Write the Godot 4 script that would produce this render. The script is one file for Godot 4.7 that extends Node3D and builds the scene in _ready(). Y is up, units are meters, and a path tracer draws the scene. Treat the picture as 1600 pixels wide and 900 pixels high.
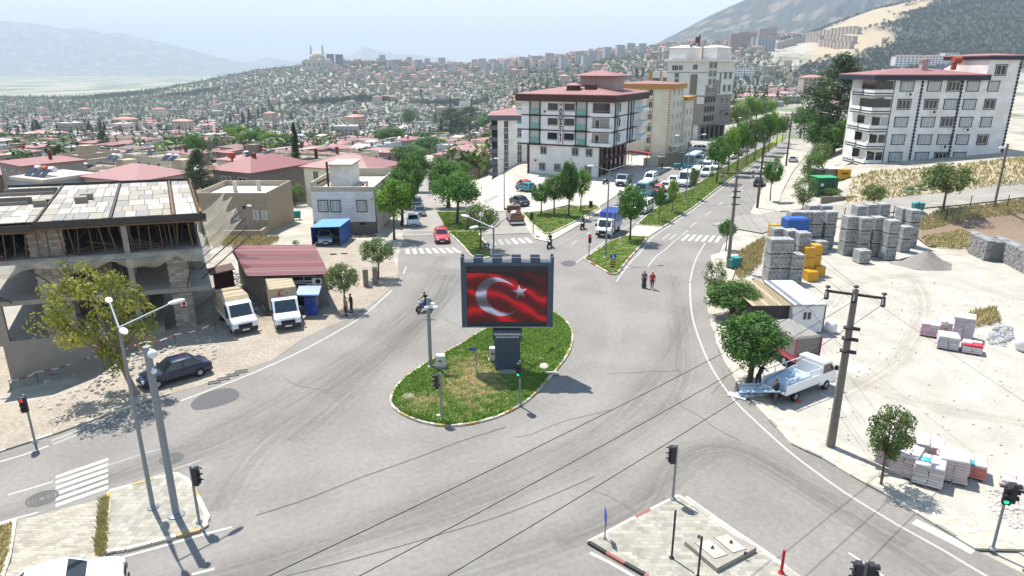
extends Node3D
# A hill town seen from above a road junction. Metres, y up; the camera stands 20 m above the junction and looks towards -z.

const EYE := 20.0
var M := {}
var rng := RandomNumberGenerator.new()
var noise_a := FastNoiseLite.new()
var noise_b := FastNoiseLite.new()
var used := {}

# ---------------------------------------------------------------- mesh builder
class MB:
	var v := PackedVector3Array()
	var n := PackedVector3Array()
	var c := PackedColorArray()
	var uv := PackedVector2Array()
	var xf := Transform3D.IDENTITY
	var col := Color.WHITE
	var has_uv := false

	func tri(a: Vector3, b: Vector3, d: Vector3) -> void:
		a = xf * a
		b = xf * b
		d = xf * d
		var m := (b - a).cross(d - a).normalized()
		v.append(a)
		v.append(d)
		v.append(b)
		for i in 3:
			n.append(m)
			c.append(col)

	func quad(a: Vector3, b: Vector3, d: Vector3, e: Vector3) -> void:
		tri(a, b, d)
		tri(a, d, e)

	func quad_uv(a: Vector3, b: Vector3, d: Vector3, e: Vector3, ua: Vector2, ub: Vector2, ud: Vector2, ue: Vector2) -> void:
		has_uv = true
		quad(a, b, d, e)
		for q in [ua, ud, ub, ua, ue, ud]:
			uv.append(q)

	func box(at: Vector3, size: Vector3, turn := 0.0, tilt := Basis.IDENTITY) -> MB:
		var bs := Basis(Vector3.UP, turn) * tilt
		var h := size * 0.5
		var p := []
		for i in 8:
			p.append(at + bs * Vector3(h.x if i & 1 else -h.x, h.y if i & 2 else -h.y, h.z if i & 4 else -h.z))
		quad(p[4], p[5], p[7], p[6])
		quad(p[1], p[0], p[2], p[3])
		quad(p[5], p[1], p[3], p[7])
		quad(p[0], p[4], p[6], p[2])
		quad(p[6], p[7], p[3], p[2])
		quad(p[0], p[1], p[5], p[4])
		return self

	func span(lo: Vector3, hi: Vector3) -> MB:
		return box((lo + hi) * 0.5, hi - lo)

	func slab(lo: Vector3, hi: Vector3, k := 0.03) -> MB:
		var a := [Vector2(lo.x, lo.z), Vector2(hi.x, lo.z), Vector2(hi.x, hi.z), Vector2(lo.x, hi.z)]
		var b := [Vector2(lo.x + k, lo.z + k), Vector2(hi.x - k, lo.z + k), Vector2(hi.x - k, hi.z - k), Vector2(lo.x + k, hi.z - k)]
		for i in 4:
			var j := (i + 1) % 4
			var p: Vector2 = a[i]
			var q: Vector2 = a[j]
			var r: Vector2 = b[i]
			var s: Vector2 = b[j]
			quad(Vector3(q.x, lo.y, q.y), Vector3(p.x, lo.y, p.y), Vector3(p.x, hi.y - k, p.y), Vector3(q.x, hi.y - k, q.y))
			quad(Vector3(q.x, hi.y - k, q.y), Vector3(p.x, hi.y - k, p.y), Vector3(r.x, hi.y, r.y), Vector3(s.x, hi.y, s.y))
		quad(Vector3(b[3].x, hi.y, b[3].y), Vector3(b[2].x, hi.y, b[2].y), Vector3(b[1].x, hi.y, b[1].y), Vector3(b[0].x, hi.y, b[0].y))
		return self

	func tube(a: Vector3, b: Vector3, ra: float, rb := -1.0, sides := 8, caps := true) -> MB:
		if rb < 0.0:
			rb = ra
		var d := (b - a).normalized()
		var e := d.cross(Vector3.RIGHT if absf(d.y) > 0.7 else Vector3.UP).normalized()
		var f := d.cross(e)
		for i in sides:
			var t0 := TAU * i / sides
			var t1 := TAU * (i + 1) / sides
			var p := e * cos(t0) + f * sin(t0)
			var q := e * cos(t1) + f * sin(t1)
			var at := v.size()
			quad(a + p * ra, a + q * ra, b + q * rb, b + p * rb)
			if sides > 5:
				var np := (xf.basis * p).normalized()
				var nq := (xf.basis * q).normalized()
				n[at] = np
				n[at + 1] = nq
				n[at + 2] = nq
				n[at + 3] = np
				n[at + 4] = np
				n[at + 5] = nq
			if caps:
				if rb > 0.0:
					tri(b + p * rb, b + q * rb, b)
				if ra > 0.0:
					tri(a + q * ra, a + p * ra, a)
		return self

	func path(pts: Array, radii: Array, sides := 6) -> MB:
		for i in pts.size() - 1:
			tube(pts[i], pts[i + 1], radii[i], radii[i + 1], sides, i == pts.size() - 2 or i == 0)
		return self

	func lathe(at: Vector3, prof: Array, sides := 12) -> MB:
		for k in prof.size() - 1:
			var p: Vector2 = prof[k]
			var q: Vector2 = prof[k + 1]
			for i in sides:
				var t0 := TAU * i / sides
				var t1 := TAU * (i + 1) / sides
				var e := Vector3(cos(t0), 0, -sin(t0))
				var f := Vector3(cos(t1), 0, -sin(t1))
				var y0 := Vector3(0, p.y, 0)
				var y1 := Vector3(0, q.y, 0)
				if p.x > 0.0005:
					tri(at + e * p.x + y0, at + f * p.x + y0, at + f * q.x + y1)
				if q.x > 0.0005:
					tri(at + e * p.x + y0, at + f * q.x + y1, at + e * q.x + y1)
		return self

	func sheet(poly: Array, y: float) -> MB:
		var p := PackedVector2Array(poly)
		var t := Geometry2D.triangulate_polygon(p)
		for i in range(0, t.size(), 3):
			var a := Vector3(p[t[i]].x, y, p[t[i]].y)
			var b := Vector3(p[t[i + 1]].x, y, p[t[i + 1]].y)
			var d := Vector3(p[t[i + 2]].x, y, p[t[i + 2]].y)
			if (b - a).cross(d - a).y < 0.0:
				tri(a, d, b)
			else:
				tri(a, b, d)
		return self

	func prism(poly: Array, y0: float, y1: float) -> MB:
		sheet(poly, y1)
		var area := 0.0
		var m := poly.size()
		for i in m:
			var p: Vector2 = poly[i]
			var q: Vector2 = poly[(i + 1) % m]
			area += p.x * q.y - q.x * p.y
		for i in m:
			var p: Vector2 = poly[i]
			var q: Vector2 = poly[(i + 1) % m]
			if area > 0.0:
				var s := p
				p = q
				q = s
			quad(Vector3(p.x, y0, p.y), Vector3(q.x, y0, q.y), Vector3(q.x, y1, q.y), Vector3(p.x, y1, p.y))
		return self

	func plate(poly: Array, z0: float, z1: float) -> MB:
		var p := PackedVector2Array(poly)
		var t := Geometry2D.triangulate_polygon(p)
		for i in range(0, t.size(), 3):
			var a := p[t[i]]
			var b := p[t[i + 1]]
			var d := p[t[i + 2]]
			if (b - a).cross(d - a) < 0.0:
				var s := b
				b = d
				d = s
			tri(Vector3(a.x, a.y, z1), Vector3(b.x, b.y, z1), Vector3(d.x, d.y, z1))
			tri(Vector3(b.x, b.y, z0), Vector3(a.x, a.y, z0), Vector3(d.x, d.y, z0))
		var area := 0.0
		var m := p.size()
		for i in m:
			area += p[i].cross(p[(i + 1) % m])
		for i in m:
			var a := p[i]
			var b := p[(i + 1) % m]
			if area < 0.0:
				var s := a
				a = b
				b = s
			quad(Vector3(a.x, a.y, z0), Vector3(b.x, b.y, z0), Vector3(b.x, b.y, z1), Vector3(a.x, a.y, z1))
		return self

	func blob(at: Vector3, r: Vector3, rings := 6, sides := 9, rough := 0.0, noise: FastNoiseLite = null) -> MB:
		var rows := []
		for i in rings + 1:
			var row := []
			var ph := PI * i / rings - PI / 2
			for j in sides:
				var th := TAU * j / sides
				var d := Vector3(cos(ph) * cos(th), sin(ph), -cos(ph) * sin(th))
				var k := 1.0
				if noise:
					k += rough * noise.get_noise_3dv((at + d) * 60.0)
				row.append(at + d * r * k)
			rows.append(row)
		for i in rings:
			for j in sides:
				var k := (j + 1) % sides
				if i > 0:
					tri(rows[i][j], rows[i][k], rows[i + 1][k])
				if i < rings - 1:
					tri(rows[i][j], rows[i + 1][k], rows[i + 1][j])
		return self

	func loft(rows: Array, closed := false) -> MB:
		for i in rows.size() - 1:
			var m: int = rows[i].size()
			for j in (m if closed else m - 1):
				var k := (j + 1) % m
				quad(rows[i][j], rows[i][k], rows[i + 1][k], rows[i + 1][j])
		return self

	func smooth(degrees := 40.0) -> MB:
		var lim := cos(deg_to_rad(degrees))
		var at := {}
		for i in v.size():
			var key := Vector3i((v[i] * 2000.0).round())
			if not at.has(key):
				at[key] = []
			at[key].append(i)
		var m := n.duplicate()
		for key in at:
			var list: Array = at[key]
			for i in list:
				var s := Vector3.ZERO
				for j in list:
					if n[i].dot(n[j]) > lim:
						s += n[j]
				m[i] = s.normalized() if s.length_squared() > 0.0001 else n[i]
		n = m
		return self

	func done() -> ArrayMesh:
		var a := []
		a.resize(Mesh.ARRAY_MAX)
		a[Mesh.ARRAY_VERTEX] = v
		a[Mesh.ARRAY_NORMAL] = n
		a[Mesh.ARRAY_COLOR] = c
		if has_uv:
			a[Mesh.ARRAY_TEX_UV] = uv
		var m := ArrayMesh.new()
		if v.size():
			m.add_surface_from_arrays(Mesh.PRIMITIVE_TRIANGLES, a)
		return m

# ---------------------------------------------------------------- small helpers
static func v3(x: float, y: float, z: float) -> Vector3:
	return Vector3(x, y, z)

static func v2(x: float, y: float) -> Vector2:
	return Vector2(x, y)

func numbered(called: String) -> String:
	var k: int = used.get(called, 0)
	used[called] = k + 1
	return called if k == 0 else "%s_%03d" % [called, k]

func lin(hex: String) -> Color:
	return Color(hex).srgb_to_linear()

func rnd(a: float, b: float) -> float:
	return rng.randf_range(a, b)

func pick(a: Array):
	return a[rng.randi() % a.size()]

func vary(c: Color, k: float) -> Color:
	var f := 1.0 + rnd(-k, k)
	return Color(c.r * f * (1.0 + rnd(-k, k) * 0.3), c.g * f, c.b * f * (1.0 + rnd(-k, k) * 0.3))

func tag(o: Node, label: String, category := "", group := "", kind := "") -> Node:
	if label:
		o.set_meta("label", label)
	if category:
		o.set_meta("category", category)
	if group:
		o.set_meta("group", group)
	if kind:
		o.set_meta("kind", kind)
	return o

func thing(called: String, label: String, category: String, at := Vector3.ZERO, turn := 0.0, group := "") -> Node3D:
	var o := Node3D.new()
	o.name = numbered(called)
	add_child(o)
	o.position = at
	o.rotation.y = turn
	tag(o, label, category, group)
	return o

func put(called: String, mesh, m: Material, parent: Node = null) -> MeshInstance3D:
	var o := MeshInstance3D.new()
	o.name = called if parent else numbered(called)
	o.mesh = mesh.done() if mesh is MB else mesh
	o.material_override = m
	if parent:
		parent.add_child(o, true)
	else:
		add_child(o)
	return o

func struct(called: String, mesh, m: Material, label := "") -> MeshInstance3D:
	var o := put(called, mesh, m)
	tag(o, label, "", "", "structure")
	return o

func dup(src: Node3D, at: Vector3, turn: float, label: String, size := 1.0, group := "") -> Node3D:
	var o: Node3D = src.duplicate()
	o.name = numbered(src.name.rstrip("0123456789").trim_suffix("_"))
	add_child(o)
	o.position = at
	o.rotation = v3(0, turn, 0)
	o.scale = Vector3.ONE * size
	o.set_meta("label", label)
	if group:
		o.set_meta("group", group)
	return o

func noise_tex(freq: float, lo: Color, hi: Color, size := 512, kind := FastNoiseLite.TYPE_SIMPLEX_SMOOTH, octaves := 4, seed_ := 1, mid := 0.5) -> NoiseTexture2D:
	var f := FastNoiseLite.new()
	f.noise_type = kind
	f.frequency = freq
	f.fractal_octaves = octaves
	f.seed = seed_
	var t := NoiseTexture2D.new()
	t.width = size
	t.height = size
	t.seamless = true
	t.noise = f
	var g := Gradient.new()
	g.offsets = PackedFloat32Array([mid - 0.32, mid + 0.32])
	g.colors = PackedColorArray([lo, hi])
	t.color_ramp = g
	return t

func plain(hex: String, rough := 0.8, metal := 0.0) -> StandardMaterial3D:
	var m := StandardMaterial3D.new()
	m.albedo_color = Color(hex)
	m.roughness = rough
	m.metallic = metal
	return m

# vertex colours (linear) times a grain
func tinted(rough := 0.85, tex: Texture2D = null, scale := 1.0, metal := 0.0) -> StandardMaterial3D:
	var m := StandardMaterial3D.new()
	m.vertex_color_use_as_albedo = true
	m.roughness = rough
	m.metallic = metal
	if tex:
		m.albedo_texture = tex
		m.uv1_triplanar = true
		m.uv1_world_triplanar = true
		m.uv1_scale = Vector3.ONE * scale
	return m

# a colour times a fine grain, times a coarse one
func grained(hex: String, fine: Texture2D, fs: float, coarse: Texture2D = null, cs := 0.05, rough := 0.9, relief := 0.0) -> StandardMaterial3D:
	var m := plain(hex, rough)
	m.albedo_texture = fine
	m.uv1_triplanar = true
	m.uv1_world_triplanar = true
	m.uv1_scale = Vector3.ONE * fs
	if coarse:
		m.detail_enabled = true
		m.detail_albedo = coarse
		m.detail_blend_mode = BaseMaterial3D.BLEND_MODE_MUL
		m.detail_uv_layer = BaseMaterial3D.DETAIL_UV_2
		m.uv2_triplanar = true
		m.uv2_world_triplanar = true
		m.uv2_scale = Vector3.ONE * cs
	if relief > 0.0:
		m.heightmap_enabled = true
		m.heightmap_texture = fine
		m.heightmap_scale = relief
	return m

# ---------------------------------------------------------------- the lie of the land
func along(tab: Array, x: float) -> float:
	if x <= tab[0].x:
		return tab[0].y
	for i in tab.size() - 1:
		var p: Vector2 = tab[i]
		var q: Vector2 = tab[i + 1]
		if x <= q.x:
			return p.y + (q.y - p.y) * (x - p.x) / (q.x - p.x)
	return tab[-1].y

var fall_west := [v2(0,0),v2(85,0),v2(150,-5),v2(240,-14),v2(470,-31),v2(800,-55),v2(1500,-78),v2(3000,-95),v2(20000,-100)]
var fall_east := [v2(0,0),v2(190,0),v2(300,-3),v2(600,-9),v2(1000,-10),v2(1500,-6),v2(3000,-6),v2(20000,0)]
# bearing (x over distance) and height of the crest of the hills, which stand 2600 m away
var crest := [v2(-0.892,-86),v2(-0.607,-84.2),v2(-0.491,-57.1),v2(-0.446,-39.2),v2(-0.401,-14.6),v2(-0.357,5.3),v2(-0.303,18.6),v2(-0.214,38.4),v2(-0.143,34.0),v2(-0.089,27.4),v2(0.000,38.4),v2(0.062,51.6),v2(0.125,71.2),v2(0.196,84.3),v2(0.268,97.3),v2(0.339,114.6),v2(0.401,127.5),v2(0.437,161.7),v2(0.473,191.4),v2(0.535,229.3),v2(0.624,297.7),v2(0.714,348.8),v2(1.249,369.1)]

func ground_at(x: float, z: float) -> float:
	var d := -z
	var h := -3.0 * smoothstep(27, 33, -x) * smoothstep(37, 45, d) * (1.0 - smoothstep(60, 72, d)) if x < -26.0 else 0.0
	if d < 60.0:
		return h
	var t := x / d
	var w := smoothstep(-0.05, 0.02, t)
	h += along(fall_west, d) * (1.0 - w) + along(fall_east, d) * w
	var s := x - 33.0 - 0.52 * (d - 98.0)
	h += (3.0 * clampf((s - 4.0) / 36.0, 0.0, 1.0) * smoothstep(86, 95, d) + 3.2 * smoothstep(98, 108, d) * smoothstep(6, 18, s)) * (1.0 - smoothstep(700, 1500, d))
	if d > 1200.0:
		var top := along(crest, t)
		if d <= 2600.0:
			var k := (d - 1200.0) / 1400.0
			k = k * k * (3.0 - 2.0 * k) * 0.5 + k * 0.5
			h += (top - h) * k
		else:
			h = maxf(h, top - (d - 2600.0) * 0.05)
	return h

# with the folds of the far slopes
func land_at(x: float, z: float) -> float:
	var h := ground_at(x, z)
	if -z > 1100.0:
		var t := x / -z
		var size := lerpf(0.12, 0.4, smoothstep(-0.55, -0.4, t))
		size = lerpf(size, 1.0, smoothstep(0.4, 0.5, t))
		h += smoothstep(1100, 2000, -z) * (noise_a.get_noise_2d(x * 0.35, z * 0.35) * 26.0 + noise_b.get_noise_2d(x * 0.6, z * 0.6) * 6.0) * size
	return h

func on(x: float, z: float) -> Vector3:
	return v3(x, ground_at(x, z), z)

# bare tan ground on the wooded hill to the east: 1 where nothing grows
func bare_hill(x: float, z: float) -> float:
	var t := x / -z
	var d := -z
	var n := noise_a.get_noise_2d(x * 0.6, z * 0.6) * 0.5 + noise_b.get_noise_2d(x * 1.3, z * 1.3) * 0.35
	var k := 0.0
	var spots := [Vector4(0.40, 1900, 0.045, 300), Vector4(0.455, 1850, 0.05, 200), Vector4(0.425, 2080, 0.062, 430), Vector4(0.475, 2260, 0.05, 240), Vector4(0.395, 1760, 0.03, 90), Vector4(0.49, 2420, 0.07, 75), Vector4(0.53, 2330, 0.05, 60), Vector4(0.44, 2000, 0.05, 110), Vector4(0.41, 1850, 0.035, 60), Vector4(0.60, 2470, 0.075, 36), Vector4(0.68, 2420, 0.03, 28), Vector4(0.56, 2560, 0.09, 20)]
	for s in spots:
		k = maxf(k, 1.25 - v2((t - s.x) / s.z, (d - s.y) / s.w).length() + n * 1.1)
	return clampf(k * 3.0, 0.0, 1.0)

func land_colour(x: float, z: float) -> Color:
	var d := -z
	var t := x / maxf(d, 1.0)
	var n := noise_a.get_noise_2d(x, z)
	var m := noise_b.get_noise_2d(x, z)
	var soil := Color(0.42, 0.385, 0.32).lerp(Color(0.35, 0.32, 0.26), clampf(n * 2.0 + 0.5, 0, 1))
	var green := Color(0.11, 0.14, 0.06)
	if d < 110.0:
		return soil
	var town := soil.lerp(green, smoothstep(0.0, 0.35, m + n * 0.6) * 0.75)
	if d > 2700.0:
		var field := noise_b.get_noise_2d(x * 0.16, z * 0.05)
		var f := Color(0.38, 0.35, 0.27).lerp(Color(0.13, 0.17, 0.09), smoothstep(-0.15, 0.3, field + n * 0.2))
		return town.lerp(f, smoothstep(2700, 3300, d))
	if t > 0.40 and d > 1300.0:
		var wood := Color(0.02, 0.036, 0.02).lerp(Color(0.04, 0.055, 0.026), clampf(m + 0.4, 0, 1))
		wood = wood.lerp(Color(0.42, 0.33, 0.21), bare_hill(x, z))
		return town.lerp(wood, smoothstep(0.40, 0.43, t) * smoothstep(1300, 1450, d))
	return town

func build_land() -> void:
	var rad := [0.0, 8.0, 20.0, 40.0]
	var r := 60.0
	while r < 21000.0:
		rad.append(r)
		r *= 1.016 if r > 90.0 else 1.03
	var ang := []
	var a := -180.0
	while a < 180.0:
		ang.append(a)
		a += 0.22 if absf(a) < 47.0 else (1.0 if absf(a) < 70.0 else 10.0)
	ang.append(180.0)
	var v := PackedVector3Array()
	var c := PackedColorArray()
	var n := PackedVector3Array()
	for i in rad.size():
		for j in ang.size():
			var th := deg_to_rad(ang[j])
			var x: float = rad[i] * sin(th)
			var z: float = -rad[i] * cos(th)
			var h := land_at(x, z) - 0.05
			v.append(v3(x, h, z))
			c.append(land_colour(x, z))
	var w := ang.size()
	n.resize(v.size())
	var idx := PackedInt32Array()
	for i in rad.size() - 1:
		for j in w - 1:
			var p := i * w + j
			idx.append_array(PackedInt32Array([p, p + w, p + 1, p + 1, p + w, p + w + 1]))
	for k in range(0, idx.size(), 3):
		var m := (v[idx[k + 2]] - v[idx[k]]).cross(v[idx[k + 1]] - v[idx[k]])
		for q in 3:
			n[idx[k + q]] += m
	for k in n.size():
		n[k] = n[k].normalized() if n[k].length_squared() > 0.0 else Vector3.UP
		if n[k].y < 0.0:
			n[k] = -n[k]
	var arr := []
	arr.resize(Mesh.ARRAY_MAX)
	arr[Mesh.ARRAY_VERTEX] = v
	arr[Mesh.ARRAY_NORMAL] = n
	arr[Mesh.ARRAY_COLOR] = c
	arr[Mesh.ARRAY_INDEX] = idx
	var mesh := ArrayMesh.new()
	mesh.add_surface_from_arrays(Mesh.PRIMITIVE_TRIANGLES, arr)
	struct("terrain", mesh, M.land, "pale dry ground falling away to the valley and rising to the hills")

# a far range: ridge heights over bearing, at one distance, with slopes towards the viewer
func mountain(called: String, label: String, ridge: Array, dist: float, foot: float, depth: float, colour: Color, bare: Color, seed_: int) -> void:
	var f := FastNoiseLite.new()
	f.seed = seed_
	f.frequency = 1.0 / (depth * 0.55)
	f.fractal_type = FastNoiseLite.FRACTAL_RIDGED
	f.fractal_octaves = 5
	var rows := []
	var t0: float = ridge[0].x
	var t1: float = ridge[-1].x
	var cols := 240
	var st := 34
	for i in st + 1:
		var row := []
		var k := float(i) / st
		var d := dist - depth * (1.0 - k)
		if k > 0.8:
			d = dist - depth * 0.2 + depth * (k - 0.8) * 2.0
		var up := pow(minf(k / 0.8, 1.0), 1.25) if k <= 0.8 else 1.0 - (k - 0.8) * 4.0
		for j in cols + 1:
			var t := lerpf(t0, t1, float(j) / cols)
			var top := along(ridge, t)
			var x := t * d
			var h := foot + (top - foot) * up
			var rough := f.get_noise_2d(x, d)
			h += (rough - 0.15) * (top - foot) * 0.16 * sin(PI * clampf(up, 0.0, 1.0)) + f.get_noise_2d(x * 3.0, d * 3.0 + 900.0) * (top - foot) * 0.012
			row.append(v3(x, h, -d))
		rows.append(row)
	var mb := MB.new()
	for i in rows.size() - 1:
		for j in cols:
			var p: Vector3 = rows[i][j]
			var g := noise_b.get_noise_2d(p.x * 0.25, p.z * 0.4) + 0.5 * noise_a.get_noise_2d(p.x * 0.5, p.y * 3.0)
			mb.col = colour.lerp(bare, smoothstep(0.05, 0.5, g))
			mb.quad(rows[i][j], rows[i][j + 1], rows[i + 1][j + 1], rows[i + 1][j])
	struct(called, mb, M.far, label)
# ---------------------------------------------------------------- roads and kerbs
func sheet(called: String, poly: Array, y: float, m: Material, label := "", parent: Node = null) -> MeshInstance3D:
	var mb := MB.new()
	mb.sheet(poly, y)
	if parent:
		return put(called, mb, m, parent)
	return struct(called, mb, m, label)

# a polygon laid over the land, cut into cells
func drape(called: String, poly: Array, lift: float, m: Material, label := "", cell := 4.0) -> MeshInstance3D:
	var pp := PackedVector2Array(poly)
	var lo := pp[0]
	var hi := pp[0]
	for p in pp:
		lo = lo.min(p)
		hi = hi.max(p)
	var mb := MB.new()
	var x := lo.x
	while x < hi.x:
		var z := lo.y
		while z < hi.y:
			for part in Geometry2D.intersect_polygons(pp, PackedVector2Array([v2(x, z), v2(x + cell, z), v2(x + cell, z + cell), v2(x, z + cell)])):
				var t := Geometry2D.triangulate_polygon(part)
				for i in range(0, t.size(), 3):
					var a := on(part[t[i]].x, part[t[i]].y)
					var b := on(part[t[i + 1]].x, part[t[i + 1]].y)
					var c := on(part[t[i + 2]].x, part[t[i + 2]].y)
					var u := v3(0, lift, 0)
					if (b - a).cross(c - a).y < 0.0:
						mb.tri(a + u, c + u, b + u)
					else:
						mb.tri(a + u, b + u, c + u)
			z += cell
		x += cell
	return struct(called, mb.smooth(30), m, label)

# a strip laid over the land along a line of (x, z) points
func ribbon(called: String, pts: Array, half: float, lift: float, m: Material, label := "", step := 3.0) -> MeshInstance3D:
	var line := resample(pts, step)
	var mb := MB.new()
	for i in line.size() - 1:
		var q := []
		for k in 2:
			var j: int = i + k
			var a: Vector2 = line[maxi(j - 1, 0)]
			var b: Vector2 = line[mini(j + 1, line.size() - 1)]
			var s: Vector2 = (b - a).normalized().orthogonal() * half
			var p: Vector2 = line[j]
			for sgn in [1.0, 0.0, -1.0]:
				var r: Vector2 = p + s * sgn
				q.append(on(r.x, r.y) + v3(0, lift, 0))
		for h in 2:
			var A: Vector3 = q[h]
			var B: Vector3 = q[h + 1]
			var C: Vector3 = q[h + 4]
			var D: Vector3 = q[h + 3]
			if (B - A).cross(C - A).y > 0.0:
				mb.quad(A, B, C, D)
			else:
				mb.quad(A, D, C, B)
	return struct(called, mb, m, label)

func resample(pts: Array, step: float, closed := false) -> Array:
	var c := Curve2D.new()
	for p in pts:
		c.add_point(p)
	if closed:
		c.add_point(pts[0])
	var total := c.get_baked_length()
	var k := maxi(1, int(round(total / step)))
	var out := []
	for i in (k if closed else k + 1):
		out.append(c.sample_baked(total * i / k))
	return out

# a smooth curve through points
func curved(pts: Array, closed := false, per := 6) -> Array:
	var out := []
	var m := pts.size()
	for i in (m if closed else m - 1):
		var p0: Vector2 = pts[(i - 1 + m) % m] if closed or i > 0 else pts[i]
		var p1: Vector2 = pts[i]
		var p2: Vector2 = pts[(i + 1) % m]
		var p3: Vector2 = pts[(i + 2) % m] if closed or i + 2 < m else p2
		for k in per:
			out.append(p1.cubic_interpolate(p2, p0, p3, float(k) / per))
	if not closed:
		out.append(pts[-1])
	return out

func offset(poly: Array, d: float) -> Array:
	var r := Geometry2D.offset_polygon(PackedVector2Array(poly), d, Geometry2D.JOIN_ROUND)
	return Array(r[0]) if r.size() else poly

# a painted line along a row of points; a flat strip just above the asphalt
func line_mark(called: String, pts: Array, wide: float, label := "", y := 0.018, m: Material = null, parent: Node = null) -> MeshInstance3D:
	var mb := MB.new()
	var q := resample(pts, 1.0)
	for i in q.size() - 1:
		var a: Vector2 = q[maxi(i - 1, 0)]
		var b: Vector2 = q[i]
		var c: Vector2 = q[i + 1]
		var d: Vector2 = q[mini(i + 2, q.size() - 1)]
		var s: Vector2 = (c - a).normalized().orthogonal() * wide * 0.5
		var t: Vector2 = (d - b).normalized().orthogonal() * wide * 0.5
		mb.quad(v3(b.x + s.x, y, b.y + s.y), v3(b.x - s.x, y, b.y - s.y), v3(c.x - t.x, y, c.y - t.y), v3(c.x + t.x, y, c.y + t.y))
	for k in mb.n.size():
		if mb.n[k].y < 0.0:
			mb.n[k] = Vector3.UP
	if parent:
		return put(called, mb, m if m else M.paint, parent)
	return struct(called, mb, m if m else M.paint, label)

# soft worn tracks: a strip whose alpha fades to its sides
func track(called: String, pts: Array, wide: float, m: Material, label: String, y := 0.014) -> void:
	var mb := MB.new()
	var q := resample(curved(pts), 1.2)
	var run := 0.0
	for i in q.size() - 1:
		var a: Vector2 = q[maxi(i - 1, 0)]
		var b: Vector2 = q[i]
		var c: Vector2 = q[i + 1]
		var d: Vector2 = q[mini(i + 2, q.size() - 1)]
		var s: Vector2 = (c - a).normalized().orthogonal() * wide * 0.5
		var t: Vector2 = (d - b).normalized().orthogonal() * wide * 0.5
		var l := b.distance_to(c) / 26.0
		mb.quad_uv(v3(b.x + s.x, y, b.y + s.y), v3(b.x - s.x, y, b.y - s.y), v3(c.x - t.x, y, c.y - t.y), v3(c.x + t.x, y, c.y + t.y), v2(run, 0), v2(run, 1), v2(run + l, 1), v2(run + l, 0))
		run += l
	for k in mb.n.size():
		mb.n[k] = Vector3.UP
	struct(called, mb, m, label)

# kerb stones, one by one, along a line; their inner faces lie on the line, s says on which side
var stone_mesh := []
func kerb(pts: Array, closed: bool, label: String, tones: Array, high := 0.13, wide := 0.16, each := 0.9, single := true) -> Node3D:
	if stone_mesh.is_empty():
		for hex in ["8f8a80", "a7a196", "6c6962", "c3bca9", "b49a6a", "8c5a50", "3b3a3b"]:
			for k in 2:
				var mb := MB.new()
				mb.col = vary(lin(hex), 0.1)
				mb.slab(v3(-0.5,0,-0.5), v3(0.5,1,0.5), 0.0)
				stone_mesh.append(mb.done())
	var o := Node3D.new()
	o.name = numbered("kerb")
	add_child(o)
	tag(o, label, "", "", "structure")
	var q := resample(pts, each, closed)
	var m := q.size()
	var joined := MB.new()
	for i in (m if closed else m - 1):
		var a: Vector2 = q[i]
		var b: Vector2 = q[(i + 1) % m]
		var mid := (a + b) * 0.5
		var dir := b - a
		var tone: int = tones[i % tones.size()] * 2 + (rng.randi() % 2)
		if single:
			var s := put("kerb_stone", stone_mesh[tone], M.stone, o)
			s.transform = Transform3D(Basis(Vector3.UP, -dir.angle() + rnd(-0.015, 0.015)) * Basis.from_scale(v3(dir.length() - 0.025, high + rnd(-0.012, 0.012), wide)), v3(mid.x, 0.0, mid.y))
		else:
			joined.col = lin(["8f8a80", "a7a196", "6c6962", "c3bca9", "b49a6a", "8c5a50", "3b3a3b"][tones[i % tones.size()]])
			var h := ground_at(mid.x, mid.y)
			joined.box(v3(mid.x, h + high / 2 - 0.1, mid.y), v3(dir.length() - 0.02, high + 0.2, wide), -dir.angle())
	if not single:
		tag(put("kerb_stone", joined, M.stone, o), "", "", "", "stuff")
	return o

# a crossing: stripes from the near side to the far side, spaced along a-b
func crossing(a0: Vector2, a1: Vector2, b0: Vector2, b1: Vector2, count: int, share: float, label: String, wear := 0) -> void:
	var o := Node3D.new()
	o.name = numbered("crosswalk")
	add_child(o)
	tag(o, label, "", "", "structure")
	for i in count:
		var t0 := (i + 0.5 - share / 2) / count
		var t1 := (i + 0.5 + share / 2) / count
		var mb := MB.new()
		mb.sheet([a0.lerp(a1, t0), a0.lerp(a1, t1), b0.lerp(b1, t1), b0.lerp(b1, t0)], 0.018)
		put("stripe", mb, M.paint_worn if i < wear else M.paint, o)

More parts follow.
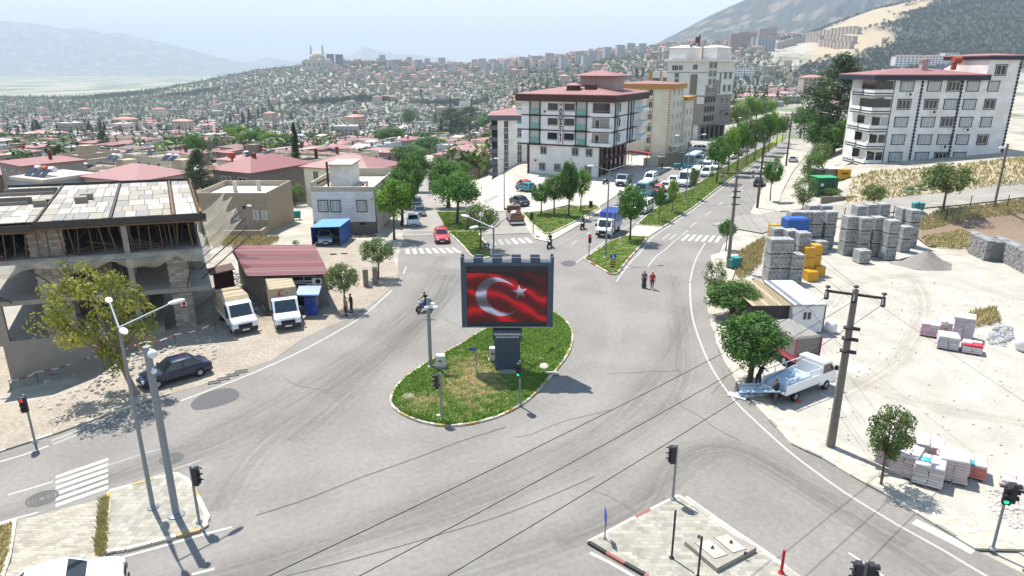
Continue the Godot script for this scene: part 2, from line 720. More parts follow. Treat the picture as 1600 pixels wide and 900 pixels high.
func grass_tufts(called: String, poly: Array, count: int, y: float, label: String, dry: Callable, high := 0.09) -> void:
	var pp := PackedVector2Array(poly)
	var lo := pp[0]
	var hi := pp[0]
	for p in pp:
		lo = lo.min(p)
		hi = hi.max(p)
	var spots := []
	while spots.size() < count:
		var p := v2(rnd(lo.x, hi.x), rnd(lo.y, hi.y))
		if Geometry2D.is_point_in_polygon(p, pp):
			spots.append(p)
	var mb := MB.new()
	for k in 5:
		var a := rnd(0, TAU)
		var p := v3(rnd(-0.07, 0.07), 0, rnd(-0.07, 0.07))
		var tip := p + v3(rnd(-0.09, 0.09), rnd(0.7, 1.2), rnd(-0.09, 0.09))
		var s := v3(cos(a), 0, sin(a)) * 0.035
		mb.tri(p - s, p + s, tip)
	var mm := MultiMesh.new()
	mm.transform_format = MultiMesh.TRANSFORM_3D
	mm.use_colors = true
	mm.mesh = mb.done()
	mm.instance_count = count
	for i in count:
		var p: Vector2 = spots[i]
		var k := rnd(0.7, 1.4)
		mm.set_instance_transform(i, Transform3D(Basis(Vector3.UP, rnd(0, TAU)).scaled(v3(k * 1.3, high * k, k * 1.3)), v3(p.x, y + ground_at(p.x, p.y), p.y)))
		var d: float = dry.call(p)
		mm.set_instance_color(i, vary(Color(0.13, 0.245, 0.022).lerp(Color(0.52, 0.42, 0.20), d), 0.3))
	var o := MultiMeshInstance3D.new()
	o.name = numbered(called)
	o.multimesh = mm
	o.material_override = M.blade
	add_child(o)
	tag(o, label, "grass", "", "stuff")

func dry_patches(p: Vector2) -> float:
	return clampf(smoothstep(0.0, 0.25, noise_b.get_noise_2d(p.x * 42.0, p.y * 42.0)) * 0.5 + rnd(0, 0.15), 0, 1)

# the island under the screen is burnt yellow on its west side
func dry_screen(p: Vector2) -> float:
	var q := p - v2(-2.6,-41.5)
	var n := noise_b.get_noise_2d(p.x * 60.0, p.y * 60.0)
	return clampf(smoothstep(1.25, 0.2, v2(q.x / 2.2, q.y / 4.2).length() + n * 1.2) * 0.9 + smoothstep(1.1, 0.2, v2((p.x + 5.6) / 1.6, (p.y + 38.3) / 1.5).length() + n) * 0.6 + rnd(0, 0.12), 0, 1)

func paved(called: String, poly: Array, y: float, m: Material, label: String, base := 0.0) -> MeshInstance3D:
	var mb := MB.new()
	mb.prism(poly, base, y)
	return struct(called, mb, m, label)

func build_roads() -> void:
	drape("roadside_ground", [v2(-41.78,-24.77),v2(-73.3,-47.36),v2(-46.63,-57.93),v2(-45.19,-61.07),v2(-37.76,-63.32),v2(-29.5,-63.62),v2(-24.99,-67.27),v2(-23.22,-74.91),v2(-22.96,-79.35),v2(-18.37,-79.35),v2(-13.64,-74.91),v2(-11.6,-66.58),v2(-11.36,-63.55),v2(-11.85,-59.99),v2(-12.83,-56.11),v2(-13.65,-53.56),v2(-14.65,-52.22),v2(-16.16,-49.3),v2(-17.22,-45.04),v2(-18.77,-43.3),v2(-19.92,-41.57),v2(-22.02,-39.69),v2(-24.37,-37.05),v2(-25.94,-34.91),v2(-27.99,-32.78),v2(-33.28,-27.47)], 0.02, M.dirt, "stony tan roadside ground strewn with rubble", 3.0)
	var edge_e := [v2(21.24,-23.31),v2(20.19,-24.77),v2(19.28,-26.8),v2(18.46,-28.63),v2(17.61,-30.1),v2(16.62,-32.2),v2(15.63,-33.37),v2(15.3,-36.42),v2(15.05,-39.78),v2(14.99,-41.97),v2(15.36,-46.54),v2(16.51,-53.26),v2(18.42,-61.92),v2(21.18,-69.65),v2(25.25,-79.35),v2(28.66,-85.37),v2(34.2,-96.62),v2(37.56,-104.37),v2(45.6,-122.6),v2(57.5,-149),v2(76.3,-188.9)]
	var edge_w := [v2(101.5,-292.2),v2(67.2,-221.7),v2(44.5,-168.6),v2(33.5,-144),v2(18.57,-114.62),v2(12.92,-100.84),v2(7.29,-95.72),v2(3.01,-89.87),v2(0,-85.39),v2(-6.57,-85.55),v2(-13.62,-85.55),v2(-13.2,-80.62),v2(-12.7,-73.53),v2(-11.6,-66.58),v2(-11.36,-63.55),v2(-11.85,-59.99),v2(-12.83,-56.11),v2(-13.65,-53.56),v2(-14.65,-52.22),v2(-16.16,-49.3),v2(-17.22,-45.04),v2(-18.77,-43.3),v2(-19.92,-41.57),v2(-22.02,-39.69),v2(-24.37,-37.05),v2(-25.94,-34.91),v2(-27.99,-32.78)]
	var road: Array = [v2(-62,14),v2(62,14),v2(62,-12)]
	road.append_array(edge_e)
	road.append_array(edge_w)
	road.append(v2(-62,-21.0))
	sheet("road", road, 0.01, M.asphalt, "worn grey asphalt of the wide junction and the avenue")
	ribbon("avenue", [v2(90.7,-241.1),v2(110.5,-282.3),v2(135.7,-334.2),v2(166.6,-396.3),v2(231.3,-525.9)], 9.5, 0.1, M.asphalt, "avenue running on between the trees", 4.0)
	ribbon("side_street", [v2(-9.68,-83.27),v2(-10.82,-91.23),v2(-12.61,-102.72),v2(-14.78,-117.36),v2(-17.5,-135.3),v2(-21.3,-160.7),v2(-28.1,-207.5),v2(-35,-253.9),v2(-40.7,-291.7)], 4.0, 0.05, M.asphalt_pale, "narrow street falling away between trees and low houses", 3.0)
	ribbon("side_street", [v2(-0.24,-83.96),v2(-1.2,-89.86),v2(-2.21,-96.81),v2(-3.64,-106.56),v2(-5.5,-120.1)], 4.5, 0.06, M.asphalt_pale, "far carriageway of the side street", 3.0)
	ribbon("side_street", [v2(29.12,-86.82),v2(35.54,-93.19),v2(41.22,-94.18),v2(47.68,-94.74),v2(54.71,-96.28),v2(62.03,-96.52),v2(67.76,-97.06),v2(78.08,-98.74),v2(90.75,-100.69)], 3.6, 0.08, M.asphalt_pale, "grey lane climbing past the block yard", 2.0)
	sheet("yard_ground", [v2(15.53,-33.85),v2(17.41,-33.37),v2(18.58,-31.76),v2(19.5,-29.98),v2(20.26,-27.96),v2(21.32,-26.29),v2(22.05,-24.44),v2(23.61,-21.11),v2(39.67,-23.2),v2(65.9,-50.38),v2(64.13,-68.44),v2(54.83,-70.4),v2(48.84,-74.07),v2(48.87,-81.93),v2(44.77,-88.31),v2(36.03,-85.37),v2(31.92,-81.93),v2(27.11,-73.53),v2(21.66,-62.93),v2(17.74,-50.38),v2(15.51,-41.18),v2(15.44,-36.81)], 0.0, M.yard, "pale trampled limestone ground of the block yard")
	var walk_e := edge_e.slice(1, 14)
	var inner := [v2(22.11,-73.53),v2(24.93,-75.76),v2(23.38,-68.44),v2(20.73,-61.92),v2(18.11,-53.26),v2(17.21,-47.14),v2(16.57,-41.18),v2(16.31,-37.62),v2(17.14,-35.13),v2(18.33,-33.85),v2(19.49,-31.88),v2(20.24,-29),v2(20.72,-27.71),v2(21.52,-26.15),v2(22.22,-24.69)]
	var poly := walk_e.duplicate()
	poly.append_array(inner)
	paved("pavement", poly, 0.12, M.paver_pale, "pale paved footway along the block yard")
	kerb(edge_e.slice(1, 14), false, "grey kerb of the footway by the block yard", [1, 0, 1, 3])
	paved("pavement", [v2(34.2,-96.62),v2(37.56,-104.37),v2(45.6,-122.6),v2(57.5,-149),v2(70.6,-176.7),v2(72.1,-168.6),v2(55.9,-136.7),v2(45.57,-114.62),v2(40.16,-101.82),v2(39.9,-95.33),v2(35.69,-93.62)], 0.12, M.paver_pale, "footway on the east side of the avenue under young trees")
	kerb([v2(37.56,-104.37),v2(45.6,-122.6),v2(57.5,-149),v2(70.6,-176.7)], false, "kerb of the far footway on the avenue", [0, 1], 0.14, 0.16, 2.0, false)
	drape("forecourt", [v2(12.92,-100.84),v2(18.57,-114.62),v2(33.5,-144),v2(42.8,-164.8),v2(35.4,-173.9),v2(18.8,-144),v2(10.1,-135),v2(0,-136.7),v2(-8.5,-190),v2(-7.8,-138),v2(-5.32,-117.1),v2(-2.95,-103.33),v2(1.48,-97.12),v2(4.68,-98.45),v2(8.48,-102.83)], 0.1, M.concrete_pale, "pale concrete forecourt of the white apartment house")
	var isle := curved([v2(-7.6,-38.63),v2(-7.65,-40.15),v2(-7.13,-42.27),v2(-5.69,-45.04),v2(-4.05,-47.64),v2(-2.44,-50.51),v2(-0.53,-53.11),v2(1.64,-54.81),v2(3.4,-54.97),v2(4.27,-53.41),v2(4.72,-51.07),v2(4.62,-48.65),v2(4.01,-45.84),v2(3.01,-43.19),v2(2.03,-40.9),v2(1.05,-38.89),v2(-0.16,-37.29),v2(-1.67,-36.11),v2(-3.59,-35.5),v2(-5.3,-35.95),v2(-6.57,-36.89),v2(-7.35,-37.87)], true, 4)
	paved("traffic_island", offset(isle, -0.1), 0.11, M.lawn_soil, "teardrop traffic island of burnt and green grass")
	kerb(isle, true, "pale and ochre kerb stones round the grass island", [3, 4, 3, 1, 4, 3, 3, 4])
	grass_tufts("grass", offset(isle, -0.15), 42000, 0.11, "burnt and green grass round the screen's foot", dry_screen)
	var west := [v2(1.47,-96.67),v2(2.58,-89.87),v2(4.1,-83.61),v2(4.64,-83.27),v2(8.7,-91.07),v2(12.99,-99.87),v2(12.61,-102.33),v2(8.13,-100.84),v2(4.62,-97.07)]
	paved("traffic_island", [v2(1.09,-95.43),v2(1.84,-87.19),v2(2.82,-81.27),v2(4.01,-79.98),v2(5.14,-80.94),v2(8.95,-89.09),v2(13.04,-97.99),v2(13.21,-100.84),v2(12.87,-102.83),v2(8.13,-100.84),v2(3.69,-97.07)], 0.1, M.paver_pale, "three cornered traffic island with four trees and a paved rim")
	paved("lawn", west, 0.2, M.lawn_soil, "watered lawn of the three cornered island")
	kerb(west, true, "pale kerb round the three cornered lawn", [3, 1, 3], 0.24, 0.16, 1.4)
	grass_tufts("grass", offset(west, -0.15), 9000, 0.2, "green grass under the four island trees", dry_patches)
	var m1 := [v2(7.83,-71.93),v2(9.47,-75.19),v2(11.48,-79.35),v2(13.98,-82.59),v2(16.77,-82.26),v2(15.29,-78.42),v2(12.5,-71.41),v2(10.55,-66.13),v2(10.04,-66.13),v2(9.08,-68.92)]
	paved("median", m1, 0.12, M.lawn_soil, "near grass median of the avenue with lamp and arrow sign")
	kerb(m1, true, "red and pale kerb stones of the near median", [3, 5, 3, 1], 0.16, 0.16, 0.9)
	grass_tufts("grass", offset(m1, -0.15), 9000, 0.12, "green grass of the near median", dry_patches)
	paved("median", [v2(13.98,-82.59),v2(16.77,-82.26),v2(19.95,-87.94),v2(16.62,-89.09)], 0.08, M.concrete_pale, "paved gap in the avenue median")
	var m2 := [v2(16.62,-89.09),v2(18.97,-94.84),v2(21.34,-99.87),v2(26.06,-110.42),v2(31.25,-117.81),v2(34.8,-125.5),v2(42.5,-140.3),v2(50.2,-154.3),v2(59,-169.9),v2(69.7,-188.9),v2(80.5,-210.3),v2(83.5,-213),v2(70,-184.2),v2(60.8,-166),v2(52,-149),v2(43.6,-133.3),v2(33.35,-113.39),v2(26.55,-99.87),v2(19.95,-87.94),v2(18.17,-88.32)]
	paved("median", m2, 0.12, M.lawn_soil, "long grass median of the avenue under a row of trees")
	kerb(m2, true, "pale kerb of the long median", [3, 1], 0.16, 0.18, 1.2, false)
	grass_tufts("grass", offset(m2, -0.15), 26000, 0.12, "green grass of the long avenue median", dry_patches, 0.11)
	grass_tufts("grass", [v2(-11.5,-104.26),v2(-9.95,-95.65),v2(-8.21,-85.55),v2(-4.35,-85.55),v2(-5.35,-94.99),v2(-6.64,-104.26)], 7000, 0.14, "green grass under the big trees of the side street", dry_patches)
	var m3 := [v2(-8.24,-85.02),v2(-6.88,-81.27),v2(-5.6,-77.22),v2(-4.46,-72.99),v2(-3.36,-71.93),v2(-2.27,-72.99),v2(-2.53,-76.92),v2(-3.76,-81.27),v2(-4.24,-85.02)]
	drape("median", [v2(-11.87,-105.84),v2(-10.04,-95.65),v2(-8.24,-85.02),v2(-4.24,-85.02),v2(-5.3,-95.65),v2(-6.54,-105.84)], 0.14, M.lawn_soil, "grass strip of the side street running on under big trees", 2.0)
	paved("median", m3, 0.12, M.lawn_soil, "grass median of the side street under trees")
	kerb(m3, true, "pale kerb of the side street median", [3, 1], 0.16, 0.18, 1.2)
	grass_tufts("grass", offset(m3, -0.15), 6000, 0.12, "green grass of the side street median", dry_patches)
	var p1 := [v2(-19.89,-29),v2(-18.71,-29.71),v2(-17.43,-30.56),v2(-17.07,-30.56),v2(-16.34,-29.82),v2(-15.14,-28.32),v2(-14.08,-26.84),v2(-13.88,-26.38),v2(-14,-26.11),v2(-15.81,-25.19),v2(-17.48,-24.4),v2(-18.62,-26.52)]
	paved("traffic_island", p1, 0.125, M.paver_warm, "raised paver island carrying the lamp posts")
	kerb(p1, true, "ochre kerb stones round the paver island with the lamp posts", [3, 4, 3, 3], 0.14, 0.2, 1.0)
	var p0 := [v2(-22.95,-26.75),v2(-22.17,-27.13),v2(-21.3,-27.66),v2(-19.72,-28.52),v2(-17.48,-24.4),v2(-16.87,-23.01),v2(-15.98,-21.11),v2(-19.96,-20.18),v2(-20.64,-22.12),v2(-21.22,-23.96)]
	paved("traffic_island", p0, 0.06, M.paver_grey, "low worn paver apron of the road divider")
	var pg := [v2(-29.46,-23.57),v2(-23.4,-26.33),v2(-22.95,-26.7),v2(-21.55,-24.36),v2(-20.49,-22.12),v2(-19.73,-19.88),v2(-26.86,-18.23)]
	paved("median", pg, 0.09, M.lawn_dry, "dry straw coloured strip of the road divider")
	kerb([v2(-22.95,-26.7),v2(-21.55,-24.36),v2(-20.49,-22.12),v2(-19.73,-19.88)], false, "pale kerb at the end of the dry divider strip", [3, 3, 1], 0.15, 0.16, 0.9)
	kerb([v2(-22.95,-26.7),v2(-23.4,-26.33),v2(-29.46,-23.57)], false, "grey kerb along the dry divider strip", [1, 3], 0.12, 0.16, 0.9)
	grass_tufts("dry_grass", [v2(-25.62,-24.77),v2(-23.27,-26.15),v2(-22.91,-26.56),v2(-21.6,-24.36),v2(-20.54,-22.12),v2(-23.36,-21.11)], 2500, 0.09, "dry straw on the road divider", func(_p): return 0.95, 0.12)
	grass_tufts("dry_grass", [v2(-19.88,-28.37),v2(-19.69,-28.47),v2(-18.39,-26.06),v2(-17.53,-24.4),v2(-17.83,-24.4),v2(-18.94,-26.52)], 500, 0.06, "dry weeds in the joint beside the paver island", func(_p): return rnd(0.6, 1.0), 0.22)
	var p2 := [v2(8.14,-28.63),v2(9.62,-26.24),v2(10.78,-24.52),v2(11.83,-23.01),v2(13.94,-19.59),v2(6.97,-19.59),v2(5.54,-23.12),v2(4.38,-24.2),v2(3.36,-25.19),v2(5.48,-26.75)]
	paved("traffic_island", p2, 0.13, M.paver_hex, "paver island with the concrete vault")
	kerb([v2(8.14,-28.63),v2(5.48,-26.75),v2(3.36,-25.19)], false, "red and pale kerb on the long side of the vault island", [3, 3, 5, 3, 3, 3], 0.14, 0.14, 1.0)
	kerb([v2(3.36,-25.19),v2(4.38,-24.2),v2(5.54,-23.12),v2(6.97,-19.59)], false, "black and red kerb on the near side of the vault island", [6, 5], 0.15, 0.16, 1.0)
	kerb([v2(8.14,-28.63),v2(9.62,-26.24),v2(10.78,-24.52),v2(11.83,-23.01),v2(13.94,-19.59)], false, "pale kerb on the far side of the vault island", [3, 1, 3, 3, 1], 0.14, 0.14, 1.0)
	line_mark("edge_line", curved([v2(-33.28,-27.47),v2(-27.27,-31.76),v2(-25.72,-33.37)]), 0.14, "white edge line of the west road")
	line_mark("edge_line", curved([v2(-20.87,-38.72),v2(-19.35,-40.71),v2(-17.68,-43.09),v2(-15.63,-46.66),v2(-13.24,-52.22),v2(-12.39,-55.29),v2(-11.69,-59.07),v2(-11.33,-61.14)]), 0.14, "white edge line curving past the parked vans")
	line_mark("edge_line", curved([v2(17.36,-63.55),v2(16.08,-58.17),v2(15.07,-53.26),v2(14.25,-47.14),v2(13.93,-42.67),v2(14.03,-38.89),v2(14.45,-36.18),v2(15.14,-32.84),v2(15.78,-30.79),v2(16.44,-29),v2(17.07,-27.71),v2(17.74,-26.42),v2(18.71,-24.85),v2(19.51,-23.31),v2(20.71,-21.18)]), 0.13, "white edge line curving along the block yard")
	line_mark("edge_line", curved([v2(8.52,-28.68),v2(9.54,-26.98),v2(10.43,-25.58),v2(11.16,-24.44),v2(11.71,-23.38),v2(12.59,-21.78)]), 0.16, "white line beside the vault island")
	line_mark("edge_line", [v2(3.38,-24.6),v2(4.32,-23.85),v2(5.02,-23.16),v2(6.09,-21.98)], 0.16, "white line on the near side of the vault island")
	line_mark("stop_line", [v2(18.6,-26.75),v2(19.36,-25.71),v2(20.03,-24.65)], 0.55, "broad white stop line by the block yard")
	line_mark("edge_line", [v2(-17.27,-24.04),v2(-15.64,-24.85),v2(-13.59,-25.97),v2(-12.81,-26.33)], 0.13, "pale line beside the paver island")
	line_mark("edge_line", [v2(-25.51,-25.32),v2(-23.63,-26.66),v2(-22.36,-27.42)], 0.14, "white line of the divider")
	line_mark("edge_line", [v2(-19.89,-29.05),v2(-18.4,-30.38),v2(-16.69,-31.88)], 0.12, "white line from the paver island into the junction", 0.018, M.paint_worn)
	line_mark("lane_line", [v2(-24.77,-28.79),v2(-23.97,-29.38),v2(-23.27,-29.93)], 0.12, "white lane dash by the crossing")
	line_mark("lane_line", [v2(-21.3,-31.45),v2(-20.37,-32.26),v2(-19.08,-33.31)], 0.12, "white lane line past the crossing", 0.018, M.paint_worn)
	line_mark("lane_line", [v2(-13.26,-23.27),v2(-12.47,-23.61)], 0.14, "white lane dash on the near road")
	line_mark("lane_line", [v2(14.57,-24.6),v2(14.96,-23.92),v2(15.22,-23.38),v2(15.58,-22.65)], 0.12, "white lane dash on the right road")
	line_mark("edge_line", curved([v2(10.24,-63.96),v2(12.76,-70.9),v2(14.51,-74.91),v2(16.9,-81.27),v2(20.05,-87.19),v2(26.2,-98.45),v2(33.33,-112.18),v2(43.4,-131.7),v2(52.1,-147.9),v2(60.8,-164.8),v2(70,-182.6)]), 0.12, "white line along the long median")
	line_mark("edge_line", curved([v2(4.61,-76.92),v2(6.17,-79.98),v2(8.53,-84.66),v2(11.21,-90.27),v2(12.93,-93.55)]), 0.12, "white line by the motorcycles", 0.018, M.paint_worn)
	line_mark("edge_line", curved([v2(6.72,-70.4),v2(8.2,-73.53),v2(10.68,-79.04),v2(13.76,-85.37),v2(17.92,-93.98),v2(22.03,-103.34)]), 0.12, "white line on the west side of the median")
	line_mark("lane_line", curved([v2(14.25,-68.92),v2(15.87,-72.99),v2(18,-76.92),v2(20.57,-82.26),v2(22.7,-86.09)]), 0.12, "curved lane line before the avenue crossing")
	line_mark("lane_line", curved([v2(17.46,-63.96),v2(19.28,-69.65),v2(21.12,-74.63),v2(23.11,-79.35)]), 0.12, "right lane line before the avenue crossing")
	for k in 8:
		var t := k / 8.0
		line_mark("lane_line", [v2(23.41,-87.94).lerp(v2(55.8,-147.9), t), v2(23.41,-87.94).lerp(v2(55.8,-147.9), t + 0.05)], 0.12, "white dash on the avenue, counted from the crossing")
	for k in 6:
		var t := k / 6.0
		line_mark("lane_line", [v2(7.07,-78.73).lerp(v2(20.34,-107.59), t), v2(7.07,-78.73).lerp(v2(20.34,-107.59), t + 0.06)], 0.12, "white dash between the queueing cars")
	line_mark("lane_line", [v2(-11.05,-63.55),v2(-11.06,-65.25)], 0.12, "white dash at the mouth of the side street")
	line_mark("lane_line", [v2(-11.07,-66.58),v2(-11.13,-69.16)], 0.12, "second white dash at the mouth of the side street")
	crossing(v2(-12.11,-74.35), v2(-5.52,-74.91),v2(-12.52,-76.63),v2(-6.57,-77.22), 8, 0.55, "striped crossing over the side street")
	crossing(v2(-2.41,-78.12), v2(2.77,-79.66),v2(-2.81,-80.94),v2(2.06,-82.26), 6, 0.55, "striped crossing on the far carriageway", 3)
	crossing(v2(17.99,-81.27), v2(24.89,-79.66),v2(19.59,-84.31),v2(26.39,-82.93), 9, 0.5, "striped crossing over the avenue", 3)
	crossing(v2(-21.73,-27.71), v2(-23.54,-30.56),v2(-20.07,-29.21),v2(-21.79,-32.26), 6, 0.55, "striped crossing in front of the paver island", 0)
	crossing(v2(-25.46,-33.31), v2(-26.06,-34.13),v2(-23.91,-35.43),v2(-24.63,-36.03), 2, 0.5, "worn stripes at the kerb by the building site", 2)
	var k := 0
	for s in [[v2(-15.87,-23.2),v2(-10.9,-25.71),v2(-5.69,-29),v2(0,-33.17),v2(5.31,-39.33),v2(9.67,-47.76),v2(13.83,-58.17),v2(18.37,-68.44)], [v2(-17.21,-21.11),v2(-10.85,-23.96),v2(-4.84,-27.47),v2(1.02,-31.57),v2(6.17,-36.81),v2(11.1,-45.38),v2(15.43,-56.45)], [v2(-21.83,-29.54),v2(-16.61,-33.17),v2(-13.07,-39.33),v2(-9.67,-47.76),v2(-6.92,-58.17),v2(-6.35,-68.44)], [v2(-10.05,-23.2),v2(-2.9,-26.06),v2(4.27,-30.38),v2(9.85,-36.03),v2(13.44,-42.17),v2(15.98,-53.26)], [v2(-24.94,-26.06),v2(-20.03,-30.97),v2(-15.72,-37.62),v2(-11.47,-47.14),v2(-8.65,-58.17),v2(-7.85,-73.53)], [v2(-14.22,-27.47),v2(-14.14,-33.17),v2(-11.66,-40.24),v2(-8.11,-50.38),v2(-5.02,-63.96),v2(-4.22,-72.45)],
			[v2(-20.39,-22.12),v2(-13.93,-24.77),v2(-7.48,-28.47),v2(-1.41,-33.17),v2(4.12,-39.78),v2(8.11,-50.38),v2(9.42,-63.96)], [v2(-12.74,-22.12),v2(-6.77,-25.19),v2(0,-29),v2(6.58,-34.55),v2(11.05,-41.18),v2(13.95,-53.26),v2(16.19,-66.13)], [v2(-5.1,-22.12),v2(1.69,-25.19),v2(6.54,-28.47),v2(11.66,-33.17),v2(15.35,-27.96),v2(17.99,-23.2)], [v2(-3.42,-31.88),v2(1.8,-33.85),v2(5.41,-40.24),v2(8.11,-50.38),v2(8.84,-61.92),v2(8.48,-69.65)], [v2(1.98,-25.19),v2(6.05,-27.47),v2(8.55,-31.88),v2(12.02,-33.17),v2(14.77,-29.54),v2(17.5,-25.19)], [v2(-12.58,-33.85),v2(-10.2,-41.18),v2(-7.46,-53.26),v2(-6.47,-66.13)]]:
		track("tyre_track", s, 2.2 + 0.7 * (k % 3), M.track_dark if k % 3 else M.track_pale, ["pale dusty band between the wheel tracks", "dark band worn by turning traffic", "streaked band worn by turning traffic"][k % 3], 0.0125 + 0.0008 * k)
		k += 1
	for s in [[v2(20.34,-45.38),v2(23.37,-41.18),v2(26.73,-37.62),v2(31.07,-36.03)], [v2(26.87,-50.38),v2(36.74,-59.99),v2(43.97,-63.96),v2(50.01,-61.92)], [v2(20.42,-39.33),v2(27.74,-45.38),v2(35.9,-56.45),v2(40.14,-66.13)], [v2(21.91,-33.17),v2(27.52,-37.62),v2(34.84,-41.18)], [v2(27.49,-56.45),v2(33.92,-63.96),v2(42.73,-66.13),v2(46.11,-58.17)]]:
		track("yard_track", s, 3.0, M.track_pale if k % 2 else M.track_yard, "faint lorry track over the pale yard", 0.006 + 0.0008 * (k - 12))
		k += 1
	line_mark("tar_seam", curved([v2(-12,-27.18),v2(-9.97,-28.47),v2(-7.85,-30.21),v2(-5.16,-32.13),v2(-2.88,-33.85),v2(-0.37,-35.43)]), 0.05, "thin tar seam across the junction", 0.026, M.tar)
	line_mark("tar_seam", curved([v2(-9.73,-23.01),v2(-6.58,-24.28),v2(-3.44,-25.71),v2(0,-27.47),v2(4.27,-30.38)]), 0.04, "dotted tar seam in the foreground", 0.026, M.tar)
	for i in 12:
		var p := v2(rnd(-20, 16), rnd(-58, -24))
		var a := rnd(0, TAU)
		var pts := [p]
		for j in 5:
			a += rnd(-0.5, 0.5)
			pts.append(pts[-1] + Vector2.from_angle(a) * rnd(0.8, 2.0))
		line_mark("crack", pts, rnd(0.02, 0.045), "fine crack in the worn asphalt", 0.025, M.crack)
	kerb([v2(-31.53,-28.89),v2(-27.99,-32.78),v2(-25.94,-34.91),v2(-24.37,-37.05),v2(-22.02,-39.69)], false, "low worn kerb along the dirt before the building site", [1, 0, 3, 0], 0.1, 0.2, 1.1)
	sheet("asphalt_patch", curved([v2(-20.03,-38.29),v2(-20.01,-39.33),v2(-19.37,-40.24),v2(-18.44,-40.52),v2(-17.64,-39.87),v2(-17.43,-38.98),v2(-18.09,-38.12),v2(-18.95,-37.62),v2(-19.54,-37.62)], true, 3), 0.0235, M.asphalt_dark, "dark oval asphalt patch beside the blue car")
	sheet("asphalt_patch", curved([v2(5.23,-70.65),v2(5.83,-71.41),v2(6.67,-71.41),v2(6.85,-70.4),v2(6.36,-69.41),v2(5.55,-69.41)], true, 3), 0.0235, M.asphalt_dark, "small dark round patch before the median")
	for s in [[v2(-18.28,-32.07), 0.62, "round ring of dark patched asphalt by the paver island"], [v2(-22.9,-28.52), 0.7, "round iron cover by the crossing"]]:
		var mb := MB.new()
		for ring in 4:
			var r0: float = s[1] * (1.0 - ring * 0.22)
			mb.lathe(v3(s[0].x, 0, s[0].y), [v2(r0, 0.021), v2(r0 - 0.06, 0.03), v2(r0 - 0.12, 0.021)], 20)
		struct("manhole_cover", mb, M.tar, s[2])
	var grates := [v3(-19.84,0,-41.38),v3(-19.46,0,-41.92),v3(-19.05,0,-42.52),v3(-18.69,0,-43.09)]
	for i in 4:
		var o := Node3D.new()
		o.name = numbered("storm_drain")
		add_child(o)
		o.position = grates[i] + v3(0,0.012,0)
		o.rotation.y = 0.36
		tag(o, "dark iron storm drain grate at the road edge by the blue car", "", "", "structure")
		var fr := MB.new()
		for sgn in [-1, 1]:
			fr.box(v3(0, 0.02, sgn * 0.2), v3(0.8,0.04,0.05))
			fr.box(v3(sgn * 0.38, 0.02, 0), v3(0.04,0.04,0.35))
		put("frame", fr, M.iron, o)
		var bars := MB.new()
		for q in 7:
			bars.box(v3(-0.3 + q * 0.1, 0.015, 0), v3(0.04,0.03,0.35))
		put("grate", bars, M.iron, o)
# ---------------------------------------------------------------- buildings
var cache := {}

# a window: frame with mullions, its pane a sub-part; trim is a surround, cap a wider ledge above it
func window_at(parent: Node, at: Transform3D, w: float, h: float, cols := 2, frame: Material = null, pane: Material = null, trim: Material = null, cap := 0.0) -> MeshInstance3D:
	var key := "w%.2f_%.2f_%d" % [w, h, cols]
	if not cache.has(key):
		var mb := MB.new()
		var k := 0.07
		mb.box(v3(0, h / 2 - k / 2, 0.03), v3(w, k, 0.06))
		mb.box(v3(0, -h / 2 + k / 2, 0.03), v3(w, k, 0.06))
		for i in cols + 1:
			var x := -w / 2 + k / 2 + (w - k) * i / cols
			mb.box(v3(x, 0, 0.028), v3(k if i == 0 or i == cols else 0.06, h - 2 * k, 0.056))
		var gl := MB.new()
		gl.box(v3(0,0,0.012), v3(w - 0.02, h - 0.02, 0.02))
		cache[key] = [mb.done(), gl.done()]
	var o := put("window", cache[key][0], frame if frame else M.white_frame, parent)
	o.transform = at
	put("pane", cache[key][1], pane if pane else pick([M.glass_dark, M.glass_dark, M.glass_curtain]), o)
	if trim:
		var tk := "t%.2f_%.2f_%.2f" % [w, h, cap]
		if not cache.has(tk):
			var mb := MB.new()
			var t := 0.13
			mb.box(v3(0, h / 2 + t / 2, 0.06), v3(w + 2 * t + cap, t, 0.12))
			mb.box(v3(0, -h / 2 - t / 2, 0.05), v3(w + 2 * t, t, 0.1))
			for s in [-1, 1]:
				mb.box(v3(s * (w / 2 + t / 2), 0, 0.045), v3(t, h, 0.09))
			cache[tk] = mb.done()
		put("surround", cache[tk], trim, o)
	return o

func front(x: float, y: float, z := 0.0) -> Transform3D:
	return Transform3D(Basis.IDENTITY, v3(x, y, z))

func east(x: float, y: float, z: float) -> Transform3D:
	return Transform3D(Basis(Vector3.UP, PI / 2), v3(x, y, z))

func westw(x: float, y: float, z: float) -> Transform3D:
	return Transform3D(Basis(Vector3.UP, -PI / 2), v3(x, y, z))

func slabp(called: String, lo: Vector3, hi: Vector3, m: Material, parent: Node) -> MeshInstance3D:
	var mb := MB.new()
	mb.span(lo, hi)
	return put(called, mb, m, parent)

